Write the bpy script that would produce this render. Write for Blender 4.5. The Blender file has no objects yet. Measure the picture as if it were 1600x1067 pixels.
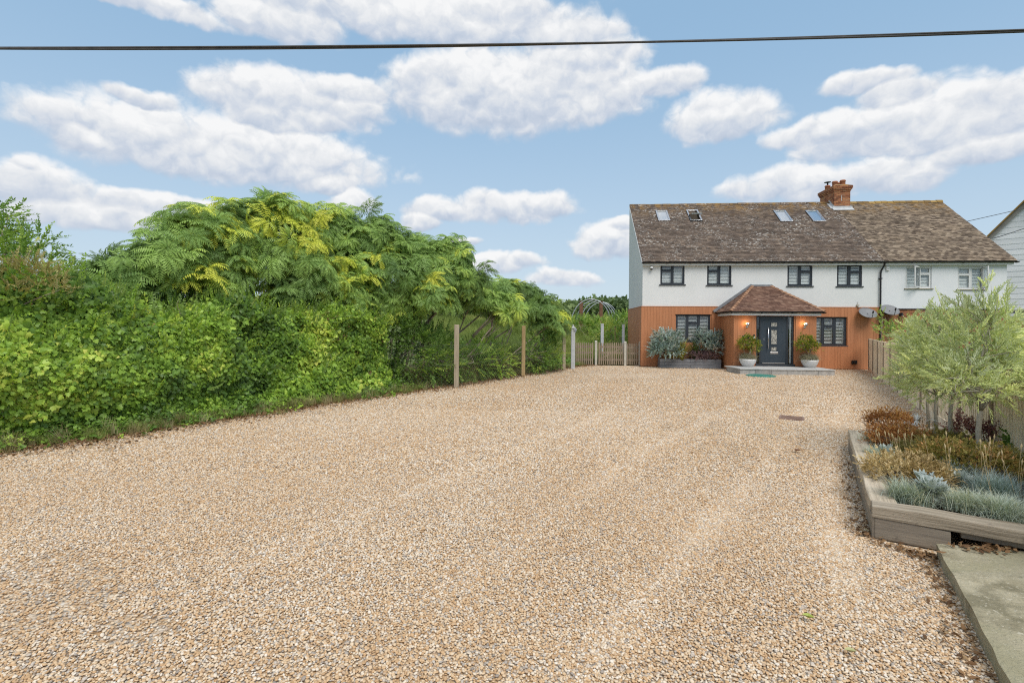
import bpy, math, random
import numpy as np
from mathutils import Vector, Matrix
random.seed(7); RNG = np.random.default_rng(7)
sc = bpy.context.scene
COL = sc.collection

# ------------------------------------------------------------------ camera
CAM_H, FPX, ROLL = 1.9, 800.0, 0.008      # metres, focal length in 1600-px units, roll
cam = bpy.data.cameras.new('camera'); cam_o = bpy.data.objects.new('camera', cam); COL.objects.link(cam_o)
cam.sensor_width = 36.0; cam.lens = 36.0*FPX/1600.0
cam.shift_y = -24.5/1600.0
cam.clip_start = 0.05; cam.clip_end = 3000
cam_o.matrix_world = Matrix.Translation((0, 0, CAM_H)) @ Matrix.Rotation(math.pi/2, 4, 'X') @ Matrix.Rotation(ROLL, 4, 'Z')
sc.camera = cam_o

# ------------------------------------------------------------------ light and exposure
SUN_EL, SUN_AZ = math.radians(54), math.radians(160)   # azimuth clockwise from +Y: behind the camera, a little to the right
sun = bpy.data.lights.new('sun', 'SUN'); sun.energy = 1.5; sun.angle = math.radians(34); sun.color = (1.0, 0.94, 0.86)
sun_o = bpy.data.objects.new('sun', sun); COL.objects.link(sun_o)
sdir = Vector((math.sin(SUN_AZ)*math.cos(SUN_EL), math.cos(SUN_AZ)*math.cos(SUN_EL), math.sin(SUN_EL)))
sun_o.rotation_euler = sdir.to_track_quat('Z', 'Y').to_euler(); sun_o.location = sdir*60
sc.view_settings.view_transform = 'Standard'; sc.view_settings.look = 'None'
sc.view_settings.gamma = 1.0; sc.view_settings.use_curve_mapping = False
sc.view_settings.exposure = 0.96
SKY_STRENGTH = 0.15
sc.render.engine = 'CYCLES'
sc.cycles.use_denoising = False
try: sc.cycles.denoiser = 'OPENIMAGEDENOISE'
except Exception: pass
sc.cycles.use_adaptive_sampling = True; sc.cycles.adaptive_threshold = 0.01
sc.cycles.filter_width = 1.15
sc.cycles.max_bounces = 6; sc.cycles.diffuse_bounces = 3; sc.cycles.glossy_bounces = 2
sc.cycles.transmission_bounces = 3; sc.cycles.transparent_max_bounces = 8
sc.cycles.caustics_reflective = False; sc.cycles.caustics_refractive = False
sc.cycles.sample_clamp_indirect = 6

def R_(x): return math.radians(x)

# measured image positions -> places in the world (only used to survey where things stand)
def ray(px, py):
    dx, dy = px-800.0, py-509.0
    return np.array([(dx+ROLL*dy)/FPX, 1.0, -(dy-ROLL*dx)/FPX])
def G(px, py, h=0.0):
    d = ray(px, py); t = (h-CAM_H)/d[2]
    return np.array([d[0]*t, t, h])
def Pz(px, py, z):
    d = ray(px, py); return np.array([d[0]*z, z, CAM_H+d[2]*z])
def AZEL(px, py):
    d = ray(px, py); n = d/np.linalg.norm(d)
    return math.degrees(math.atan2(n[0], n[1])), math.degrees(math.asin(n[2]))

# ------------------------------------------------------------------ world: sky with cumulus clouds
world = bpy.data.worlds.new('World'); sc.world = world; world.use_nodes = True
def build_world():
    nt = world.node_tree; N = nt.nodes; L = nt.links
    for n in list(N): N.remove(n)
    out = N.new('ShaderNodeOutputWorld'); bg = N.new('ShaderNodeBackground'); bg.inputs['Strength'].default_value = SKY_STRENGTH
    L.new(bg.outputs[0], out.inputs[0])
    sky = N.new('ShaderNodeTexSky'); sky.sky_type = 'NISHITA'; sky.sun_disc = False
    sky.sun_elevation = SUN_EL; sky.sun_rotation = SUN_AZ
    sky.air_density = 1.0; sky.dust_density = 0.6; sky.ozone_density = 2.0; sky.altitude = 0
    tc = N.new('ShaderNodeTexCoord'); sep = N.new('ShaderNodeSeparateXYZ'); L.new(tc.outputs['Generated'], sep.inputs[0])
    def m(op, a, b=None, c=None, clamp=False):
        n = N.new('ShaderNodeMath'); n.operation = op; n.use_clamp = clamp
        for i, v in enumerate((a, b, c)):
            if v is None: continue
            if isinstance(v, (int, float)): n.inputs[i].default_value = v
            else: L.new(v, n.inputs[i])
        return n.outputs[0]
    def noise(vec, scale, detail, rough=0.55, out='Fac'):
        n = N.new('ShaderNodeTexNoise'); n.inputs['Scale'].default_value = scale; n.inputs['Detail'].default_value = detail
        n.inputs['Roughness'].default_value = rough; L.new(vec, n.inputs['Vector']); return n.outputs[out]
    def vmath(op, a, b):
        n = N.new('ShaderNodeVectorMath'); n.operation = op
        for i, v in enumerate((a, b)):
            if isinstance(v, tuple): n.inputs[i].default_value = v
            else: L.new(v, n.inputs[i])
        return n.outputs[0]
    D = tc.outputs['Generated']
    az = m('MULTIPLY', m('ARCTAN2', sep.outputs[0], sep.outputs[1]), 57.2958)
    el = m('MULTIPLY', m('ARCSINE', sep.outputs[2]), 57.2958)
    Ds = vmath('MULTIPLY', D, (1.0, 1.0, 1.12))
    w = N.new('ShaderNodeSeparateXYZ'); L.new(noise(Ds, 11.0, 4, 0.55, 'Color'), w.inputs[0])
    azw = m('MULTIPLY_ADD', m('SUBTRACT', w.outputs[0], 0.5), 4.0, az)
    elw = m('MULTIPLY_ADD', m('SUBTRACT', w.outputs[1], 0.5), 2.6, el)
    # cumulus heaps: centre x, base y, half width, height (image survey, turned into azimuth / elevation)
    heaps = [(225,165,48,28),(190,225,120,50),(350,280,215,95),(235,245,90,62),(130,235,60,40),(470,200,125,78),(535,160,60,40),(420,205,60,50),
             (520,300,40,28),(545,335,38,36),(60,320,75,62),(150,360,130,52),(35,270,32,20),(250,340,120,34),
             (770,205,150,125),(700,150,62,60),(860,175,120,105),(880,80,80,52),(930,190,85,66),(1040,158,52,48),(1130,215,75,62),
             (640,62,250,78),(440,60,95,62),(780,40,90,50),(200,10,140,34),(900,110,90,50),
             (1310,225,110,42),(1380,240,130,70),(1500,235,140,98),(1560,180,90,58),(1350,150,75,38),(1540,262,115,52),(1400,175,60,50),
             (800,345,95,42),(690,345,50,34),(655,360,26,26),(1290,310,155,54),(1400,300,90,40),
             (955,400,55,50),(790,425,48,26),(880,448,50,24),(990,360,40,20),(720,385,28,14)]
    d = None; s = None
    for (cx, by, hw, hh) in heaps:
        a0, e0 = AZEL(cx, by-hh*0.38); a1, _ = AZEL(cx+hw, by-hh*0.38); _, e1 = AZEL(cx, by-hh)
        ra, re = abs(a1-a0)*1.2, abs(e1-e0)*1.2
        x = m('MULTIPLY_ADD', azw, 1/ra, -a0/ra); y = m('MULTIPLY_ADD', elw, 1/re, -e0/re)
        yy = m('MAXIMUM', y, m('MULTIPLY', y, -1.55))
        di = m('SUBTRACT', 1.0, m('MULTIPLY_ADD', x, x, m('MULTIPLY', yy, yy)))
        if d is None: d, s = di, y
        else:
            g = m('MULTIPLY_ADD', m('SUBTRACT', di, d), 1.6, 0.5, True)
            mx = N.new('ShaderNodeMix'); L.new(g, mx.inputs[0]); L.new(s, mx.inputs[2]); L.new(y, mx.inputs[3]); s = mx.outputs[0]
            d = m('SMOOTH_MAX', di, d, 0.25)
    # the same kind of clouds go on all round the sky
    inview = m('MULTIPLY', m('SMOOTH_MIN', m('MULTIPLY_ADD', az, -0.10, 5.6), m('MULTIPLY_ADD', az, 0.10, 5.6), 0.1), 1.0, None, True)
    inv2 = m('MULTIPLY_ADD', el, -0.12, 5.0, True)
    inview = m('MULTIPLY', inview, inv2)
    big = noise(vmath('MULTIPLY', D, (1.0, 1.0, 2.2)), 2.3, 3, 0.5)
    dout = m('MULTIPLY_ADD', big, 7.0, -3.6)
    dout = m('MULTIPLY', dout, m('SUBTRACT', 1.0, inview))
    d = m('MAXIMUM', d, m('MULTIPLY_ADD', inview, -3.0, dout))
    warp = vmath('MULTIPLY', vmath('SUBTRACT', noise(Ds, 26.0, 3, 0.5, 'Color'), (0.5, 0.5, 0.5)), (0.045, 0.045, 0.045))
    def billow(off):
        """rounded cauliflower relief of a cumulus: cells of three sizes plus a little fine noise"""
        v = vmath('ADD', vmath('ADD', Ds, warp), off); tot = None
        for sc_, am in ((15.0, 0.85), (36.0, 0.45)):
            vo = N.new('ShaderNodeTexVoronoi'); vo.feature = 'F1'; vo.inputs['Scale'].default_value = sc_
            L.new(v, vo.inputs['Vector']); q = m('MULTIPLY', m('SUBTRACT', 0.50, vo.outputs['Distance']), am); tot = q if tot is None else m('ADD', tot, q)
        return m('ADD', tot, m('MULTIPLY', m('SUBTRACT', noise(v, 60.0, 5, 0.62), 0.5), 0.55))
    b1 = billow((0.0, 0.0, 0.0)); b2 = billow((-0.004, 0.0, 0.016))
    dens = m('ADD', d, m('MULTIPLY', b1, 0.85))
    al = N.new('ShaderNodeMapRange'); al.interpolation_type = 'SMOOTHSTEP'
    # crisp tops, soft bases
    soft = m('MULTIPLY_ADD', m('MULTIPLY', s, -1.0), 0.30, 0.42, True); soft = m('MAXIMUM', soft, 0.40)
    al.inputs['From Min'].default_value = -0.36; L.new(soft, al.inputs['From Max']); L.new(dens, al.inputs['Value'])
    lit = m('MULTIPLY_ADD', m('SUBTRACT', b1, b2), 0.70, m('MULTIPLY_ADD', s, 0.62, 0.56))
    lit = m('ADD', lit, m('MULTIPLY', b1, 0.10))
    lr = N.new('ShaderNodeValToRGB'); L.new(lit, lr.inputs[0])
    cr = lr.color_ramp; cr.elements[0].position = 0.0; cr.elements[0].color = (0.47, 0.55, 0.68, 1)
    cr.elements[1].position = 1.0; cr.elements[1].color = (0.95, 0.95, 0.95, 1)
    e = cr.elements.new(0.35); e.color = (0.60, 0.66, 0.76, 1)
    e = cr.elements.new(0.7); e.color = (0.80, 0.82, 0.85, 1)
    cc = N.new('ShaderNodeMix'); cc.data_type = 'RGBA'; cc.blend_type = 'MULTIPLY'; cc.inputs[0].default_value = 1.0
    L.new(lr.outputs[0], cc.inputs[6]); k = 1.0/SKY_STRENGTH/2**sc.view_settings.exposure; cc.inputs[7].default_value = (k, k, k, 1)
    # clear sky: Nishita, a little paler
    sk = N.new('ShaderNodeMix'); sk.data_type = 'RGBA'; sk.inputs[0].default_value = 0.88
    L.new(sky.outputs[0], sk.inputs[6]); sk.inputs[7].default_value = (0.295*k, 0.475*k, 0.665*k, 1)
    # whitening towards the horizon
    hz = m('POWER', m('SUBTRACT', 1.0, m('MULTIPLY', m('ABSOLUTE', el), 1/32.0), None, True), 1.7)
    sk2 = N.new('ShaderNodeMix'); sk2.data_type = 'RGBA'; L.new(m('MULTIPLY', hz, 0.88), sk2.inputs[0])
    L.new(sk.outputs[2], sk2.inputs[6]); sk2.inputs[7].default_value = (0.66*k, 0.76*k, 0.83*k, 1)
    fin = N.new('ShaderNodeMix'); fin.data_type = 'RGBA'
    L.new(m('MULTIPLY', al.outputs[0], 0.96), fin.inputs[0]); L.new(sk2.outputs[2], fin.inputs[6]); L.new(cc.outputs[2], fin.inputs[7])
    L.new(fin.outputs[2], bg.inputs['Color'])
build_world()
world.cycles.sampling_method = 'MANUAL'; world.cycles.sample_map_resolution = 512

# ------------------------------------------------------------------ materials
def new_mat(name):
    m = bpy.data.materials.new(name); m.use_nodes = True
    nt = m.node_tree; b = nt.nodes['Principled BSDF']; return m, nt, b
def ramp(nt, fac, stops, interp='LINEAR'):
    r = nt.nodes.new('ShaderNodeValToRGB'); r.color_ramp.interpolation = interp
    el = r.color_ramp.elements
    el[0].position = stops[0][0]; el[0].color = (*stops[0][1], 1)
    el[1].position = stops[-1][0]; el[1].color = (*stops[-1][1], 1)
    for p, c in stops[1:-1]:
        e = el.new(p); e.color = (*c, 1)
    nt.links.new(fac, r.inputs[0]); return r.outputs[0]
def tex_noise(nt, scale, detail=5, rough=0.6, stretch=(1, 1, 1), out='Fac', coord='Object', rotz=0.0):
    tc = nt.nodes.new('ShaderNodeTexCoord'); mp = nt.nodes.new('ShaderNodeMapping'); mp.inputs['Scale'].default_value = stretch
    n = nt.nodes.new('ShaderNodeTexNoise'); n.inputs['Scale'].default_value = scale; n.inputs['Detail'].default_value = detail; n.inputs['Roughness'].default_value = rough
    src = tc.outputs[coord]
    if rotz:
        vr = nt.nodes.new('ShaderNodeVectorRotate'); vr.rotation_type = 'Z_AXIS'; vr.inputs['Angle'].default_value = -rotz; nt.links.new(src, vr.inputs[0]); src = vr.outputs[0]
    nt.links.new(src, mp.inputs[0]); nt.links.new(mp.outputs[0], n.inputs['Vector']); return n.outputs[out]
def mathn(nt, op, a, b=None, clamp=False):
    n = nt.nodes.new('ShaderNodeMath'); n.operation = op; n.use_clamp = clamp
    for i, v in enumerate((a, b)):
        if v is None: continue
        if isinstance(v, (int, float)): n.inputs[i].default_value = v
        else: nt.links.new(v, n.inputs[i])
    return n.outputs[0]
def mixc(nt, fac, a, b, blend='MIX'):
    n = nt.nodes.new('ShaderNodeMix'); n.data_type = 'RGBA'; n.blend_type = blend
    for i, v in ((0, fac), (6, a), (7, b)):
        if isinstance(v, (int, float)): n.inputs[i].default_value = v
        elif isinstance(v, tuple): n.inputs[i].default_value = (*v, 1)
        else: nt.links.new(v, n.inputs[i])
    return n.outputs[2]
def attr(nt, name, typ='GEOMETRY'):
    a = nt.nodes.new('ShaderNodeAttribute'); a.attribute_type = typ; a.attribute_name = name; return a
def bumpn(nt, b, h, strength, dist=0.02):
    n = nt.nodes.new('ShaderNodeBump'); n.inputs['Strength'].default_value = strength; n.inputs['Distance'].default_value = dist
    nt.links.new(h, n.inputs['Height']); nt.links.new(n.outputs[0], b.inputs['Normal'])
def surf(name, stops, scale=4, stretch=(1, 1, 1), rotz=0.0, rough=0.75, detail=6, tint=0.0, bump=0.2, bscale=None, dist=0.01, metallic=0.0, spots=None, spec=0.35):
    """colour from a noise ramp, per-piece brightness from the 'tint' attribute, fine relief, optional spots of wear"""
    m, nt, b = new_mat(name)
    c = ramp(nt, tex_noise(nt, scale, detail, 0.62, stretch, rotz=rotz), stops)
    if tint:
        f = mathn(nt, 'MULTIPLY_ADD', attr(nt, 'tint').outputs['Fac'], 2*tint); nt.nodes[-1].inputs[2].default_value = 1-tint
        cx = nt.nodes.new('ShaderNodeVectorMath'); cx.operation = 'SCALE'
        nt.links.new(c, cx.inputs[0]); nt.links.new(f, cx.inputs['Scale']); c = cx.outputs[0]
    for sp in (spots or []):
        sscale, lo, hi, col, amt = sp[:5]; st = sp[5] if len(sp) > 5 else (1, 1, 1)
        n = tex_noise(nt, sscale, 4, 0.6, st)
        mr = nt.nodes.new('ShaderNodeMapRange'); mr.interpolation_type = 'SMOOTHSTEP'
        mr.inputs['From Min'].default_value = lo; mr.inputs['From Max'].default_value = hi; mr.inputs['To Max'].default_value = amt
        nt.links.new(n, mr.inputs['Value']); c = mixc(nt, mr.outputs[0], c, col)
    nt.links.new(c, b.inputs['Base Color'])
    b.inputs['Roughness'].default_value = rough; b.inputs['Metallic'].default_value = metallic
    b.inputs['Specular IOR Level'].default_value = spec
    if bump: bumpn(nt, b, tex_noise(nt, bscale or scale*6, 5, 0.65, stretch, rotz=rotz), bump, dist)
    return m
def leafmat(name, stops, trans=0.35, rough=0.5, under=None, spec=0.35, vary=0.12):
    """thin leaf: colour by the per-sprig 'tint', slightly varied by place on the sprig; light passes through"""
    m, nt, b = new_mat(name)
    t = attr(nt, 'tint', 'INSTANCER').outputs['Fac']
    lf = attr(nt, 'leaf', 'GEOMETRY').outputs['Fac']
    t2 = mathn(nt, 'ADD', t, mathn(nt, 'MULTIPLY', mathn(nt, 'SUBTRACT', lf, 0.5), vary*2), True)
    c = ramp(nt, t2, stops)
    if under:
        g = nt.nodes.new('ShaderNodeNewGeometry'); c = mixc(nt, mathn(nt, 'MULTIPLY', g.outputs['Backfacing'], 0.8), c, under)
    nt.links.new(c, b.inputs['Base Color']); b.inputs['Roughness'].default_value = rough; b.inputs['Specular IOR Level'].default_value = spec
    tr = nt.nodes.new('ShaderNodeBsdfTranslucent')
    br = nt.nodes.new('ShaderNodeVectorMath'); br.operation = 'MULTIPLY'; br.inputs[1].default_value = (1.15, 1.2, 0.6)
    nt.links.new(c, br.inputs[0]); nt.links.new(br.outputs[0], tr.inputs['Color'])
    ms = nt.nodes.new('ShaderNodeMixShader'); ms.inputs[0].default_value = trans
    nt.links.new(b.outputs[0], ms.inputs[1]); nt.links.new(tr.outputs[0], ms.inputs[2])
    nt.links.new(ms.outputs[0], nt.nodes['Material Output'].inputs[0]); return m
def glassmat(name, tintc=(0.75, 0.8, 0.82), refl=0.10):
    m, nt, b = new_mat(name)
    g = nt.nodes.new('ShaderNodeBsdfGlossy'); g.inputs['Roughness'].default_value = 0.02; g.inputs['Color'].default_value = (0.95, 0.97, 1, 1)
    t = nt.nodes.new('ShaderNodeBsdfTransparent'); t.inputs['Color'].default_value = (*tintc, 1)
    fr = nt.nodes.new('ShaderNodeLayerWeight'); fr.inputs['Blend'].default_value = 0.5
    f = mathn(nt, 'ADD', mathn(nt, 'MULTIPLY', mathn(nt, 'POWER', fr.outputs['Facing'], 4.0), 0.75), refl+0.05, True)
    ms = nt.nodes.new('ShaderNodeMixShader'); nt.links.new(f, ms.inputs[0]); nt.links.new(t.outputs[0], ms.inputs[1]); nt.links.new(g.outputs[0], ms.inputs[2])
    nt.links.new(ms.outputs[0], nt.nodes['Material Output'].inputs[0]); return m

# ------------------------------------------------------------------ mesh building
class MB:
    def __init__(self): self.v = []; self.f = []; self.t = []
    def add(self, vs, fs, tint=None):
        o = len(self.v); self.v += [tuple(map(float, p)) for p in vs]
        tt = random.random() if tint is None else tint
        for f in fs: self.f.append(tuple(i+o for i in f)); self.t.append(tt)
        return self
    def box(self, x0, x1, y0, y1, z0, z1, tint=None):
        v = [(x0,y0,z0),(x1,y0,z0),(x1,y1,z0),(x0,y1,z0),(x0,y0,z1),(x1,y0,z1),(x1,y1,z1),(x0,y1,z1)]
        return self.add(v, [(0,3,2,1),(4,5,6,7),(0,1,5,4),(1,2,6,5),(2,3,7,6),(3,0,4,7)], tint)
    def obox(self, c, ax, ay, az, tint=None):
        """box by centre and three half-axis vectors"""
        c, ax, ay, az = (np.array(q, float) for q in (c, ax, ay, az))
        v = [c-ax-ay-az, c+ax-ay-az, c+ax+ay-az, c-ax+ay-az, c-ax-ay+az, c+ax-ay+az, c+ax+ay+az, c-ax+ay+az]
        return self.add(v, [(0,3,2,1),(4,5,6,7),(0,1,5,4),(1,2,6,5),(2,3,7,6),(3,0,4,7)], tint)
    def tube(self, pts, rad, n=6, tint=None, caps=True):
        pts = [np.array(p, float) for p in pts]; k = len(pts)
        rad = [rad]*k if np.isscalar(rad) else rad
        vs = []; prev = None
        for i, p in enumerate(pts):
            d = pts[min(i+1, k-1)]-pts[max(i-1, 0)]; d = d/(np.linalg.norm(d)+1e-9)
            if prev is None:
                a = np.cross(d, (0, 0, 1)) if abs(d[2]) < 0.9 else np.cross(d, (1, 0, 0))
            else: a = prev-d*np.dot(prev, d)
            a = a/(np.linalg.norm(a)+1e-9); prev = a; b = np.cross(d, a)
            for j in range(n):
                th = 2*math.pi*j/n; vs.append(p+rad[i]*(math.cos(th)*a+math.sin(th)*b))
        fs = [(i*n+j, i*n+(j+1) % n, (i+1)*n+(j+1) % n, (i+1)*n+j) for i in range(k-1) for j in range(n)]
        if caps: fs += [tuple(range(n))[::-1], tuple(range((k-1)*n, k*n))]
        return self.add(vs, fs, tint)
    def lathe(self, prof, c=(0, 0, 0), n=24, tint=None):
        vs = []; 
        for r, z in prof:
            for j in range(n):
                th = 2*math.pi*j/n; vs.append((c[0]+r*math.cos(th), c[1]+r*math.sin(th), c[2]+z))
        k = len(prof)
        fs = [(i*n+j, i*n+(j+1) % n, (i+1)*n+(j+1) % n, (i+1)*n+j) for i in range(k-1) for j in range(n)]
        return self.add(vs, fs, tint)
    def quad(self, a, b, c, d, tint=None): return self.add([a, b, c, d], [(0, 1, 2, 3)], tint)
    def poly(self, pts, tint=None): return self.add(pts, [tuple(range(len(pts)))], tint)
    def prism(self, poly2, ax, ay, o, az, tint=None):
        """extrude polygon (2-D in ax, ay from o) along az"""
        o, ax, ay, az = (np.array(q, float) for q in (o, ax, ay, az)); n = len(poly2)
        b = [o+ax*p[0]+ay*p[1] for p in poly2]; t = [p+az for p in b]
        return self.add(b+t, [tuple(range(n))[::-1], tuple(range(n, 2*n))]+[(i, (i+1) % n, n+(i+1) % n, n+i) for i in range(n)], tint)
    def mesh(self, name, origin=(0, 0, 0)):
        me = bpy.data.meshes.new(name)
        v = np.array(self.v, float).reshape(-1, 3)-np.array(origin)
        me.from_pydata(v.tolist(), [], self.f)
        a = me.attributes.new('tint', 'FLOAT', 'FACE'); a.data.foreach_set('value', np.array(self.t, np.float32))
        me.update(); return me

def root_of(o):
    while o.parent: o = o.parent
    return o
def link(o, parent=None):
    COL.objects.link(o)
    if parent is not None: o.parent = parent
    return o
def build(name, mb, mat, parent=None, smooth=False, bevel=0.0, world_space=True, kind=None, recalc=True):
    """one mesh object; vertices are in the root thing's frame (world frame minus the root's place when world_space)"""
    org = (0, 0, 0)
    if parent is not None and world_space: org = tuple(root_of(parent).location)
    me = mb.mesh(name, org); me.materials.append(mat)
    if recalc:
        import bmesh
        bm = bmesh.new(); bm.from_mesh(me); bmesh.ops.recalc_face_normals(bm, faces=bm.faces); bm.to_mesh(me); bm.free()
    if smooth: me.polygons.foreach_set('use_smooth', [True]*len(me.polygons))
    o = link(bpy.data.objects.new(name, me), parent)
    if bevel:
        b = o.modifiers.new('bevel', 'BEVEL'); b.width = bevel; b.segments = 2; b.limit_method = 'ANGLE'
    if kind: o['kind'] = kind
    return o
def tag(o, label=None, cat=None, group=None, kind=None):
    if label: o['label'] = label
    if cat: o['category'] = cat
    if group: o['group'] = group
    if kind: o['kind'] = kind
    return o
def thing(name, label, cat, loc=(0, 0, 0), rz=0.0, group=None):
    o = bpy.data.objects.new(name, None); o.empty_display_size = 0.2; link(o)
    o.location = [float(q) for q in loc]; o.rotation_euler = (0, 0, rz); return tag(o, label, cat, group)
def copy_tree(o, parent=None):
    c = o.copy(); COL.objects.link(c); c.parent = parent
    for ch in list(o.children): copy_tree(ch, c)
    return c

# smooth value noise for clumping
_T = RNG.random((32, 32, 32))
def vnoise(p, s=1.0):
    q = np.asarray(p, float)*s; i = np.floor(q).astype(int); f = q-i; f = f*f*(3-2*f); i %= 32; j = (i+1) % 32
    def g(a, b, c): return _T[a, b, c]
    x0, y0, z0 = i[..., 0], i[..., 1], i[..., 2]; x1, y1, z1 = j[..., 0], j[..., 1], j[..., 2]
    fx, fy, fz = f[..., 0], f[..., 1], f[..., 2]
    c00 = g(x0,y0,z0)*(1-fx)+g(x1,y0,z0)*fx; c10 = g(x0,y1,z0)*(1-fx)+g(x1,y1,z0)*fx
    c01 = g(x0,y0,z1)*(1-fx)+g(x1,y0,z1)*fx; c11 = g(x0,y1,z1)*(1-fx)+g(x1,y1,z1)*fx
    return (c00*(1-fy)+c10*fy)*(1-fz)+(c01*(1-fy)+c11*fy)*fz

def euler_from(Z, Yhint, spin=None):
    """euler angles whose local Z is Z and local Y lies near Yhint"""
    Z = np.asarray(Z, float); Z = Z/(np.linalg.norm(Z, axis=1, keepdims=True)+1e-9)
    Y = np.asarray(Yhint, float)+RNG.normal(0, 1e-3, Z.shape); Y = Y-Z*np.sum(Y*Z, 1, keepdims=True); Y = Y/(np.linalg.norm(Y, axis=1, keepdims=True)+1e-9)
    X = np.cross(Y, Z)
    ey = np.arcsin(np.clip(-X[:, 2], -1, 1)); ex = np.arctan2(Y[:, 2], Z[:, 2]); ez = np.arctan2(X[:, 1], X[:, 0])
    return np.stack([ex, ey, ez], 1)

_NG = {}
def scatter_group(protos):
    key = tuple(p.name for p in protos)
    if key in _NG: return _NG[key]
    ng = bpy.data.node_groups.new('scatter', 'GeometryNodeTree'); ng.is_modifier = True
    ng.interface.new_socket('Geometry', in_out='INPUT', socket_type='NodeSocketGeometry')
    ng.interface.new_socket('Geometry', in_out='OUTPUT', socket_type='NodeSocketGeometry')
    N, L = ng.nodes, ng.links
    gi = N.new('NodeGroupInput'); go = N.new('NodeGroupOutput')
    jn = N.new('GeometryNodeJoinGeometry')
    for p in protos:
        oi = N.new('GeometryNodeObjectInfo'); oi.inputs['Object'].default_value = p; oi.inputs['As Instance'].default_value = False
        gti = N.new('GeometryNodeGeometryToInstance'); L.new(oi.outputs['Geometry'], gti.inputs[0]); L.new(gti.outputs[0], jn.inputs[0])
    def na(name, typ):
        n = N.new('GeometryNodeInputNamedAttribute'); n.data_type = typ; n.inputs['Name'].default_value = name; return n.outputs['Attribute']
    ip = N.new('GeometryNodeInstanceOnPoints'); ip.inputs['Pick Instance'].default_value = True
    L.new(gi.outputs[0], ip.inputs['Points']); L.new(jn.outputs[0], ip.inputs['Instance'])
    L.new(na('pid', 'INT'), ip.inputs['Instance Index'])
    e2r = N.new('FunctionNodeEulerToRotation'); L.new(na('rot', 'FLOAT_VECTOR'), e2r.inputs[0]); L.new(e2r.outputs[0], ip.inputs['Rotation'])
    L.new(na('scl', 'FLOAT_VECTOR'), ip.inputs['Scale']); L.new(ip.outputs[0], go.inputs[0])
    _NG[key] = ng; return ng
def scatter(name, P, Rot, S, tint, protos, parent=None, kind='stuff', pid=None):
    """many small pieces (leaves, pebbles) laid on points through geometry nodes: one uncountable mass"""
    P = np.asarray(P, float); n = len(P)
    org = np.array(root_of(parent).location) if parent is not None else np.zeros(3)
    me = bpy.data.meshes.new(name); me.vertices.add(n); me.vertices.foreach_set('co', (P-org).astype(np.float32).ravel())
    S = np.asarray(S, float)
    if S.ndim == 1: S = np.repeat(S[:, None], 3, 1)
    for nm, typ, arr, f in (('rot', 'FLOAT_VECTOR', Rot, 'vector'), ('scl', 'FLOAT_VECTOR', S, 'vector'), ('tint', 'FLOAT', tint, 'value')):
        a = me.attributes.new(nm, typ, 'POINT'); a.data.foreach_set(f, np.asarray(arr, np.float32).ravel())
    a = me.attributes.new('pid', 'INT', 'POINT')
    a.data.foreach_set('value', (RNG.integers(0, len(protos), n) if pid is None else np.asarray(pid)).astype(np.int32))
    me.update()
    o = link(bpy.data.objects.new(name, me), parent)
    md = o.modifiers.new('scatter', 'NODES'); md.node_group = scatter_group(protos)
    if kind: o['kind'] = kind
    return o
def proto(name, vs, fs, mat, leaf=None, smooth=True):
    me = bpy.data.meshes.new(name); me.from_pydata([tuple(map(float, v)) for v in vs], [], fs); me.materials.append(mat)
    a = me.attributes.new('leaf', 'FLOAT', 'FACE')
    a.data.foreach_set('value', np.array(leaf if leaf is not None else [0.5]*len(fs), np.float32))
    if smooth: me.polygons.foreach_set('use_smooth', [True]*len(me.polygons))
    me.update(); return bpy.data.objects.new(name, me)     # a source shape only, not placed in the scene
# ================================================================== SETTING: ground, gravel drive
def sstep(a, b, x): t = np.clip((x-a)/(b-a), 0, 1); return t*t*(3-2*t)
def gz(x, y):
    return 3.0*sstep(27, 85, y)*(1-0.0*x) + 0.25*(vnoise(np.stack([x*1.0, y*1.0, 0*x], -1), 0.12)-0.5)*sstep(27, 40, y)
HA, HB = G(0, 705)[:2], G(640, 610)[:2]             # foot of the hedge
HD = (HB-HA)/np.linalg.norm(HB-HA); HN = np.array([HD[1], -HD[0]])     # along, and outward to the drive
def hedge_pt(s, o=0.0): return HA+HD*s+HN*o            # s metres along from the left frame edge, o outward
def fence_x(y): return 2.60+0.585*y
FD = np.array([0.585, 1.0])/math.hypot(0.585, 1); FN = np.array([-FD[1], FD[0]])   # FN points to the drive
HOUSE_O = np.array([6.23, 24.5, 0.0]); PSI = math.atan(0.09)
HE = np.array([math.cos(PSI), -math.sin(PSI), 0]); HI = np.array([math.sin(PSI), math.cos(PSI), 0])
def HW(l, d, z): return HOUSE_O+HE*l+HI*d+np.array([0, 0, z])
def hl(px, py, d=0.0):
    """where the sight line meets the plane d metres behind the house front: (along, height)"""
    r = ray(px, py); c = np.array([0, 0, CAM_H]); t = (d-np.dot(c-HOUSE_O, HI))/np.dot(r, HI); p = c+r*t
    return float(np.dot(p-HOUSE_O, HE)), float(p[2])

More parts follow.
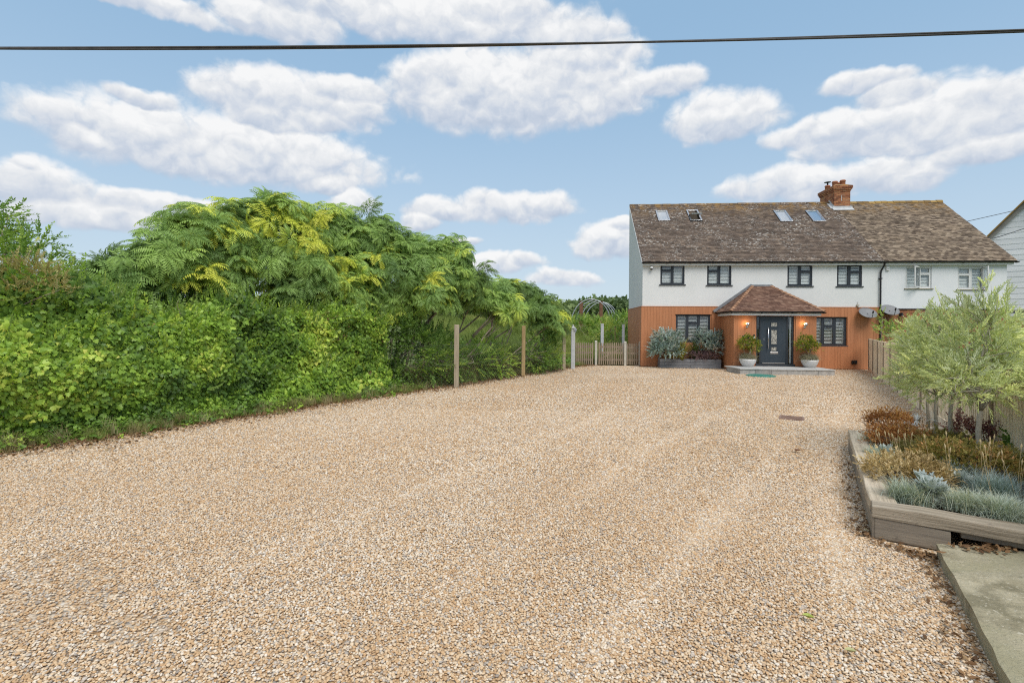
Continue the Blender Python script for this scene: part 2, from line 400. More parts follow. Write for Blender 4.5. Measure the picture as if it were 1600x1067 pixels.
m_grass = surf('grass_ground', [(0.3, (0.060, 0.085, 0.022)), (0.5, (0.10, 0.135, 0.035)), (0.7, (0.17, 0.18, 0.065))], scale=0.35, detail=8, rough=0.95, bump=0.6, bscale=9, dist=0.05)
PEB = [(0.00, (0.258, 0.225, 0.199)), (0.05, (0.433, 0.390, 0.344)), (0.14, (0.536, 0.475, 0.412)), (0.19, (0.464, 0.290, 0.150)), (0.31, (0.582, 0.370, 0.194)),
       (0.43, (0.644, 0.445, 0.257)), (0.55, (0.670, 0.495, 0.320)), (0.68, (0.711, 0.560, 0.393)), (0.78, (0.742, 0.620, 0.475)), (0.90, (0.772, 0.685, 0.572)), (1.0, (0.824, 0.765, 0.689))]
def gravel_sheet_mat():
    m, nt, b = new_mat('gravel_sheet')
    tc = nt.nodes.new('ShaderNodeTexCoord'); cols = []; hs = []
    for sc_, off in ((40.0, 0.0), (17.0, 3.3)):
        v = nt.nodes.new('ShaderNodeTexVoronoi'); v.inputs['Scale'].default_value = sc_
        mp = nt.nodes.new('ShaderNodeMapping'); mp.inputs['Location'].default_value = (off, off*.7, 0)
        nt.links.new(tc.outputs['Object'], mp.inputs[0]); nt.links.new(mp.outputs[0], v.inputs['Vector'])
        sp = nt.nodes.new('ShaderNodeSeparateColor'); nt.links.new(v.outputs['Color'], sp.inputs[0])
        cols.append(ramp(nt, sp.outputs[0], PEB)); hs.append(v.outputs['Distance'])
    c = mixc(nt, 0.35, cols[0], cols[1])
    big = tex_noise(nt, 0.45, 5, 0.6)
    sh = ramp(nt, big, [(0.25, (0.80, 0.78, 0.75)), (0.5, (0.93, 0.92, 0.90)), (0.75, (1.0, 0.99, 0.97))])
    c = mixc(nt, 1.0, c, sh, 'MULTIPLY')
    nt.links.new(c, b.inputs['Base Color']); b.inputs['Roughness'].default_value = 0.85; b.inputs['Specular IOR Level'].default_value = 0.25
    h = mathn(nt, 'SUBTRACT', 1.0, mathn(nt, 'MULTIPLY', hs[0], 1.0)); bumpn(nt, b, h, 0.9, 0.022); return m
m_sheet = gravel_sheet_mat()
m_sub = surf('gravel_bed_fines', [(0.3, (0.22, 0.155, 0.10)), (0.7, (0.36, 0.27, 0.19))], scale=3, detail=8, rough=0.95, bump=0.5, bscale=90, dist=0.006)
def pebble_mat():
    m, nt, b = new_mat('pebble')
    t = attr(nt, 'tint', 'INSTANCER').outputs['Fac']
    c = ramp(nt, t, PEB)
    n = tex_noise(nt, 60, 3, 0.6, coord='Object')
    c = mixc(nt, mathn(nt, 'MULTIPLY', n, 0.35), c, (0.42, 0.31, 0.20))
    nt.links.new(c, b.inputs['Base Color']); b.inputs['Roughness'].default_value = 0.62; b.inputs['Specular IOR Level'].default_value = 0.3
    return m
m_peb = pebble_mat()

# one ground sheet out to the horizon
def build_ground():
    xs = np.unique(np.concatenate([-np.geomspace(60, 1500, 12), np.linspace(-60, 60, 61), np.geomspace(60, 1500, 12)]))
    ys = np.unique(np.concatenate([-np.geomspace(15, 900, 8), np.linspace(-15, 110, 84), np.geomspace(110, 1800, 12)]))
    X, Y = np.meshgrid(xs, ys); Z = gz(X, Y)-0.03
    vs = np.stack([X, Y, Z], -1).reshape(-1, 3); nx = len(xs)
    fs = [(j*nx+i, j*nx+i+1, (j+1)*nx+i+1, (j+1)*nx+i) for j in range(len(ys)-1) for i in range(nx-1)]
    mb = MB(); mb.add(vs, fs, 0.5); o = build('ground', mb, m_grass, smooth=True); tag(o, kind='structure')
build_ground()
def build_drive():
    # the gravel lies between the hedge foot and the fence, up to the house; a slightly uneven sheet
    mb = MB(); rows = np.linspace(-5, 26.5, 64)
    vs = []; n = 28
    for y in rows:
        xl = np.interp(y, [HA[1]-7, HB[1]+12], [HA[0]-7*HD[0]/HD[1], HB[0]+12*HD[0]/HD[1]])-0.9
        xr = fence_x(y)+0.5
        for i in range(n):
            x = xl+(xr-xl)*i/(n-1); vs.append((x, y, 0.012*(vnoise(np.array([x, y, 0.0]), 0.6)-0.5)))
    fs = [(j*n+i, j*n+i+1, (j+1)*n+i+1, (j+1)*n+i) for j in range(len(rows)-1) for i in range(n-1)]
    mb.add(vs, fs, 0.5); o = build('driveway', mb, m_sheet, smooth=True); tag(o, kind='structure')
build_drive()
BED_N = G(1362, 790, 0.3)[:2]; BED_F = G(1325, 672, 0.3)[:2]
SLAB_N = G(1463, 850, 0.12)[:2]; SLAB_C = G(1580, 1067, 0.12)[:2]
def in_drive(x, y, marg=0.0):
    s = (x-HA[0])*HN[0]+(y-HA[1])*HN[1]                      # outward from the hedge foot
    edge = 0.15*(vnoise(np.stack([x, y, 0*x], -1), 1.2)-0.5)
    ok = s > -0.10+edge
    ok &= x < fence_x(y)-0.04
    d = BED_F-BED_N; d = d/np.linalg.norm(d); nn = np.array([d[1], -d[0]])
    ok &= ~(((x-BED_N[0])*nn[0]+(y-BED_N[1])*nn[1] > 0.0) & (y < BED_F[1]+0.25*(x-BED_F[0])) & (y > BED_N[1]-(x-BED_N[0])*0.94-0.0))
    d = SLAB_N-SLAB_C; d = d/np.linalg.norm(d); nn = np.array([d[1], -d[0]])
    ok &= ~(((x-SLAB_C[0])*nn[0]+(y-SLAB_C[1])*nn[1] > 0.03) & (y < SLAB_N[1]))
    hy = (x-HOUSE_O[0])*HI[0]+(y-HOUSE_O[1])*HI[1]
    ok &= hy < 0.0
    return ok
TRACKS = [[(1150, 632), (1090, 662), (1010, 705), (880, 790), (690, 930)], [(1262, 632), (1232, 675), (1190, 740), (1085, 850), (900, 1060)], [(980, 620), (930, 655), (820, 700), (640, 770), (380, 880)], [(1330, 620), (1290, 690), (1300, 800), (1330, 960)]]
def build_pebbles():
    protos = []
    for k in range(7):
        import bmesh
        bm = bmesh.new(); bmesh.ops.create_icosphere(bm, subdivisions=2, radius=0.5)
        a = np.array([1.0, RNG.uniform(0.66, 0.95), RNG.uniform(0.42, 0.58)])
        off = RNG.uniform(0, 20, 3)
        for v in bm.verts:
            c = np.array(v.co); c = c*(1+0.45*(vnoise(c+off, 2.6)-0.5))*a; v.co = c
        vs = [tuple(v.co) for v in bm.verts]; fs = [tuple(v.index for v in f.verts) for f in bm.faces]; bm.free()
        protos.append(proto('pebble_shape', vs, fs, m_peb))
    PP = []; SS = []
    for y0, y1, sp, s0, s1 in ((1.9, 6.5, 0.0175, 0.013, 0.031), (6.5, 11.5, 0.024, 0.018, 0.040), (11.5, 17.0, 0.040, 0.026, 0.046), (17.0, 24.5, 0.058, 0.028, 0.050)):
        x0, x1 = -y1*1.06-0.6, y1*0.95+0.4
        nx, ny = int((x1-x0)/sp), int((y1-y0)/(sp*0.87))
        ii, jj = np.meshgrid(np.arange(nx), np.arange(ny))
        x = x0+(ii+0.5*(jj % 2))*sp+RNG.uniform(-0.42, 0.42, ii.shape)*sp; y = y0+jj*sp*0.87+RNG.uniform(-0.42, 0.42, ii.shape)*sp
        x, y = x.ravel(), y.ravel()
        keep = (np.abs(x) < y*1.04+0.7) & in_drive(x, y) & (RNG.random(len(x)) < 1.15-0.85*np.clip((y-12)/12, 0, 1))
        # worn patches where fines show between the stones
        wear = vnoise(np.stack([x, y, 0*x+5], -1), 0.55)*0.65+vnoise(np.stack([x, y, 0*x+9], -1), 2.2)*0.35
        lim = 0.70-0.16*np.exp(-((x+0.5)**2/2.2+(y-2.75)**2/0.25))-0.10*np.exp(-((x+2.6)**2/1.5+(y-3.2)**2/0.3))
        keep &= (wear < lim) | (RNG.random(len(x)) < 0.45)
        x, y = x[keep], y[keep]; u = RNG.random(len(x))
        s = s0+(s1-s0)*(0.62*u**1.3+0.38*RNG.random(len(x))**3)
        PP.append(np.stack([x, y, s*RNG.uniform(0.02, 0.40, len(x))+0.002], 1)); SS.append(s)
    P = np.concatenate(PP); S = np.concatenate(SS); n = len(P)
    rot = np.stack([RNG.normal(0, 0.27, n), RNG.normal(0, 0.27, n), RNG.uniform(0, 6.28, n)], 1)
    t = RNG.random(n); q_ = np.stack([P[:, 0]-0.42*P[:, 1], 0.16*(P[:, 1]+0.42*P[:, 0]), 0*P[:, 0]], 1); cl = 0.45*vnoise(P*[1, 1, 0], 0.5)+0.55*vnoise(q_, 1.1)
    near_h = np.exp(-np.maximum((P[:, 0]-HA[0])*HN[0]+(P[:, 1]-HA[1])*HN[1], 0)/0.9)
    trk = np.zeros(n)
    for line in TRACKS:
        q = np.array([G(a, b)[:2] for a, b in line]); d = np.full(n, 9.0)
        for (u, v) in zip(q[:-1], q[1:]):
            e = v-u; w_ = np.clip(((P[:, :2]-u)@e)/(e@e), 0, 1); d = np.minimum(d, np.linalg.norm(P[:, :2]-u-w_[:, None]*e, axis=1))
        trk = np.maximum(trk, np.exp(-(d/0.17)**2)*(0.55+0.6*vnoise(P*[1, 1, 0], 1.5)))
    P[:, 2] -= 0.006*trk
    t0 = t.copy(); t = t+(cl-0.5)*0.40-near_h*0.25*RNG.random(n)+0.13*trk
    t = np.where(t < 0.10, np.where(t0 < 0.06, t0, RNG.uniform(0.13, 0.35, n)), t); t = np.where(t > 0.97, RNG.uniform(0.74, 1.0, n), t)
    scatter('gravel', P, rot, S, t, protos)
    print('pebbles', n)
build_pebbles()
# ================================================================== leaf shapes (sources for the foliage)
class LP:
    def __init__(self): self.v = []; self.f = []; self.l = []
    def leaf(self, pts, fs, org, Y, Z, s, val=None):
        Y = np.array(Y, float); Y /= np.linalg.norm(Y); Z = np.array(Z, float); Z = Z-Y*np.dot(Y, Z); Z /= (np.linalg.norm(Z)+1e-9); X = np.cross(Y, Z)
        o = len(self.v); val = random.random() if val is None else val
        for p in pts: self.v.append(np.array(org)+s*(p[0]*X+p[1]*Y+p[2]*Z))
        for f in fs: self.f.append(tuple(i+o for i in f)); self.l.append(val)
    def stick(self, a, b, r, val=0.2):
        a, b = np.array(a, float), np.array(b, float); d = b-a; n = np.cross(d, (0.3, 0.2, 1)); n /= np.linalg.norm(n)+1e-9; m = np.cross(d/np.linalg.norm(d), n); o = len(self.v)
        for q, rr in ((a, r), (b, r*0.6)):
            for k in range(3): th = k*2.094; self.v.append(q+rr*(math.cos(th)*n+math.sin(th)*m))
        for k in range(3): self.f.append((o+k, o+(k+1) % 3, o+3+(k+1) % 3, o+3+k)); self.l.append(val)
    def proto(self, name, mat): return proto(name, self.v, self.f, mat, self.l, smooth=False)
def halves(outline, fold=0.18):
    """leaf outline (right half, base to tip) mirrored, folded along the midrib"""
    pts = [(0, outline[0][1], 0)]; R = [(x, y, -fold*x) for x, y in outline[1:-1]]; tip = (0, outline[-1][1], -0.05)
    n = len(R); pts += R+[tip]+[(-x, y, z) for x, y, z in R]
    ti = n+1; fr = [0]+list(range(1, n+1))+[ti]; fl = [0]+list(range(ti+1, ti+1+n))+[ti]
    fs = [(0, fr[i], fr[i+1]) for i in range(1, len(fr)-1)]+[(0, fl[i+1], fl[i]) for i in range(1, len(fl)-1)]
    return pts, fs
IVY = halves([(0, 0), (0.20, -0.10), (0.46, 0.02), (0.56, 0.28), (0.30, 0.36), (0.36, 0.62), (0.14, 0.72), (0, 1.0)], 0.22)
OVAL = halves([(0, 0), (0.16, 0.2), (0.24, 0.48), (0.15, 0.8), (0, 1.0)], 0.3)
ROUND = halves([(0, 0), (0.26, 0.15), (0.40, 0.45), (0.24, 0.8), (0, 0.95)], 0.2)
LANCE = ([(0, 0, 0), (0.14, 0.40, -0.04), (0, 1, -0.10), (-0.14, 0.40, -0.04), (0, 0.45, 0.02)], [(0, 1, 4), (1, 2, 4), (2, 3, 4), (3, 0, 4)])
BLADE = ([(0, 0, 0), (0.125, 0.40, -0.03), (0, 1, -0.06), (-0.125, 0.40, -0.03)], [(0, 1, 2), (0, 2, 3)])

def rnd_dir(): v = RNG.normal(0, 1, 3); return v/np.linalg.norm(v)
def ivy_sprigs(mat, n=5, size=0.085, k=6, spread=0.11):
    out = []
    for i in range(n):
        lp = LP()
        for j in range(k):
            o = RNG.uniform(-1, 1, 3)*[spread, spread, spread*0.55]
            z = np.array([0, 0, 1.0])+RNG.normal(0, 0.42, 3); y = np.array([RNG.normal(0, 0.8), 0.8, RNG.normal(0, 0.3)])
            lp.leaf(*IVY, o, y, z, size*RNG.uniform(0.6, 1.2))
        out.append(lp.proto('ivy_sprig', mat))
    return out
def twig_sprigs(mat, shape, n=5, L=0.26, pairs=7, size=0.06, lean=0.7, droop=0.2, wide=1.0):
    """leafy twig along +Y, leaves in opposite pairs"""
    out = []
    for i in range(n):
        lp = LP(); bend = RNG.uniform(-0.25, 0.25)
        for j in range(pairs):
            t = (j+0.6)/pairs; o = np.array([bend*t*t*L, t*L, -droop*t*t*L])
            for sd in (-1, 1):
                a = RNG.uniform(0, 6.28)
                y = np.array([sd*wide*math.cos(a*0.25), lean+0.3*t, RNG.normal(0.1, 0.35)]); z = np.array([RNG.normal(0, 0.3), -0.2, 1.0])
                lp.leaf(*shape, o, y, z, size*RNG.uniform(0.7, 1.15)*(1-0.35*t))
        lp.leaf(*shape, (bend*L, L, -droop*L), (bend, 1, 0), (0, 0, 1), size*0.7)
        lp.stick((0, 0, 0), (bend*L, L, -droop*L), 0.003)
        out.append(lp.proto('leafy_twig', mat))
    return out
def sumac_rosettes(mat, n=4, fr=(10, 14), L=(0.48, 0.70), upright=0.25, leafl=0.145, pairs=10):
    out = []
    for i in range(n):
        lp = LP(); k = int(RNG.integers(*fr))
        for j in range(k):
            th = 2*math.pi*(j+RNG.uniform(-0.3, 0.3))/k; el = RNG.uniform(0.05, 0.75)+upright*0.5; Lf = RNG.uniform(*L)
            h = np.array([math.cos(th), math.sin(th), 0]); up = np.array([0, 0, 1.0]); sd = np.cross(up, h)
            pts = []; p = np.zeros(3); a = el; m = pairs+2
            for q in range(m): pts.append(p.copy()); p = p+(h*math.cos(a)+up*math.sin(a))*Lf/m; a -= 0.145*RNG.uniform(0.7, 1.3)
            val = np.clip(RNG.normal(0.5, 0.22), 0, 1)
            lp.stick(pts[0], pts[m//2], 0.006, 0.1); lp.stick(pts[m//2], pts[-1], 0.004, 0.1)
            for q in range(2, m):
                tg = pts[q]-pts[q-1]; tg /= np.linalg.norm(tg); nrm = np.cross(sd, tg); nrm = nrm if nrm[2] > 0 else -nrm
                sz = leafl*(0.62+0.5*math.sin(math.pi*min(1, q/m*1.02)))*RNG.uniform(0.85, 1.1)
                for s_ in (-1, 1):
                    lp.leaf(*BLADE, pts[q], s_*sd*1.0+tg*0.42-up*RNG.uniform(0.25, 0.7), nrm+s_*sd*0.25, sz, val)
            lp.leaf(*BLADE, pts[-1], pts[-1]-pts[-2], (0, 0, 1), leafl*0.8, val)
        out.append(lp.proto('pinnate_rosette', mat))
    return out
def grass_tufts(mat, n=4, blades=46, L=0.26, spread=0.05, lean=0.9, w=0.0035, seg=4, arch=1.4):
    out = []
    for i in range(n):
        lp = LP()
        for j in range(blades):
            th = RNG.uniform(0, 6.28); a = math.pi/2-abs(RNG.normal(0, 0.38))*lean; h = np.array([math.cos(th), math.sin(th), 0]); sd = np.array([-h[1], h[0], 0]); l = L*RNG.uniform(0.55, 1.1)
            p = np.array([RNG.normal(0, spread), RNG.normal(0, spread), 0]); o = len(lp.v); val = RNG.random()
            for q in range(seg+1):
                ww = w*(1-q/seg*0.9); lp.v += [p-sd*ww, p+sd*ww]; p = p+(h*math.cos(a)+np.array([0, 0, 1])*math.sin(a))*l/seg; a -= arch*lean/seg*RNG.uniform(0.4, 1.0)
            for q in range(seg): lp.f.append((o+2*q, o+2*q+1, o+2*q+3, o+2*q+2)); lp.l.append(val)
        out.append(lp.proto('grass_tuft', mat))
    return out

GREEN = [(0.0, (0.091, 0.167, 0.035)), (0.3, (0.174, 0.307, 0.051)), (0.6, (0.336, 0.518, 0.072)), (0.85, (0.528, 0.702, 0.106)), (1.0, (0.728, 0.755, 0.153))]
m_ivy = leafmat('ivy_leaf', GREEN, trans=0.36, rough=0.42, under=(0.20, 0.28, 0.09), spec=0.4)
m_sumac = leafmat('pinnate_leaf', [(0.0, (0.134, 0.224, 0.073)), (0.4, (0.257, 0.400, 0.114)), (0.68, (0.415, 0.586, 0.146)), (0.85, (0.806, 0.839, 0.114)), (1.0, (0.70, 0.70, 0.10))],
                  trans=0.40, rough=0.5, under=(0.27, 0.35, 0.22), spec=0.3, vary=0.10)
m_bush = leafmat('bush_leaf', [(0.0, (0.088, 0.157, 0.044)), (0.5, (0.202, 0.334, 0.074)), (0.85, (0.386, 0.527, 0.105)), (1.0, (0.632, 0.632, 0.176))], trans=0.3, rough=0.55)
m_far = leafmat('far_leaf', [(0.0, (0.092, 0.144, 0.063)), (0.5, (0.155, 0.224, 0.086)), (1.0, (0.276, 0.345, 0.127))], trans=0.25, rough=0.7)
m_bark = surf('bark', [(0.3, (0.206, 0.160, 0.116)), (0.7, (0.450, 0.375, 0.290))], scale=6, stretch=(1, 1, 0.25), rough=0.9, bump=0.6, bscale=30)
m_core = surf('hedge_dark_core', [(0.3, (0.045, 0.042, 0.022)), (0.7, (0.10, 0.092, 0.045))], scale=9, rough=0.95, bump=1.0, bscale=30, dist=0.06)
m_litter = leafmat('fallen_leaf', [(0.0, (0.10, 0.05, 0.022)), (0.5, (0.23, 0.125, 0.055)), (0.8, (0.34, 0.22, 0.11)), (1.0, (0.40, 0.33, 0.18))], trans=0.12, rough=0.8)
m_dry = leafmat('dry_grass', [(0.0, (0.17, 0.14, 0.06)), (0.5, (0.33, 0.27, 0.13)), (1.0, (0.48, 0.42, 0.24))], trans=0.25, rough=0.8)
m_gr = leafmat('green_grass', [(0.0, (0.12, 0.17, 0.04)), (0.5, (0.24, 0.30, 0.07)), (1.0, (0.44, 0.41, 0.16))], trans=0.3, rough=0.7)

P_ivy = ivy_sprigs(m_ivy); P_sum = sumac_rosettes(m_sumac); P_bush = twig_sprigs(m_bush, OVAL, size=0.065); P_priv = twig_sprigs(m_ivy, OVAL, L=0.30, pairs=8, size=0.055)
P_dead = ivy_sprigs(m_litter, 3, 0.06, 7, 0.09)
P_far = ivy_sprigs(m_far, 4, 0.42, 14, 0.75)
P_grass = grass_tufts(m_gr, 4, 40, 0.34, 0.06, 0.8, 0.005); P_dry = grass_tufts(m_dry, 3, 36, 0.42, 0.06, 0.7, 0.004)
lp_ = []
for i in range(4):
    l = LP(); l.leaf(*OVAL, (0, -0.5, 0), (0, 1, RNG.normal(0, .1)), (RNG.normal(0, .3), 0, 1), 1.0); lp_.append(l.proto('fallen_leaf', m_litter))
P_litter = lp_

def cloud_on_lobes(lobes, dens, up=-0.35, inset=0.35, jitter=0.12):
    """points with outward normals spread over a set of ellipsoid lobes, only where a lobe is not inside another"""
    P = []; Nn = []
    for (c, r) in lobes:
        c = np.array(c); r = np.array(r); area = 4*math.pi*((r[0]*r[1])**1.6/3+(r[0]*r[2])**1.6/3+(r[1]*r[2])**1.6/3)**(1/1.6)
        k = max(8, int(area*dens)); d = RNG.normal(0, 1, (k, 3)); d /= np.linalg.norm(d, axis=1, keepdims=True); d = d[d[:, 2] > up]
        rad = 1-inset*RNG.random(len(d))**2.0; n = d/r; n /= np.linalg.norm(n, axis=1, keepdims=True)
        p = c+d*r*rad[:, None]+RNG.normal(0, jitter, d.shape); P.append(p); Nn.append(n)
    P = np.concatenate(P); Nn = np.concatenate(Nn); keep = np.ones(len(P), bool)
    for (c, r) in lobes: keep &= np.sum(((P-np.array(c))/np.array(r))**2, 1) > 0.42
    return P[keep], Nn[keep]
def limb(mb, a, b, r0, r1, bow=0.15, seg=6, n=6):
    a, b = np.array(a, float), np.array(b, float); L = np.linalg.norm(b-a); off = RNG.normal(0, bow*L*0.5, 3); off[2] = abs(off[2])*0.4
    pts = []; rr = []
    for i in range(seg+1):
        t = i/seg; pts.append(a+(b-a)*t+off*math.sin(math.pi*t)+(RNG.normal(0, 0.012*L, 3) if 0 < i < seg else 0)); rr.append(r0+(r1-r0)*t)
    mb.tube(pts, rr, n); return pts

# ------------------------------------------------------------------ ivy hedge on the left
def hedge_top(s): return np.interp(s, [-4, 0, 1.2, 2.2, 3.2, 4.0, 5.0, 7.0, 8.3], [2.9, 2.62, 2.52, 2.10, 2.12, 2.40, 2.32, 2.18, 2.05])
HEDGE_L = float(np.linalg.norm(HB-HA))-0.05
def hedge_surface(s, q, inset=0.0):
    """s along, q in 0..1 from the front foot up over the top to the back; returns points and normals"""
    H = hedge_top(s); W = 1.5; fr = H/(H+W)*1.0
    p = np.zeros((len(s), 3)); n = np.zeros((len(s), 3))
    up = q < fr; t = np.where(up, q/fr, (q-fr)/(1-fr))
    z = np.where(up, t*H, H-0.15*t*t); o = np.where(up, -0.25-0.22*t**1.5, -0.47-t*W)
    z = z-np.where(up, 0.10*np.clip((t-0.85)/0.15, 0, 1)**2, 0.10*(1-np.clip(t/0.15, 0, 1))**2)
    xy = HA[None]+HD[None]*s[:, None]+HN[None]*o[:, None]
    p[:, :2] = xy; p[:, 2] = z
    n[:, :2] = np.where(up, 1.0, 0.15)[:, None]*HN[None]; n[:, 2] = np.where(up, 0.30+0.15*np.clip((t-0.75)/0.25, 0, 1), 1.0); n /= np.linalg.norm(n, axis=1, keepdims=True)
    endr = np.clip((s-(HEDGE_L-0.9))/0.9, 0, 1)**2                         # rounded end
    p[:, :2] -= HN[None]*(endr*0.8)[:, None]
    bul = (vnoise(p, 0.9)-0.5)*0.75+(vnoise(p+7, 2.4)-0.5)*0.34
    p = p+n*(bul-inset)[:, None]; p[:, 2] = np.maximum(p[:, 2], 0.02); return p, n, bul
HN3 = np.array([HN[0], HN[1], 0.0])
def build_hedge():
    h = thing('ivy_hedge', 'tall dense ivy-covered hedge along the left edge of the gravel', 'hedge', (*hedge_pt(3, -1), 0))
    a, b = 76, 36; S, Q = np.meshgrid(np.linspace(-4.0, HEDGE_L, a), np.linspace(0, 1, b)); p, n, _ = hedge_surface(S.ravel(), Q.ravel(), 0.22)
    mb = MB(); mb.add(p, [(j*a+i, j*a+i+1, (j+1)*a+i+1, (j+1)*a+i) for j in range(b-1) for i in range(a-1)], 0.5); build('dark_core', mb, m_core, h, smooth=True)  # twig-brown shell added inside the leaves to block light through the hedge
    N = 34000; s = RNG.uniform(-4.0, HEDGE_L, N); s = np.where(RNG.random(N) < 0.25, RNG.uniform(-1, 5, N), s); q = RNG.random(N)**1.12
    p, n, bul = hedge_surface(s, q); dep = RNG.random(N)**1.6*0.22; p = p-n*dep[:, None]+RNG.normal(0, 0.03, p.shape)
    gap = vnoise(p+3, 1.7)*0.55+vnoise(p+11, 4.5)*0.45; keep = (gap > 0.33) | (RNG.random(N) < 0.30); p, n, bul, dep, gap = p[keep], n[keep], bul[keep], dep[keep], gap[keep]; k = len(p)
    Z = np.where((n[:, 2] > 0.6)[:, None], n*0.35+HN3*1.0, n+HN3*0.35)+RNG.normal(0, 0.38, p.shape); Z[:, 2] += 0.15; Yh = np.stack([RNG.normal(0, 0.7, k), RNG.normal(0, 0.7, k), np.full(k, -0.8)], 1)
    t = 0.47+1.05*(vnoise(p+21, 0.8)-0.5)+0.65*(vnoise(p+31, 3.0)-0.5)+RNG.normal(0, 0.15, k)-dep*0.6  # deeper sprigs get a darker tint, shade put into the leaf colour
    sc_ = RNG.uniform(0.75, 1.25, k)*(1+0.35*(vnoise(p+41, 0.6)-0.5))
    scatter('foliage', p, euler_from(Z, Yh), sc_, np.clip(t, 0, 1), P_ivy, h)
    # loose shoots along the top and the shaggy foot
    N = 1900; s = RNG.uniform(-4, HEDGE_L, N); q = np.where(RNG.random(N) < 0.75, RNG.uniform(0.5, 0.95, N), RNG.uniform(0.1, 0.5, N)); p, n, _ = hedge_surface(s, q, -0.02)
    Yh = n*1.0+RNG.normal(0, 0.5, p.shape)+[0, 0, 0.5]; Z = np.cross(Yh, RNG.normal(0, 1, p.shape))
    scatter('shoots', p, euler_from(Z, Yh), RNG.uniform(0.7, 1.5, N), np.clip(RNG.normal(0.6, 0.2, N), 0, 1), P_priv, h)
    mb = MB()
    for i in range(70):
        s_ = np.array([RNG.uniform(-2, HEDGE_L)]); q_ = np.array([RNG.uniform(0.05, 0.6)]); p, n, _ = hedge_surface(s_, q_, 0.1); p = p[0]
        limb(mb, p, p+np.array([*(HD*RNG.normal(0, 0.3)), RNG.uniform(-0.5, 0.4)])+n[0]*0.1, 0.010, 0.004, 0.3, 4, 4)
    build('stems', mb, m_bark, h, kind='stuff')
    N = 5200; s = RNG.uniform(-3.5, HEDGE_L, N); q = RNG.random(N)*0.75; p, n, _ = hedge_surface(s, q, 0.02); keep = (vnoise(p+80, 1.5)*0.6+vnoise(p+90, 5.0)*0.4 > 0.665); p, n = p[keep], n[keep]; k = len(p)
    scatter('withered_leaves', p, euler_from(n+RNG.normal(0, .5, p.shape), RNG.normal(0, 1, p.shape)), RNG.uniform(.5, .9, k), np.clip(RNG.normal(.55, .25, k), 0, 1), P_dead, h)
build_hedge()
# low creeping growth at the hedge foot, and fallen leaves
def build_verge():
    N = 9000; s = RNG.uniform(-4, 21, N); o = -0.46+np.abs(RNG.normal(0, 0.21, N))*(0.7+0.9*vnoise(np.stack([s, 0*s, 0*s], 1), 0.7)); xy = HA+HD*s[:, None]+HN*o[:, None]
    lim = np.where(s > HEDGE_L+1, RNG.random(N) < 0.45, True); xy, o, s = xy[lim], o[lim], s[lim]; N = len(s)
    p = np.stack([xy[:, 0], xy[:, 1], 0.02+np.abs(RNG.normal(0, 0.05, N))+np.clip(0.22-0.45*(o+0.3), 0, 0.3)*RNG.random(N)], 1)
    Z = np.array([[0.2, -0.2, 1.0]])+RNG.normal(0, 0.45, p.shape); t = 0.4+0.9*(vnoise(p, 1.3)-0.5)+RNG.normal(0, 0.13, N)
    o_ = scatter('creeping_growth', p, euler_from(Z, RNG.normal(0, 1, p.shape)), RNG.uniform(0.45, 0.85, N), np.clip(t, 0, 1), P_ivy)
    tag(o_, 'low green creeping plants along the foot of the hedge', 'ground cover')
    N = 1500; s = RNG.uniform(-2, 21, N); xy = HA+HD*s[:, None]+HN*(RNG.normal(0.02, 0.16, N))[:, None]; p = np.stack([xy[:, 0], xy[:, 1], np.full(N, 0.0)], 1)
    o_ = scatter('verge_grass', p, np.stack([RNG.normal(0, .2, N), RNG.normal(0, .2, N), RNG.uniform(0, 6.28, N)], 1), RNG.uniform(0.25, 0.8, N), RNG.random(N), P_dry[:2]+P_grass[:2])
    tag(o_, 'thin dry and green grass at the edge of the gravel below the hedge', 'grass')
    N = 9500; s = RNG.uniform(-3, 22, N); o = (0.15+np.abs(RNG.normal(0.0, 0.36, N)))*(0.6+0.8*vnoise(np.stack([s, 0*s, 0*s+4], 1), 0.9))-0.05; xy = HA+HD*s[:, None]+HN*o[:, None]
    p = np.stack([xy[:, 0], xy[:, 1], 0.028+0.025*RNG.random(N)], 1)
    P2 = []; d = (BED_F-BED_N)/np.linalg.norm(BED_F-BED_N); nn = np.array([-d[1], d[0]]); k = 170; a = RNG.uniform(0, 1, k)**2.0*3.0; q = BED_N+d*a[:, None]+nn*np.abs(RNG.normal(0.0, 0.10, k))[:, None]
    P2.append(q)                                                          # along the sleeper bed
    d2 = (SLAB_C-SLAB_N)/np.linalg.norm(SLAB_C-SLAB_N); nn2 = np.array([d2[1], -d2[0]]); k = 190; a = RNG.uniform(0, 1, k)**1.6*2.0; q = SLAB_N+d2*(a-0.05)[:, None]+nn2*(0.02+np.abs(RNG.normal(0, 0.09, k)))[:, None]; P2.append(q)
    k = 110; q = np.linspace(0, 1, k)[:, None]*(SLAB_N-BED_N)*1.05+BED_N+RNG.normal(0, 0.05, (k, 2))+[-0.03, -0.06]; P2.append(q)
    k = 70; q = SLAB_N+np.array([0.30, -0.12])+RNG.normal(0, 1, (k, 2))*[0.16, 0.05]; z3 = np.full(k, 0.135)
    P2c = np.concatenate(P2); p2 = np.concatenate([np.c_[P2c, 0.02+0.02*RNG.random(len(P2c))], np.c_[q, z3+0.02*RNG.random(k)]]); p = np.concatenate([p, p2]); N = len(p)
    rot = np.stack([RNG.normal(0, .35, N), RNG.normal(0, .35, N), RNG.uniform(0, 6.28, N)], 1); S = RNG.uniform(0.030, 0.080, N); S[-1000:] *= .75; S[-70:] *= 1.3
    o_ = scatter('leaf_litter', p, rot, S, np.clip(RNG.normal(0.42, 0.25, N), 0, 1), P_litter)
    tag(o_, 'brown fallen leaves along the hedge foot and the sleeper bed', 'leaf litter')
build_verge()

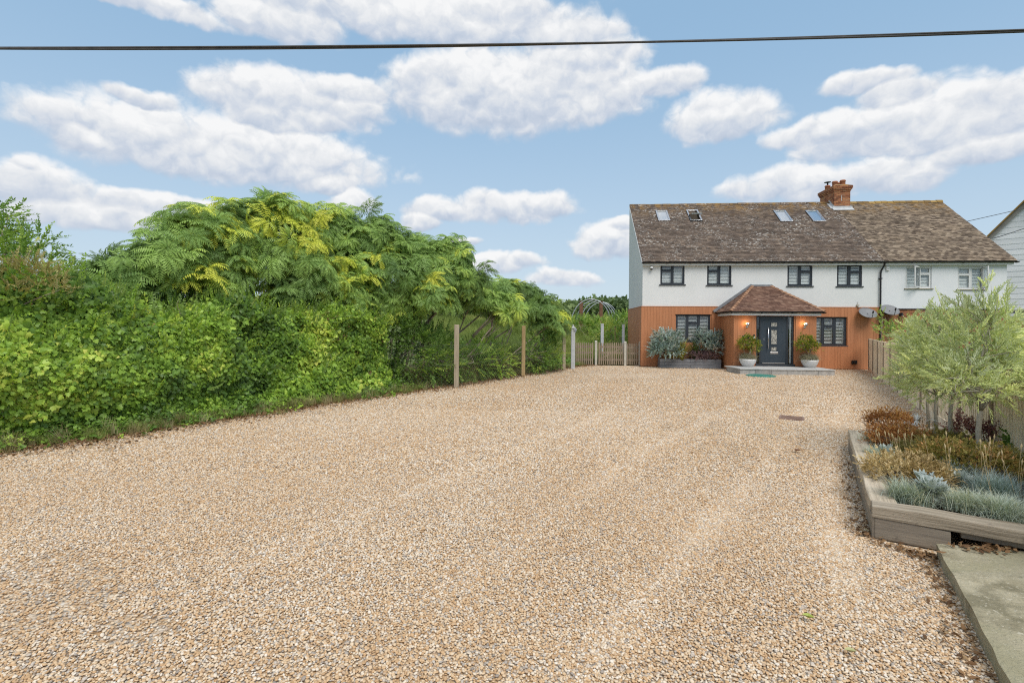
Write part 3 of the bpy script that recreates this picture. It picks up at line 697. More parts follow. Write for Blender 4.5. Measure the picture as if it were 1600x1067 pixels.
# ------------------------------------------------------------------ pinnate-leaved trees (sumac) above and behind the hedge
def lobes_px(L): 
    out = []
    for (px, py, z, rx, ry) in L:
        c = Pz(px, py, z); out.append((c, (rx/FPX*z, rx/FPX*z*0.9, ry/FPX*z)))
    return out
def sumac(label, base, lobes, dens=5.5, yellow=0.5, trunk_r=0.07, boughs=(), scale=1.0):
    t = thing('sumac_tree', label, 'tree', (*base, 0), group='pinnate-leaved trees behind the hedge')
    L = [(c-[0, 0, .17], (max(r[0]-.15, .2), max(r[1]-.15, .2), max(r[2]-.17, .18))) for c, r in lobes_px(lobes)]; mb = MB(); b = np.array([*base, 0.0])
    for i, (c, r) in enumerate(L):
        g = b+np.array([RNG.normal(0, 0.15), RNG.normal(0, 0.15), 0]); tgt = np.array(c)-[0, 0, r[2]*0.3]
        pts = limb(mb, g, tgt, trunk_r*RNG.uniform(0.6, 1.0), trunk_r*0.35, 0.22, 7, 7)
        for k in range(7):
            d = rnd_dir(); d[2] = abs(d[2])*0.8+0.1; limb(mb, pts[-1-(k % 3)], np.array(c)+d*np.array(r)*0.85, trunk_r*0.33, 0.010, 0.2, 5, 5)
    for (pl, z, r0, r1) in boughs: mb.tube([Pz(px, py, z+0.12*i) for i, (px, py) in enumerate(pl)], list(np.linspace(r0, r1, len(pl))), 7)
    build('trunk', mb, m_bark, t, smooth=True)
    P, n = cloud_on_lobes(L, dens*1.75, -0.55, 0.45, 0.17)
    tp = np.array([np.array(c)+[RNG.normal(0, r[0]*.45), RNG.normal(0, r[1]*.4), r[2]*RNG.uniform(.75, 1.08)-0.05] for c, r in L for _ in range(4)]); P = np.concatenate([P, tp, tp-[0, 0, .22]]); n = np.concatenate([n, np.tile([0, 0, 1.0], (2*len(tp), 1))]); k = len(P)
    Z = n*0.8+RNG.normal(0, 0.35, P.shape)+[0, 0, 0.6]
    tint = 0.46+0.7*(vnoise(P, 0.9)-0.5)+RNG.normal(0, 0.10, k)
    yv = vnoise(P+50, 0.9)*0.45+vnoise(P+60, 2.8)*0.55-(0.665-0.075*yellow); yl = (yv > 0) & (n[:, 2] > -0.1); tint = np.where(yl, np.clip(0.70+yv*2.2+RNG.normal(0, .06, k), 0.68, 1.0), np.minimum(tint, 0.72))
    scatter('crown', P, euler_from(Z, RNG.normal(0, 1, P.shape)), RNG.uniform(0.5, 0.95, k)*scale, np.clip(tint, 0, 1), P_sum, t)
def hb(s, o): return hedge_pt(s, o)
sumac('spreading tree with long drooping pinnate leaves at the left, lowest over the hedge', hb(2.6, -2.2),
      [(205, 428, 10.3, 55, 42), (250, 400, 10.8, 60, 48), (300, 370, 11.5, 55, 55), (270, 425, 11.2, 70, 36), (180, 425, 10.8, 35, 26), (345, 425, 12.0, 45, 46)], yellow=0.3, dens=11)
sumac('tallest pinnate-leaved tree with yellow tips, highest point of the tree line', hb(4.6, -2.4),
      [(430, 345, 13.2, 60, 52), (370, 350, 12.6, 60, 42), (330, 345, 12.6, 45, 38), (410, 405, 13.0, 60, 54), (470, 400, 13.4, 50, 56), (425, 310, 13.4, 22, 20), (500, 440, 13.6, 45, 36), (450, 455, 13.4, 50, 30), (540, 462, 14.2, 42, 26)], yellow=1.2, dens=10)
sumac('broad pinnate-leaved tree right of the tallest one, over the end of the ivy hedge', hb(7.0, -2.4),
      [(560, 375, 15.6, 55, 48), (510, 360, 15.0, 45, 42), (600, 370, 15.6, 35, 45), (540, 430, 14.8, 60, 45), (610, 430, 15.2, 42, 45), (495, 345, 15.2, 25, 25), (590, 465, 15.4, 46, 30), (625, 475, 15.8, 30, 28)], yellow=0.7, dens=11)
sumac('pinnate-leaved tree with bare leaning stems showing left of the first wooden post', hb(9.2, -1.3),
      [(680, 415, 16.6, 55, 45), (650, 390, 16.8, 38, 30), (700, 395, 16.8, 35, 32), (665, 455, 16.0, 50, 35), (720, 440, 16.6, 40, 42)], yellow=0.5, dens=11, trunk_r=0.06, boughs=[([(662, 585), (660, 520), (652, 490), (640, 462)], 15.9, .05, .025), ([(660, 520), (672, 500), (690, 478), (705, 455)], 15.9, .038, .02), ([(659, 515), (655, 480), (658, 455)], 15.9, .03, .018), ([(690, 592), (682, 560), (676, 530)], 16.0, .022, .012), ([(700, 590), (690, 565), (685, 545)], 16.0, .018, .01)])
sumac('pinnate-leaved tree with sloping branches between the first and second wooden posts', hb(11.6, -1.2),
      [(758, 456, 18.8, 40, 26), (780, 474, 18.4, 40, 20), (735, 462, 18.0, 35, 26), (790, 450, 19.4, 25, 22)], yellow=1.0, dens=12, trunk_r=0.055, boughs=[([(722, 588), (724, 545), (750, 515), (785, 486)], 17.8, .05, .022), ([(738, 525), (762, 500), (775, 478)], 17.8, .03, .018), ([(728, 590), (738, 545), (768, 520), (790, 505)], 17.9, .026, .012), ([(785, 580), (788, 545), (800, 515)], 18.6, .03, .015)])
sumac('rounded pinnate-leaved tree above the second wooden post', hb(13.6, -1.2),
      [(818, 460, 20.6, 32, 24), (840, 482, 20.6, 30, 24), (806, 482, 20.2, 26, 22), (856, 500, 20.4, 20, 22)], yellow=0.9, dens=14, trunk_r=0.05, scale=0.9)
sumac('smallest pinnate-leaved tree, low beside the grey gate post', hb(16.2, -0.9),
      [(868, 487, 22.2, 19, 20), (876, 500, 22.0, 14, 16), (862, 515, 22.0, 16, 18)], yellow=1.1, dens=18, trunk_r=0.04, scale=0.75)

# small-leaved tree at the far left
def leafy(name, label, cat, base, lobes, protos, dens, stops=(0.4, 0.15), trunk_r=0.05, group=None, up=-0.5, scale=(0.8, 1.3), bark=None, sub='crown', clump=1.2, h0=0.0, limbs=True, inset=0.5, amp=0.7):
    t = thing(name, label, cat, (*base, h0), group=group); b = np.array([*base, h0])
    if limbs:
        mb = MB()
        for (c, r) in lobes:
            pts = limb(mb, b+RNG.normal(0, 0.05, 3)*[1, 1, 0], np.array(c), trunk_r, trunk_r*0.4, 0.15)
            for k in range(6): d = rnd_dir(); limb(mb, pts[-1-(k % 3)], np.array(c)+d*np.array(r)*0.9, trunk_r*0.35, 0.006, 0.15, 4, 4)
        build('trunk' if cat == 'tree' else 'stem', mb, bark or m_bark, t, smooth=True)
    P, n = cloud_on_lobes(lobes, dens, up, inset, 0.05); k = len(P)
    Yh = n+RNG.normal(0, 0.45, P.shape)+[0, 0, 0.35]; Z = np.cross(np.cross(Yh, [0, 0, 1.0]+RNG.normal(0, 0.3, P.shape)), Yh); Z *= np.sign(Z[:, 2:3]+1e-6)
    tint = stops[0]+amp*(vnoise(P+70, clump)-0.5)+RNG.normal(0, stops[1], k)
    scatter(sub, P, euler_from(Z, Yh), RNG.uniform(*scale, k), np.clip(tint, 0, 1), protos, t); return t
leafy('small_leaved_tree', 'small-leaved tree rising above the hedge at the left edge of the photo', 'tree', hb(0.3, -2.2),
      lobes_px([(2, 352, 9.4, 20, 34), (-30, 380, 9.2, 45, 56), (20, 402, 9.0, 30, 26), (60, 382, 9.2, 20, 22), (40, 415, 9.0, 38, 24)]), P_bush, 95, (0.80, 0.18), up=-0.9)
leafy('flowering_shrub', 'tan fading flower heads poking from the hedge at far left', 'shrub', hb(0.7, -0.3),
      lobes_px([(45, 435, 8.15, 42, 24), (20, 458, 7.95, 34, 20), (72, 455, 8.2, 26, 24)]), twig_sprigs(leafmat('tan_bloom', [(0, (0.24, 0.22, 0.07)), (0.6, (0.42, 0.365, 0.145)), (1, (0.56, 0.50, 0.25))], 0.25, 0.8), OVAL, 4, 0.14, 7, 0.035), 190, (0.6, 0.2), up=-0.2, limbs=False)
# undergrowth behind the wire fence
for i, (lab, s0, lob) in enumerate([
    ('dark green bush at the end of the ivy hedge left of the first wooden post', 8.8, [(655, 560, 15.6, 34, 45), (690, 562, 16.2, 30, 34), (675, 535, 16.2, 30, 22), (638, 550, 15.4, 28, 50), (632, 505, 15.6, 26, 32), (612, 530, 15.2, 22, 50)]),
    ('dark feathery bush behind the wire between the first and second wooden posts', 11.2, [(740, 566, 17.6, 26, 26), (775, 566, 18.4, 24, 22), (757, 545, 18.4, 22, 16)]),
    ('green bush right of the second wooden post behind the wire', 13.8, [(838, 556, 20.2, 20, 24), (860, 552, 21.2, 16, 24), (850, 530, 21.0, 16, 14)])]):
    leafy('bush', lab, 'bush', hb(s0, -1.6), [(c, (r[0], r[1]*0.8, r[2])) for c, r in lobes_px(lob)], P_bush if i != 1 else P_bush+P_priv, 75, (0.5, 0.16), 0.03, 'bushes behind the wire fence', up=-1.0, scale=(0.9, 1.7))
# bright low shoots and dry stalks at the wire
N = 700; s_ = RNG.uniform(HEDGE_L+0.3, 17.3, N); xy = HA+HD*s_[:, None]+HN*(-0.25-np.abs(RNG.normal(0, 0.25, N)))[:, None]
tag(scatter('dry_stalks', np.c_[xy, 0*s_], np.stack([RNG.normal(0, .12, N), RNG.normal(0, .12, N), RNG.uniform(0, 6.28, N)], 1), RNG.uniform(0.7, 2.1, N), RNG.random(N), P_dry+P_grass[:1]), 'dry straw-coloured grass stalks along the wire fence', 'grass')

# ------------------------------------------------------------------ field, far trees
def build_field():
    N = 26000; y = 25.5+RNG.random(N)**1.6*55; x = RNG.uniform(-0.16, 0.26, N)*y*1.6+0.10*y; keep = ((x-HOUSE_O[0])*HE[0]+(y-HOUSE_O[1])*HE[1] < -0.5) | (y > 36); x, y = x[keep], y[keep]; N = len(x)
    p = np.stack([x, y, gz(x, y)-0.05], 1); t = 0.45+0.9*(vnoise(p*[1, 0.4, 0], 0.25)-0.5)+RNG.normal(0, 0.15, N)
    tag(scatter('field_grass', p, np.stack([RNG.normal(0, .15, N), RNG.normal(0, .15, N), RNG.uniform(0, 6.28, N)], 1), RNG.uniform(1.2, 3.0, N)*(0.6+0.9*vnoise(p, 0.35)), np.clip(t, 0, 1), P_grass), 'long rough grass in the field behind the gates', 'grass')
    N = 9000; x = RNG.uniform(-90, 60, N); y = 82+RNG.normal(0, 2.0, N); top = 1.0+1.1*vnoise(np.stack([x, 0*x, 0*x], 1), 0.09)+1.0*vnoise(np.stack([x, 0*x, 0*x+3], 1), 0.45)
    z = gz(x, y)+top*RNG.random(N)**0.7; p = np.stack([x, y, z], 1)
    tag(scatter('far_wood', p, np.stack([RNG.normal(0, .9, N), RNG.normal(0, .9, N), RNG.uniform(0, 6.28, N)], 1), RNG.uniform(0.8, 1.5, N), np.clip(0.45+0.9*(vnoise(p, 0.35)-0.5)+RNG.normal(0, .15, N), 0, 1), P_far), 'far line of dense green trees beyond the field', 'wood')
    leafy('bush', 'low bright green bush in the field beside the house corner', 'bush', Pz(962, 540, 30)[:2], lobes_px([(955, 520, 31, 22, 14), (972, 528, 30, 14, 12), (938, 530, 32, 14, 10)]), P_bush, 40, (0.75, 0.15), up=-0.9, scale=(1.2, 2.2), h0=0.1)
    leafy('bush', 'wide rough bush below the bare hoop frame in the field', 'bush', Pz(920, 515, 44)[:2], lobes_px([(905, 508, 46, 26, 9), (945, 510, 45, 26, 10), (975, 505, 44, 16, 12)]), P_bush, 22, (0.6, 0.18), up=-0.9, scale=(1.6, 3.0), h0=0.8)
build_field()
# ================================================================== HOUSES
m_render = surf('white_render', [(0.3, (0.644, 0.654, 0.644)), (0.7, (0.718, 0.722, 0.713))], scale=0.8, rough=0.9, bump=0.25, bscale=60, dist=0.004, spots=[(0.9, 0.58, 0.8, (0.570, 0.552, 0.506), 0.35, (1, 1, 0.25))])
m_clad = surf('timber_cladding', [(0.25, (0.375, 0.150, 0.066)), (0.5, (0.455, 0.190, 0.086)), (0.8, (0.51, 0.228, 0.112))], scale=5, stretch=(6, 6, 0.35), rough=0.65, tint=0.06, bump=0.3, bscale=40, dist=0.004,
              spots=[(1.3, 0.55, 0.8, (0.22, 0.085, 0.040), 0.3, (1.5, 1.5, 0.5))])
m_anth = surf('anthracite_frame', [(0.3, (0.030, 0.036, 0.045)), (0.7, (0.040, 0.047, 0.057))], scale=3, rough=0.42, bump=0.05)
m_door = surf('door_slate_grey', [(0.3, (0.032, 0.045, 0.058)), (0.7, (0.042, 0.056, 0.070))], scale=8, stretch=(4, 4, .4), rough=0.45, bump=0.12, bscale=60)
m_white = surf('white_trim', [(0.3, (0.681, 0.681, 0.672)), (0.7, (0.754, 0.754, 0.745))], scale=3, rough=0.45, bump=0.05)
m_black = surf('black_plastic', [(0.3, (0.014, 0.014, 0.015)), (0.7, (0.024, 0.024, 0.026))], scale=4, rough=0.4, bump=0.05)
m_shut = surf('shutter_white', [(0.3, (0.74, 0.73, 0.70)), (0.7, (0.82, 0.81, 0.78))], scale=3, rough=0.5, bump=0.0)
m_room = surf('dim_room', [(0.3, (0.16, 0.12, 0.085)), (0.7, (0.27, 0.21, 0.15))], scale=2, rough=0.9, bump=0.0)
m_lead = surf('lead', [(0.3, (0.15, 0.16, 0.175)), (0.7, (0.26, 0.27, 0.285))], scale=6, rough=0.55, bump=0.2)
m_leadlight = surf('pale_lead', [(0.3, (0.42, 0.43, 0.44)), (0.7, (0.58, 0.59, 0.60))], scale=6, rough=0.55, bump=0.2)
m_steel = surf('brushed_steel', [(0.3, (0.55, 0.55, 0.56)), (0.7, (0.68, 0.68, 0.69))], scale=6, stretch=(1, 1, 12), rough=0.28, metallic=1.0, bump=0.02)
m_glass = glassmat('window_glass', (0.93, 0.95, 0.95), 0.0); m_skyglass = glassmat('skylight_glass', (0.9, 0.93, 0.95), 0.40)
m_stone = surf('stone_sill', [(0.3, (0.24, 0.21, 0.15)), (0.7, (0.38, 0.34, 0.26))], scale=9, rough=0.9, bump=0.3)
m_mortar = surf('mortar', [(0.3, (0.40, 0.36, 0.30)), (0.7, (0.52, 0.48, 0.41))], scale=14, rough=0.95, bump=0.3)
def brick_mat(name):
    m, nt, b = new_mat(name)
    c = ramp(nt, attr(nt, 'tint').outputs['Fac'], [(0, (0.20, 0.072, 0.034)), (0.3, (0.33, 0.125, 0.058)), (0.6, (0.42, 0.175, 0.078)), (0.85, (0.47, 0.235, 0.11)), (1, (0.30, 0.15, 0.10))])
    n = ramp(nt, tex_noise(nt, 14, 6), [(0.3, (0.72, 0.72, 0.72)), (0.7, (1.12, 1.1, 1.08))]); c = mixc(nt, 1.0, c, n, 'MULTIPLY')
    nt.links.new(c, b.inputs['Base Color']); b.inputs['Roughness'].default_value = 0.9; bumpn(nt, b, tex_noise(nt, 90, 4), 0.4, 0.006); return m
m_brick = brick_mat('red_brick')
def tile_mat(name, stops, lichen_w=0.0, orange=0.0, zlo=7.6, zhi=8.7, w_lo=0.60):
    m, nt, b = new_mat(name)
    c = ramp(nt, attr(nt, 'tint').outputs['Fac'], stops)
    n = ramp(nt, tex_noise(nt, 1.1, 6), [(0.3, (0.87, 0.87, 0.87)), (0.7, (1.13, 1.11, 1.08))]); c = mixc(nt, 1.0, c, n, 'MULTIPLY')
    tc = nt.nodes.new('ShaderNodeTexCoord'); sp = nt.nodes.new('ShaderNodeSeparateXYZ'); nt.links.new(tc.outputs['Object'], sp.inputs[0])
    def mr(v, a, bb, to=1.0):
        q = nt.nodes.new('ShaderNodeMapRange'); q.interpolation_type = 'SMOOTHSTEP'; q.inputs['From Min'].default_value = a; q.inputs['From Max'].default_value = bb; q.inputs['To Max'].default_value = to
        nt.links.new(v, q.inputs['Value']); return q.outputs[0]
    if lichen_w:
        patch = mr(tex_noise(nt, 0.8, 4), 0.36, 0.62); spk = mr(tex_noise(nt, 8.5, 5, 0.7, (1, 1.5, 1.5)), w_lo+.025, w_lo+0.08)
        c = mixc(nt, mathn(nt, 'MULTIPLY', mathn(nt, 'MULTIPLY', patch, spk), lichen_w), c, (0.58, 0.56, 0.52))
    if orange:
        zz = mr(sp.outputs[2], zlo, zhi); nn = mr(tex_noise(nt, 2.2, 6, 0.7), 0.42, 0.66)
        c = mixc(nt, mathn(nt, 'MULTIPLY', mathn(nt, 'MULTIPLY', zz, nn), orange), c, (0.36, 0.20, 0.045))
    nt.links.new(c, b.inputs['Base Color']); b.inputs['Roughness'].default_value = 0.88; b.inputs['Specular IOR Level'].default_value = 0.25
    bumpn(nt, b, tex_noise(nt, 40, 5), 0.35, 0.006); return m
m_tileA = tile_mat('brown_roof_tile', [(0, (0.088, 0.066, 0.052)), (0.4, (0.122, 0.091, 0.072)), (0.8, (0.155, 0.117, 0.091)), (1, (0.210, 0.157, 0.119))], 0.95, 0.75, 7.6, 8.9, 0.535)
m_tileB = tile_mat('weathered_roof_tile', [(0, (0.094, 0.068, 0.050)), (0.3, (0.165, 0.127, 0.094)), (0.7, (0.237, 0.182, 0.132)), (1, (0.319, 0.253, 0.187))], 0.35, 0.9, 7.6, 8.8, 0.62)
m_tileP = tile_mat('red_brown_porch_tile', [(0, (0.117, 0.064, 0.047)), (0.4, (0.165, 0.092, 0.065)), (0.8, (0.213, 0.127, 0.092)), (1, (0.281, 0.180, 0.128))])
m_hip = tile_mat('hip_tile', [(0, (0.24, 0.13, 0.08)), (1, (0.36, 0.21, 0.13))])

def poly_row(poly, v):
    xs = []
    for i in range(len(poly)):
        (x0, y0), (x1, y1) = poly[i], poly[(i+1) % len(poly)]
        if (y0 <= v < y1) or (y1 <= v < y0): xs.append(x0+(x1-x0)*(v-y0)/(y1-y0))
    return (min(xs), max(xs)) if len(xs) >= 2 else None
def tile_field(mb, O, ex, ey, poly, tw, gauge, th=0.016, holes=(), jit=1.0):
    """real overlapping tiles: each lies on the course below, nose proud, slightly uneven"""
    O, ex, ey = (np.array(q, float) for q in (O, ex, ey)); ex = ex/np.linalg.norm(ex); ey = ey/np.linalg.norm(ey); n = np.cross(ex, ey)
    vmin, vmax = min(p[1] for p in poly), max(p[1] for p in poly); row = 0; v = vmin
    while v < vmax-0.02:
        iv = poly_row(poly, min(v+gauge*0.5, vmax-1e-4))
        if iv:
            x = iv[0]-(tw/2 if row % 2 else 0)
            while x < iv[1]:
                a, b = max(x+0.002, iv[0]), min(x+tw-0.002, iv[1]); segs = [(a, b)]
                for (h0, h1, g0, g1) in holes:
                    if v+gauge > g0 and v < g1-0.02:
                        segs = [s for (p, q) in segs for s in ((p, min(q, h0)), (max(p, h1), q)) if s[1]-s[0] > 0.01]
                for (p, q) in segs:
                    if q-p < 0.02: continue
                    j = RNG.normal(0, 0.0028*jit, 2); dv = RNG.normal(0, 0.004*jit); vt = min(v+gauge*1.25, vmax)
                    f = lambda xx, vv, hh: O+ex*xx+ey*vv+n*hh
                    vs = [f(p, v+dv, 2.3*th+j[0]), f(q, v+dv, 2.3*th+j[1]), f(q, vt, 1.15*th), f(p, vt, 1.15*th), f(p, v+dv, 1.25*th+j[0]), f(q, v+dv, 1.25*th+j[1]), f(p, vt, 0.1*th), f(q, vt, 0.1*th)]
                    mb.add(vs, [(0, 1, 2, 3), (4, 5, 1, 0), (4, 0, 3, 6), (1, 5, 7, 2)])
                x += tw
        v += gauge; row += 1
def wall_rects(l0, l1, z0, z1, holes):
    xs = sorted({l0, l1, *[h[0] for h in holes], *[h[1] for h in holes]}); zs = sorted({z0, z1, *[h[2] for h in holes], *[h[3] for h in holes]})
    xs = [x for x in xs if l0 <= x <= l1]; zs = [z for z in zs if z0 <= z <= z1]; out = []
    for i in range(len(xs)-1):
        for j in range(len(zs)-1):
            cx, cz = (xs[i]+xs[i+1])/2, (zs[j]+zs[j+1])/2
            if not any(h[0] < cx < h[1] and h[2] < cz < h[3] for h in holes): out.append((xs[i], xs[i+1], zs[j], zs[j+1]))
    return out
def wall_front(mb, l0, l1, z0, z1, holes, y=0.0, deep=0.14):
    for a, b, c, d in wall_rects(l0, l1, z0, z1, holes): mb.quad((a, y, c), (b, y, c), (b, y, d), (a, y, d))
    for a, b, c, d in holes:
        if b < l0 or a > l1 or d < z0 or c > z1: continue
        mb.quad((a, y, c), (a, y+deep, c), (a, y+deep, d), (a, y, d)); mb.quad((b, y, c), (b, y, d), (b, y+deep, d), (b, y+deep, c))
        mb.quad((a, y, d), (a, y+deep, d), (b, y+deep, d), (b, y, d)); mb.quad((a, y, c), (b, y, c), (b, y+deep, c), (a, y+deep, c))
def room_box(mb, h, y0, deep=0.7):
    a, b, c, d = h; a -= .02; b += .02; c -= .02; d += .02; y1 = y0+deep
    mb.quad((a-.1, y1, c-.1), (b+.1, y1, c-.1), (b+.1, y1, d+.1), (a-.1, y1, d+.1)); mb.quad((a, y0, c), (a-.1, y1, c-.1), (a-.1, y1, d+.1), (a, y0, d)); mb.quad((b, y0, c), (b, y0, d), (b+.1, y1, d+.1), (b+.1, y1, c-.1))
    mb.quad((a, y0, d), (a-.1, y1, d+.1), (b+.1, y1, d+.1), (b, y0, d)); mb.quad((a, y0, c), (b, y0, c), (b+.1, y1, c-.1), (a-.1, y1, c-.1))
def boards(mb, l0, l1, z0, z1, holes, y=0.0, w=0.142, th=0.022, axis='x', sgn=1):
    """vertical cladding boards with open joints; axis 'x' = front wall at y, axis 'y' = side wall at x=y"""
    x = l0
    while x < l1-0.01:
        a, b = x, min(x+w-0.004, l1); tt = random.random(); jit = RNG.normal(0, 0.0009)
        iv = [(z0, z1)]
        for h in holes:
            if b > h[0] and a < h[1]: iv = [s for (p, q) in iv for s in ((p, min(q, h[2])), (max(p, h[3]), q)) if s[1]-s[0] > 0.02]
        for p, q in iv:
            if axis == 'x': mb.box(a, b, y-th+jit, y, p, q, tt)
            else: mb.box(min(y, y+sgn*(th+jit)), max(y, y+sgn*(th+jit)), a, b, p, q, tt)
        x += w
def window(root, l0, l1, z0, z1, y, cols, fm, sill=None, shutters=True, fw=0.055, rl=None, mull=0.07, slat=(0.013, 0.026)):
    """cols: list of (width share, top light?) -> part window with panes, sill and shutters as its sub-parts"""
    mb = MB(); yf, yb = y+0.045, y+0.105
    mb.box(l0, l0+fw, yf, yb, z0, z1, .5); mb.box(l1-fw, l1, yf, yb, z0, z1, .5); mb.box(l0+fw, l1-fw, yf, yb, z1-fw, z1, .5); mb.box(l0+fw, l1-fw, yf, yb, z0, z0+fw, .5)
    tot = sum(c[0] for c in cols); x = l0+fw; inner = l1-l0-2*fw-mull*(len(cols)-1); cells = []
    for i, (wv, top) in enumerate(cols):
        w = inner*wv/tot; a, b = x, x+w
        if i < len(cols)-1: mb.box(b, b+mull, yf-.004, yb, z0+fw, z1-fw, .5)
        if top:
            zt = z1-fw-(z1-z0)*0.26; mb.box(a, b, yf-.003, yb-.002, zt-.05, zt, .5); cells += [(a, b, zt, z1-fw, 1), (a, b, z0+fw, zt-.05, 0)]
        else: cells += [(a, b, z0+fw, z1-fw, 2)]
        x = b+mull
    for (a, b, c, d, k) in cells:                       # opening casement rims
        r = 0.028; mb.box(a, a+r, yf-.012, yf+.03, c, d, .5); mb.box(b-r, b, yf-.012, yf+.03, c, d, .5); mb.box(a+r, b-r, yf-.012, yf+.03, d-r, d, .5); mb.box(a+r, b-r, yf-.012, yf+.03, c, c+r, .5)
    wn = build('window', mb, fm, root, world_space=False, bevel=0.004)
    for (a, b, c, d, k) in cells:
        g = MB(); g.box(a+.02, b-.02, y+.062, y+.070, c+.02, d-.02, .5); build('pane', g, m_glass, wn, world_space=False)
    rb = MB(); room_box(rb, (l0, l1, z0, z1), y+.14); build('room', rb, rl or m_room, wn, world_space=False)
    if shutters:
        s = MB(); ys = y+0.118; x = l0+fw; k2 = len(cols)
        for (a, b, c, d, k) in [q for q in cells if q[4] != 1]:
            top = z1-fw
            for xx in (a-0.01, b-0.045): s.box(xx, xx+0.055, ys, ys+.03, z0+.04, top, .5)
            s.box(a, b, ys+.001, ys+.031, z0+.04, z0+.13, .5); s.box(a, b, ys+.001, ys+.031, top-.07, top, .5)
            n = int((top-z0-.2)/0.068)
            for i in range(n):
                z = z0+.16+i*0.068; s.obox(((a+b)/2, ys+.015, z), ((b-a)/2-.03, 0, 0), (0, slat[0], slat[1]), (0, -0.004, 0.003), .5)
        build('shutter', s, m_shut, wn, world_space=False)
    if sill:
        s = MB(); s.box(l0-.06, l1+.06, y-.05, y+.06, z0-.045, z0-.003, .5); build('sill', s, sill, wn, world_space=False, bevel=0.005)
    return wn

# ------------------------------------------------------------------ measured outline of the pair
L_P = 10.75; L_E = 16.10; Z_EAVE = 4.98; Z_CLAD = 2.87; Y_R = 4.3; Z_R = 8.68; DEPTH_A = 4.75
EAVE_Y = -0.26; SL = np.array([0, Y_R-EAVE_Y, Z_R-(Z_EAVE-0.02)]); SLEN = float(np.linalg.norm(SL)); SLU = SL/SLEN
ROOF_O = np.array([0, EAVE_Y, Z_EAVE-0.02])
def roof_hit(px, py):
    """(along, up the slope) of a sight line on the front roof plane"""
    n = np.cross([1, 0, 0], SLU); r = ray(px, py); d = np.array([np.dot(r, HE), np.dot(r, HI), r[2]]); c = np.array([0, 0, CAM_H])-HOUSE_O; c = np.array([np.dot(c, HE), np.dot(c, HI), c[2]])
    t = np.dot(ROOF_O-c, n)/np.dot(d, n); p = c+d*t-ROOF_O; return float(p[0]), float(np.dot(p, SLU))
def rect(px0, py0, px1, py1, d=0.0):
    a = hl(px0, py0, d); b = hl(px1, py1, d); return (a[0], b[0], b[1], a[1])
W_UP = [rect(1032, 411.8, 1069.5, 444.5), rect(1105, 412.3, 1142.7, 445.5), rect(1230.5, 413, 1269.3, 446.8), rect(1308, 413.6, 1347, 447.2)]
W_LO = [rect(1056.2, 491, 1109.6, 534), rect(1268, 495, 1322.5, 540)]
PO_D = 1.85
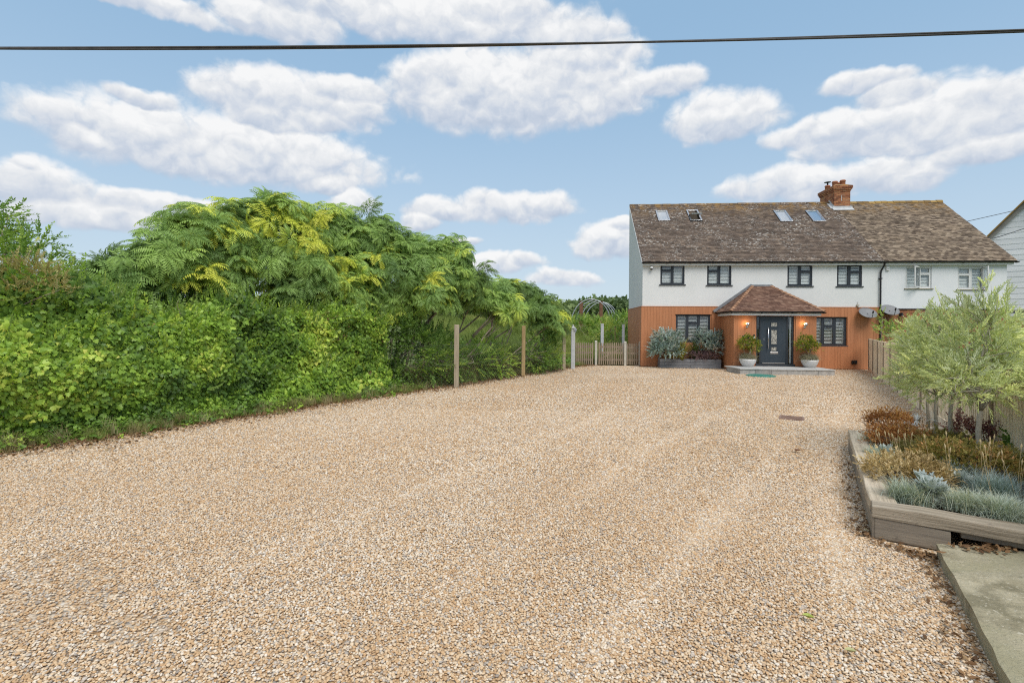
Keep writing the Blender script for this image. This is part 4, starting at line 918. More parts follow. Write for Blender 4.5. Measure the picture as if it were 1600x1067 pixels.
def build_left_house():
    h = thing('house', 'white rendered house with orange-brown timber cladding below and hipped porch', 'house', HOUSE_O, -PSI)
    # walls
    mb = MB(); wall_front(mb, 0, L_P, Z_CLAD, Z_EAVE, W_UP); 
    mb.poly([(0, 0, Z_CLAD), (0, DEPTH_A, Z_CLAD), (0, DEPTH_A, Z_R-0.06), (0, Y_R, Z_R-0.06), (0, 0, Z_EAVE-0.02)])
    mb.quad((0, DEPTH_A, 0), (L_P, DEPTH_A, 0), (L_P, DEPTH_A, Z_R-.06), (0, DEPTH_A, Z_R-.06)); mb.quad((0, DEPTH_A, Z_R-.06), (L_P, DEPTH_A, Z_R-.06), (L_P, Y_R, Z_R-.05), (0, Y_R, Z_R-.05))
    build('wall', mb, m_render, h, world_space=False)
    mb = MB()
    PL0 = hl(1126, 530)[0]; PL1 = PL0+ (hl(1274, 530, -PO_D)[0]-hl(1147, 530, -PO_D)[0])
    boards(mb, -0.05, PL0, 0.03, Z_CLAD, W_LO, -0.022); boards(mb, PL1, L_P-.02, 0.03, Z_CLAD, W_LO, -0.022); boards(mb, -0.025, DEPTH_A, 0.03, Z_CLAD, [], -0.022, axis='y', sgn=-1)
    wall_front(mb, -0.02, PL0+.3, 0, Z_CLAD-.02, W_LO[:1], 0.0); wall_front(mb, PL1-.8, L_P-.02, 0, Z_CLAD-.02, W_LO[1:], 0.0); mb.quad((-0.02, 0, 0), (-0.02, DEPTH_A, 0), (-0.02, DEPTH_A, Z_CLAD-.02), (-0.02, 0, Z_CLAD-.02))
    build('cladding', mb, m_clad, h, world_space=False, kind='stuff')
    for bx in ((-0.06, PL0+.3, -0.055, 0.0), (PL1-.6, L_P-.02, -0.055, 0.0), (-0.06, -0.001, 0.002, DEPTH_A)): mb = MB(); mb.box(*bx, Z_CLAD+.001, Z_CLAD+.02, .5); build('drip_trim', mb, m_clad, h, world_space=False)
    # windows
    for i, w in enumerate(W_UP): window(h, *w, 0.0, [(1, True), (1, False)] if i < 2 else [(1, False), (1, True)], m_anth, m_anth)
    for i, w in enumerate(W_LO): window(h, *w, 0.0, [(1, False), (1.05, True), (1, False)], m_anth, m_anth, fw=0.06, slat=(0.026, 0.013))
    # roof of separate tiles, skylights let in
    sky_px = [(1023.8, 330.6, 1045.6, 346.2), (1071.6, 329.7, 1094.4, 346), (1207.6, 330.5, 1234.6, 347.3), (1257.2, 330.5, 1284.6, 347.3)]
    sk = []
    for (a, b, c, d) in sky_px:
        l0, s1 = roof_hit(a, b); _, s0 = roof_hit(c, d); l1 = roof_hit(c, d)[0]; sk.append((l0, max(l0+0.62, l1), s0, s1))
    mb = MB(); ROOF_L = (0.0, L_P+0.0)
    tile_field(mb, ROOF_O, (1, 0, 0), SLU, [(-0.06, 0), (L_P, 0), (L_P, SLEN), (-0.06, SLEN)], 0.205, 0.125, holes=[(s[0]-.02, s[1]+.02, s[2], s[3]) for s in sk])
    rf = build('roof', mb, m_tileA, h, world_space=False, kind='stuff', recalc=False)
    mb = MB(); nrm = np.cross([1, 0, 0], SLU)
    for a, b, c, d in wall_rects(-0.04, L_P, 0.0, SLEN, sk):
        q = lambda x, v: tuple(ROOF_O+np.array([x, 0, 0])+SLU*v-nrm*0.005); mb.quad(q(a, c), q(b, c), q(b, d), q(a, d), 0.1)
    build('roof_felt', mb, m_black, rf, world_space=False)
    x = -0.06
    while x < L_P-0.3:
        mb = MB()
        e = min(x+0.44, L_P+.0); pts = [(x, Y_R-.13, Z_R-.05), (x, Y_R-.08, Z_R+.06), (x, Y_R, Z_R+.095), (x, Y_R+.08, Z_R+.06), (x, Y_R+.13, Z_R-.05)]; dz = RNG.normal(0, .004)
        mb.add([(p[0]+.004, p[1], p[2]+dz) for p in pts]+[(e, p[1], p[2]+dz) for p in pts], [(i, i+1, i+6, i+5) for i in range(4)]+[(0, 1, 2, 3, 4), (9, 8, 7, 6, 5)]); x += 0.45
        build('ridge_tile', mb, m_tileA, rf, world_space=False)
    for i, (a, b, c, d) in enumerate(sk):
        P = lambda x, v, hh: ROOF_O+np.array([x, 0, 0])+SLU*v+nrm*hh
        def bar(mb, x0, x1, v0, v1, h0, h1):
            mb.obox(P((x0+x1)/2, (v0+v1)/2, (h0+h1)/2), ((x1-x0)/2, 0, 0), SLU*(v1-v0)/2, nrm*(h1-h0)/2, .5)
        mb = MB(); f = .075; bar(mb, a, a+f, c, d, -.03, .075); bar(mb, b-f, b, c, d, -.03, .075); bar(mb, a+f, b-f, c, c+f, -.03, .073); bar(mb, a+f, b-f, d-f, d, -.03, .075)
        s = build('skylight', mb, m_steel if i != 1 else m_steel, h, world_space=False, bevel=.004); s['label'] = 'roof window with its sash tilted open' if i == 1 else 'closed roof window with silver frame'
        g = MB()
        if i == 1:
            v = (c+d)/2; up = SLU*0.84-nrm*0.54; up /= np.linalg.norm(up); Ls = (d-c)*0.5
            cpt = P((a+b)/2, v, .09); g.obox(cpt, ((b-a)/2-f*.6, 0, 0), up*Ls*.92*-1, np.cross([1, 0, 0], up)*.012, .5); build('pane', g, m_skyglass, s, world_space=False)
            g = MB()
            for sg in (-1, 1):
                g.obox(cpt+up*Ls*.9*sg, ((b-a)/2-f*.6, 0, 0), up*.03, np.cross([1, 0, 0], up)*.022, .5); g.obox(cpt+np.array([sg*((b-a)/2-f*.8), 0, 0]), (.03, 0, 0), up*Ls*.9, np.cross([1, 0, 0], up)*.02, .5)
            build('sash', g, m_steel, s, world_space=False)
            g = MB(); g.obox(P((a+b)/2, (c+d)/2, -.06), ((b-a)/2-f, 0, 0), SLU*(d-c)/2*.8, nrm*.01, .5); build('backing_sheet', g, m_room, s, world_space=False)  # dim sheet under the tilted sash, stands in for the dark opening
        else:
            bar(g, a+f*.8, b-f*.8, c+f*.8, d-f*.8, .035, .045); build('pane', g, m_skyglass, s, world_space=False)
            g = MB(); bar(g, a+f*.9, b-f*.9, c+f*.9, d-f*.9, -.02, -.01); build('backing_sheet', g, m_shut, s, world_space=False)  # white sheet added to whiten the pane in place of reflected cloud
    # verge, fascia, gutter, brackets
    mb = MB(); nn = nrm
    mb.obox(ROOF_O+np.array([-0.05, 0, 0])+SLU*SLEN/2-nn*0.035, (0.03, 0, 0), SLU*SLEN/2, nn*0.03, .5); build('verge', mb, m_white, h, world_space=False)
    mb = MB(); mb.box(-0.03, L_P, EAVE_Y+.10, EAVE_Y+.122, Z_EAVE-.17, Z_EAVE-.012, .5); mb.box(-0.03, L_P, EAVE_Y+.125, -0.002, Z_EAVE-.17, Z_EAVE-.155, .5); build('fascia', mb, m_white, h, world_space=False)
    def gutter(name, root, x0, x1, y, z):
        g = MB(); n = 7; pr = [(y-.055+.055*math.cos(math.pi+math.pi*k/(n-1)), z+.05*math.sin(math.pi+math.pi*k/(n-1))) for k in range(n)]
        vs = [(x0, p[0], p[1]) for p in pr]+[(x1, p[0], p[1]) for p in pr]; g.add(vs, [(i, i+1, n+i+1, n+i) for i in range(n-1)]+[tuple(range(n)), tuple(range(2*n-1, n-1, -1))])
        g.box(x0, x1, y-.115, y-.106, z-.012, z+.004); k = int((x1-x0)/1.0)
        for i in range(k+1): xx = x0+.1+(x1-x0-.2)*i/max(k, 1); g.box(xx-.02, xx+.02, y-.118, y, z-.062, z-.048)
        return build(name, g, m_black, root, world_space=False)
    gutter('gutter', h, -0.08, L_P-.002, EAVE_Y+.10, Z_EAVE-.03)
    h['_g'] = 0; del h['_g']
    # ---------------- porch
    dl = hl(1147, 530, -PO_D)[0]-PL0; yF = -PO_D; P0, P1 = PL0, PL1; zc = 2.50
    D0, D1 = hl(1181.5, 530, yF)[0], hl(1240.6, 530, yF)[0]; zD0 = hl(1210, 570.5, yF)[1]; zD1 = 2.42
    dh = (D0, D1, zD0, zD1); mb = MB()
    boards(mb, P0, P1, 0.03, zc, [dh], yF); boards(mb, yF-.02, -0.05, 0.03, zc, [], P0, axis='y', sgn=-1); boards(mb, yF-.02, -0.05, 0.03, zc, [], P1, axis='y', sgn=1)
    wall_front(mb, P0+.002, P1-.002, 0, zc, [dh], yF+.002, 0.10); mb.box(P0-.028, P0+.03, yF-.03, yF+.03, 0.03, zc, .35); mb.box(P1-.03, P1+.028, yF-.03, yF+.03, 0.03, zc, .35)
    build('porch_wall', mb, m_clad, h, world_space=False, kind='stuff')
    mb = MB(); room_box(mb, dh, yF+.16, .8); build('porch_lining', mb, m_room, h, world_space=False)
    # door set
    yd = yF+.05; mb = MB(); S0 = hl(1189.5, 530, yF)[0]; S1 = hl(1229, 530, yF)[0]; f = .06
    mb.box(D0, D0+f, yd, yd+.07, zD0, zD1, .5); mb.box(D1-f, D1, yd, yd+.07, zD0, zD1, .5); mb.box(D0+f, D1-f, yd, yd+.07, zD1-f, zD1, .5); mb.box(D0-.03, D1+.03, yd-.10, yd+.07, zD0-.06, zD0+.05, .5)
    mb.box(S0-f, S0, yd, yd+.07, zD0+.05, zD1-f, .5); mb.box(S1, S1+f*1.4, yd, yd+.07, zD0+.05, zD1-f, .5); build('door_frame', mb, m_anth, h, world_space=False, bevel=.004)
    mb = MB(); mb.box(D0+f, S0-f, yd+.03, yd+.04, zD0+.05, zD1-f, .5); build('sidelight', mb, m_glass, h, world_space=False)
    mb = MB(); mb.box(S1+f*1.4, D1-f, yd+.03, yd+.04, zD0+.05, zD1-f, .5); sd = build('sidelight', mb, m_glass, h, world_space=False)
    mb = MB(); mb.box(S1+f*1.4+.10, S1+f*1.4+.17, yd+.10, yd+.13, zD0+.08, zD1-f, .5); build('jamb', mb, m_shut, sd, world_space=False)
    dz0, dz1 = zD0+.06, zD1-f-.005; pc = (S0+S1)/2+.03; Wd = S1-S0; Hd = dz1-dz0
    gl = [(pc-.13, pc+.13, dz0+Hd*.80, dz0+Hd*.89), (pc-.12, pc+.12, dz0+Hd*.42, dz0+Hd*.73), (pc-.13, pc+.11, dz0+Hd*.275, dz0+Hd*.36)]
    mb = MB()
    for a, b, c, d in wall_rects(S0+.004, S1-.004, dz0, dz1, gl): mb.quad((a, yd+.01, c), (b, yd+.01, c), (b, yd+.01, d), (a, yd+.01, d), .5)
    for (a, b, c, d) in gl:
        r = .03; mb.box(a-r, a, yd-.006, yd+.012, c-r, d+r, .5); mb.box(b, b+r, yd-.006, yd+.012, c-r, d+r, .5); mb.box(a, b, yd-.006, yd+.012, d, d+r, .5); mb.box(a, b, yd-.006, yd+.012, c-r, c, .5)
    mb.box(S0+.004, S1-.004, yd+.03, yd+.05, dz0, dz1, .5) if False else None
    dr = build('door', mb, m_door, h, world_space=False)
    for q in gl: g = MB(); g.box(q[0], q[1], yd+.012, yd+.020, q[2], q[3], .5); build('pane', g, m_doorglass, dr, world_space=False)
    g = MB(); hx = hl(1200.3, 530, yF)[0]; z0_, z1_ = hl(1200, 545, yF)[1], hl(1200, 511.5, yF)[1]
    g.tube([(hx, yd-.07, z0_), (hx, yd-.07, z1_)], .02, 10); g.tube([(hx, yd-.07, z0_+.12), (hx, yd+.01, z0_+.12)], .011, 8); g.tube([(hx, yd-.07, z1_-.12), (hx, yd+.01, z1_-.12)], .011, 8); build('handle', g, m_steel, dr, world_space=False, smooth=True)
    g = MB(); z = hl(1209, 551.5, yF)[1]; g.box(pc-.17, pc+.17, yd-.008, yd+.012, z-.045, z+.045, .5); g.box(pc-.14, pc+.14, yd-.016, yd-.006, z-.025, z+.025, .5); build('letterbox', g, m_steel, dr, world_space=False, bevel=.004)
    g = MB(); z = hl(1194, 530, yF)[1]; lx = hl(1194.3, 530, yF)[0]; g.box(lx-.012, lx+.012, yd-.006, yd+.012, z-.04, z+.04, .5); build('lock', g, m_steel, dr, world_space=False)
    g = MB(); g.box(S0+.06, S1-.06, yd-.02, yd+.01, dz0+.01, dz0+.045, .5); build('threshold', g, m_steel, dr, world_space=False)
    # porch roof: three tiled slopes leaning on the wall
    E0, E1, eF, zE = P0-.26, P1+.26, yF-.26, zc+.09
    T0, T1 = hl(1176, 447, -.1)[0], hl(1204.5, 447, -.1)[0]; zT = hl(1190, 447.5, -.05)[1]; yT = -.06
    mb = MB(); sl = np.array([0, yT-eF, zT-zE]); Ls = np.linalg.norm(sl)
    tile_field(mb, (0, eF, zE), (1, 0, 0), sl, [(E0, 0), (E1, 0), (T1, Ls), (T0, Ls)], 0.17, 0.105, jit=.8)
    s2 = np.array([T0-E0, 0, zT-zE]); L2 = np.linalg.norm(s2); tile_field(mb, (E0, 0, zE), (0, -1, 0), s2, [(0.02, 0), (-eF, 0), (.07, L2), (0.02, L2)], 0.17, 0.105, jit=.8)
    s3 = np.array([T1-E1, 0, zT-zE]); L3 = np.linalg.norm(s3); tile_field(mb, (E1, 0, zE), (0, 1, 0), s3, [(eF, 0), (-.02, 0), (-.02, L3), (-.07, L3)], 0.17, 0.105, jit=.8)
    pr = build('porch_roof', mb, m_tileP, h, world_space=False, kind='stuff', recalc=False)
    mb = MB()
    mb.poly([(E0, eF, zE), (E1, eF, zE), (T1, yT, zT), (T0, yT, zT)]); mb.poly([(E0, -.02, zE), (E0, eF, zE), (T0, yT, zT)]); mb.poly([(E1, eF, zE), (E1, -.02, zE), (T1, yT, zT)]); mb.quad((E0, eF, zE-.01), (E1, eF, zE-.01), (E1, 0, zE-.01), (E0, 0, zE-.01)); build('roof_felt', mb, m_black, pr, world_space=False, recalc=False)
    for (a, b) in (((E0, eF, zE+.03), (T0, yT, zT+.03)), ((E1, eF, zE+.03), (T1, yT, zT+.03))):
        a, b = np.array(a), np.array(b); k = int(np.linalg.norm(b-a)/.2)
        mb = MB()
        for i in range(k):
            p, q = a+(b-a)*i/k, a+(b-a)*(i+1.12)/k; d = (q-p)/np.linalg.norm(q-p); sx = np.cross(d, (0, 0, 1)); sx /= np.linalg.norm(sx); up = np.cross(sx, d)
            mb.add([p-sx*.10-up*.0, p+up*.055, p+sx*.10, q-sx*.085-up*.02, q+up*.03, q+sx*.085-up*.02], [(0, 1, 4, 3), (1, 2, 5, 4), (0, 2, 1)])
        build('hip_capping', mb, m_hip, pr, world_space=False, kind='stuff')
    mb = MB(); mb.box(T0-.12, T1+.06, -.12, .01, zT-.03, zT+.075, .5)
    a, b = np.array([E0-.06, -.06, zE+.0]), np.array([T0, -.06, zT+.0]); d = (b-a)/np.linalg.norm(b-a); up = np.cross((0, -1, 0), d); up = up if up[2] > 0 else -up
    mb.obox((a+b)/2+up*.07, (b-a)/2, up*.055, (0, .075, 0), .5); a, b = np.array([E1+.06, -.06, zE]), np.array([T1, -.06, zT]); d = (b-a)/np.linalg.norm(b-a); up = np.cross((0, -1, 0), d); up = up if up[2] > 0 else -up; mb.obox((a+b)/2+up*.055, (b-a)/2, up*.03, (0, .06, 0), .5)
    build('lead_flashing', mb, m_lead, pr, world_space=False)
    mb = MB(); mb.box(E0+.10, E1-.10, eF+.10, eF+.12, zE-.16, zE-.02, .5); mb.box(E0+.10, E0+.12, eF+.12, -.03, zE-.16, zE-.02, .5); mb.box(E1-.12, E1-.10, eF+.12, -.03, zE-.16, zE-.02, .5); mb.box(E0+.12, E1-.12, eF+.12, -.03, zE-.15, zE-.14, .5); build('porch_fascia', mb, m_white, h, world_space=False)
    gutter('porch_gutter', h, E0-.02, E1+.06, eF+.10, zE-.01)
    g = MB(); n = 7; pr_ = [(E0+.10-.055+.055*math.cos(math.pi*k/(n-1)), zE-.01-.05*math.sin(math.pi*k/(n-1))) for k in range(n)]
    g.add([(p[0], eF+.0, p[1]) for p in pr_]+[(p[0], -.03, p[1]) for p in pr_], [(i, i+1, n+i+1, n+i) for i in range(n-1)]); build('porch_gutter', g, m_black, h, world_space=False)
    # wall vent and outside tap box near the fence
    v = hl(1334, 566, -.03); mb = MB(); mb.box(v[0]-.11, v[0]+.11, -.11, -.03, v[1]-.08, v[1]+.09, .5); mb.box(v[0]-.07, v[0]+.07, -.13, -.11, v[1]-.02, v[1]+.05, .5); build('wall_vent', mb, m_black, h, world_space=False, bevel=.008)
    # ---------------- chimney
    ch = MB(); cl, cy = hl(1315, 325, 3.9)[0], 0.0
    c0, c1 = hl(1303.5, 325, 3.75)[0], hl(1328.5, 325, 3.75)[0]; y0, y1 = 3.75, 5.25; zt = hl(1315, 291, 3.75)[1]
    ch.box(c0+.012, c1-.012, y0+.012, y1-.012, 7.0, zt-.02, .5); core = build('chimney', ch, m_mortar, h, world_space=False)
    bk = MB()
    def course(bk, z, x0, x1, ya, yb, hh=.065, st=0, bl=.215, gap=.010):
        for (p0, p1, fix, ax) in ((x0, x1, ya, 'x'), (ya+.105, yb, x0, 'y'), (ya+.105, yb, x1, 'Y')):
            x = p0-(bl/2 if st else 0)
            while x < p1-.01:
                a, b = max(x, p0), min(x+bl-gap, p1); j = RNG.normal(0, .0015)
                if b-a > .02:
                    if ax == 'x': bk.box(a, b, fix+j, fix+.10, z, z+hh)
                    elif ax == 'y': bk.box(fix+j, fix+.10, a, b, z, z+hh)
                    else: bk.box(fix-.10, fix+j, a, b, z, z+hh)
                x += bl
    z = 7.1; i = 0
    while z < zt-.30: course(bk, z, c0, c1, y0, y1, st=i % 2); z += .075; i += 1
    for e in (.03, .06, .09, .09): course(bk, z, c0-e, c1+e, y0-e, y1+e, st=i % 2); z += .075; i += 1
    build('brickwork', bk, m_brick, core, world_space=False, kind='stuff')
    cap = MB(); cap.add([(c0-.07, y0-.07, z), (c1+.07, y0-.07, z), (c1+.07, y1+.07, z), (c0-.07, y1+.07, z), (c0+.12, y0+.12, z+.09), (c1-.12, y0+.12, z+.09), (c1-.12, y1-.12, z+.09), (c0+.12, y1-.12, z+.09)], [(0, 1, 5, 4), (1, 2, 6, 5), (2, 3, 7, 6), (3, 0, 4, 7), (4, 5, 6, 7), (0, 3, 2, 1)]); build('cap', cap, m_tileB, core, world_space=False)
    mc = (c0+c1)/2
    for j, (xx, yy, hh) in enumerate(((mc+.17, y0+.30, .30), (mc-.17, y0+.42, .27), (mc+.16, y0+.80, .30), (mc-.18, y0+1.15, .24))):
        p = MB(); p.lathe([(.13, 0), (.125, hh*.7), (.15, hh*.75), (.15, hh*.85), (.125, hh*.9), (.13, hh), (.10, hh), (.095, hh*.5)], (xx, yy, z+.06), 16); build('chimney_pot', p, m_pot, core, world_space=False, smooth=True)
    p = MB(); p.lathe([(.04, 0), (.04, .20), (.17, .20), (.17, .215), (.0, .235)], (mc-.18, y0+1.15, z+.28), 14); build('cowl', p, m_black, core, world_space=False)
    fl = MB(); yl = y0-.02; zf = lambda y: ROOF_O[2]+(y-EAVE_Y)*SLU[2]/SLU[1]
    fl.box(c0-.10, c1+.10, y0-.025, y0, zf(y0)-.05, zf(y0)+.17, .5)
    fl.obox((mc, y0-.10, zf(y0-.10)+.075), ((c1-c0)/2+.12, 0, 0), SLU*.12, nrm*.012, .5)
    n_ = 6
    for k in range(n_):
        a = y0+k*(Y_R-y0)/n_; b = y0+(k+1)*(Y_R-y0)/n_
        for xx in (c0-.015, c1+.003): fl.box(xx, xx+.012, a, b, zf(a)-.05, zf(b)+.16, .5)
    a = zf(y0)+.05; fl.obox((c0-.08, (y0+Y_R)/2, (zf(y0)+zf(Y_R))/2+.05), (.09, 0, 0), SLU*(Y_R-y0)/SLU[1]/2, nrm*.012, .5)
    build('lead_flashing', fl, m_leadlight, core, world_space=False)
    fl = MB(); fl.box(mc-.055, mc-.03, y0-.006, y0+.05, zf(y0)+.45, zf(y0)+.75, .5); build('mortar_streak', fl, m_leadlight, core, world_space=False)
    # down pipe on the party line
    dp = MB(); x = L_P-.05; dp.tube([(x+.10, EAVE_Y+.05, Z_EAVE-.07), (x+.10, EAVE_Y+.07, Z_EAVE-.16), (x+.02, -.08, Z_EAVE-.42), (x, -.075, Z_EAVE-.55), (x, -.075, 0.05)], .036, 10)
    for zz in (4.2, 2.75, 1.2): dp.box(x-.06, x+.06, -.12, 0.0, zz-.02, zz+.02, .5)
    build('downpipe', dp, m_black, h, world_space=False, smooth=False)
    return h, dict(P0=P0, P1=P1, yF=yF, zE=zE, gutter=gutter)
m_pot = surf('terracotta', [(0.3, (0.30, 0.115, 0.06)), (0.7, (0.42, 0.18, 0.10))], scale=8, rough=0.85, bump=0.2)
def door_glass():
    m, nt, b = new_mat('leaded_obscure_glass'); v = nt.nodes.new('ShaderNodeTexVoronoi'); v.inputs['Scale'].default_value = 18; tc = nt.nodes.new('ShaderNodeTexCoord'); nt.links.new(tc.outputs['Object'], v.inputs['Vector'])
    c = ramp(nt, v.outputs['Distance'], [(0.1, (0.62, 0.60, 0.52)), (0.4, (0.42, 0.40, 0.34)), (0.6, (0.20, 0.19, 0.17))]); nt.links.new(c, b.inputs['Base Color']); b.inputs['Roughness'].default_value = 0.15; bumpn(nt, b, v.outputs['Distance'], 0.5, 0.01); return m
m_doorglass = door_glass()
houseA, HA_ = build_left_house()
gutter_fn = HA_['gutter']

def build_right_house():
    h = thing('house', 'neighbouring half of the pair with white upper wall over red brick', 'house', HW(L_P, 0, 0), -PSI)
    o = L_P
    W = [rect(1415, 416, 1455.5, 450.5), rect(1496.5, 417, 1537.8, 452)]; W = [(a-o, b-o, c, d) for a, b, c, d in W]; E = L_E-o
    mb = MB(); wall_front(mb, 0, E, 2.83, Z_EAVE, W, 0.0)
    mb.poly([(E, 0, 0), (E, 2*Y_R, 0), (E, 2*Y_R, Z_EAVE-.02), (E, Y_R, Z_R-.06), (E, 0, Z_EAVE-.02)]); mb.quad((0, 2*Y_R, 0), (E, 2*Y_R, 0), (E, 2*Y_R, Z_EAVE), (0, 2*Y_R, Z_EAVE)); mb.quad((0, DEPTH_A, 0), (0, 2*Y_R, 0), (0, 2*Y_R, Z_EAVE), (0, DEPTH_A, Z_R-.5)); build('wall', mb, m_renderB, h, world_space=False)
    mb = MB(); mb.box(0.0, E-.01, .015, .2, 0, 2.82, .5); mb.box(E-.2, E-.012, .2, 2*Y_R-.02, 0, 2.82, .5); br = build('brick_wall', mb, m_mortar, h, world_space=False)
    bk = MB(); z = .02; i = 0
    while z < 2.76:
        x = -(.1125 if i % 2 else 0)
        while x < E-.02:
            a, b = max(x, 0.0), min(x+.215, E); j = RNG.normal(0, .002)
            if b-a > .03: bk.box(a, b, j, .1, z, z+.065)
            x += .225
        for k in range(12): bk.box(E-.1, E+RNG.normal(0, .002), .11+k*.225, .11+k*.225+.215, z, z+.065)
        z += .075; i += 1
    build('brickwork', bk, m_brick, br, world_space=False, kind='stuff')
    mb = MB(); mb.box(0, E+.03, -.045, 0.0, 2.80, 2.829, .5); build('drip_trim', mb, m_black, h, world_space=False)
    w1 = window(h, *W[0], 0.0, [(1.0, False), (.8, True)], m_white, m_stone, True, .06, rl=m_room2); w2 = window(h, *W[1], 0.0, [(1.0, True), (1.0, False)], m_white, m_stone, True, .06, rl=m_room2)
    for wn, (px0, px1, py0, py1, hinge, ang) in ((w1, (1417.5, 1440, 414.5, 449, 1, R_(38))), (w2, (1517, 1537, 416, 450.5, 1, R_(72)))):
        w = W[0] if wn is w1 else W[1]; wd = .58 if wn is w1 else .55; hx = (w[0]+.64) if wn is w1 else w[1]-.05
        ax = np.array([-math.cos(ang), -math.sin(ang), 0]); az = np.array([0, 0, 1.0]); an = np.cross(ax, az); p0 = np.array([hx, .02, w[2]+.03]); Hc = w[3]-w[2]-.05
        mb = MB(); r = .05
        for u0, u1, v0, v1 in ((0, r, 0, Hc), (wd-r, wd, 0, Hc), (r, wd-r, 0, r), (r, wd-r, Hc-r, Hc)): mb.obox(p0+ax*(u0+u1)/2+az*(v0+v1)/2, ax*(u1-u0)/2, an*.022, az*(v1-v0)/2, .5)
        mb_g = MB(); mb_g.obox(p0+ax*wd/2+az*Hc/2, ax*(wd/2-r*.8), an*.006, az*(Hc/2-r*.8), .5)
        c = build('open_casement', mb, m_white, wn, world_space=False, bevel=.004); build('casement_pane', mb_g, m_glass, wn, world_space=False)
    mb = MB(); tile_field(mb, ROOF_O, (1, 0, 0), SLU, [(0.0, 0), (E+.22, 0), (E+.22, SLEN), (0.0, SLEN)], 0.175, 0.115, jit=1.9)
    rf = build('roof', mb, m_tileB, h, world_space=False, kind='stuff', recalc=False)
    mb = MB(); nrm = np.cross([1, 0, 0], SLU); q = lambda x, v: tuple(ROOF_O+np.array([x, 0, 0])+SLU*v-nrm*.005); mb.quad(q(0, 0), q(E+.2, 0), q(E+.2, SLEN), q(0, SLEN)); mb.quad((0, Y_R, Z_R), (E+.2, Y_R, Z_R), (E+.2, 2*Y_R+.26, Z_EAVE-.02), (0, 2*Y_R+.26, Z_EAVE-.02)); build('roof_felt', mb, m_tileB, rf, world_space=False)
    x = .0
    while x < E+.1:
        mb = MB()
        e = min(x+.30, E+.24); pts = [(x, Y_R-.13, Z_R-.05), (x, Y_R-.08, Z_R+.06), (x, Y_R, Z_R+.095), (x, Y_R+.08, Z_R+.06), (x, Y_R+.13, Z_R-.05)]; dz = RNG.normal(0, .007)
        mb.add([(p[0]+.004, p[1], p[2]+dz) for p in pts]+[(e, p[1], p[2]+dz) for p in pts], [(i, i+1, i+6, i+5) for i in range(4)]+[(0, 1, 2, 3, 4), (9, 8, 7, 6, 5)]); x += .31
        build('ridge_tile', mb, m_ridgeB, rf, world_space=False)
    mb = MB(); mb.obox(ROOF_O+np.array([E+.19, 0, 0])+SLU*SLEN/2-nrm*.03, (.025, 0, 0), SLU*SLEN/2, nrm*.03, .5); build('verge', mb, m_tileB, h, world_space=False)
    mb = MB(); mb.box(.002, E+.16, EAVE_Y+.10, EAVE_Y+.122, Z_EAVE-.17, Z_EAVE-.012, .5); mb.box(.002, E+.16, EAVE_Y+.125, -.002, Z_EAVE-.17, Z_EAVE-.155, .5); build('fascia', mb, m_white, h, world_space=False)
    gutter_fn('gutter', h, .002, E+.32, EAVE_Y+.10, Z_EAVE-.03)
m_renderB = surf('cool_white_render', [(0.3, (0.681, 0.690, 0.709)), (0.7, (0.746, 0.756, 0.765))], scale=0.8, rough=0.9, bump=0.2, bscale=60, dist=0.004, spots=[(0.8, 0.6, 0.8, (0.597, 0.579, 0.541), 0.3, (1, 1, 0.3))])
m_room2 = surf('grey_room', [(0.3, (0.07, 0.07, 0.07)), (0.7, (0.13, 0.125, 0.12))], scale=2, rough=0.9, bump=0.0)
m_ridgeB = tile_mat('lichened_ridge_tile', [(0, (0.17, 0.11, 0.05)), (0.5, (0.30, 0.19, 0.06)), (1, (0.38, 0.25, 0.09))])
build_right_house()

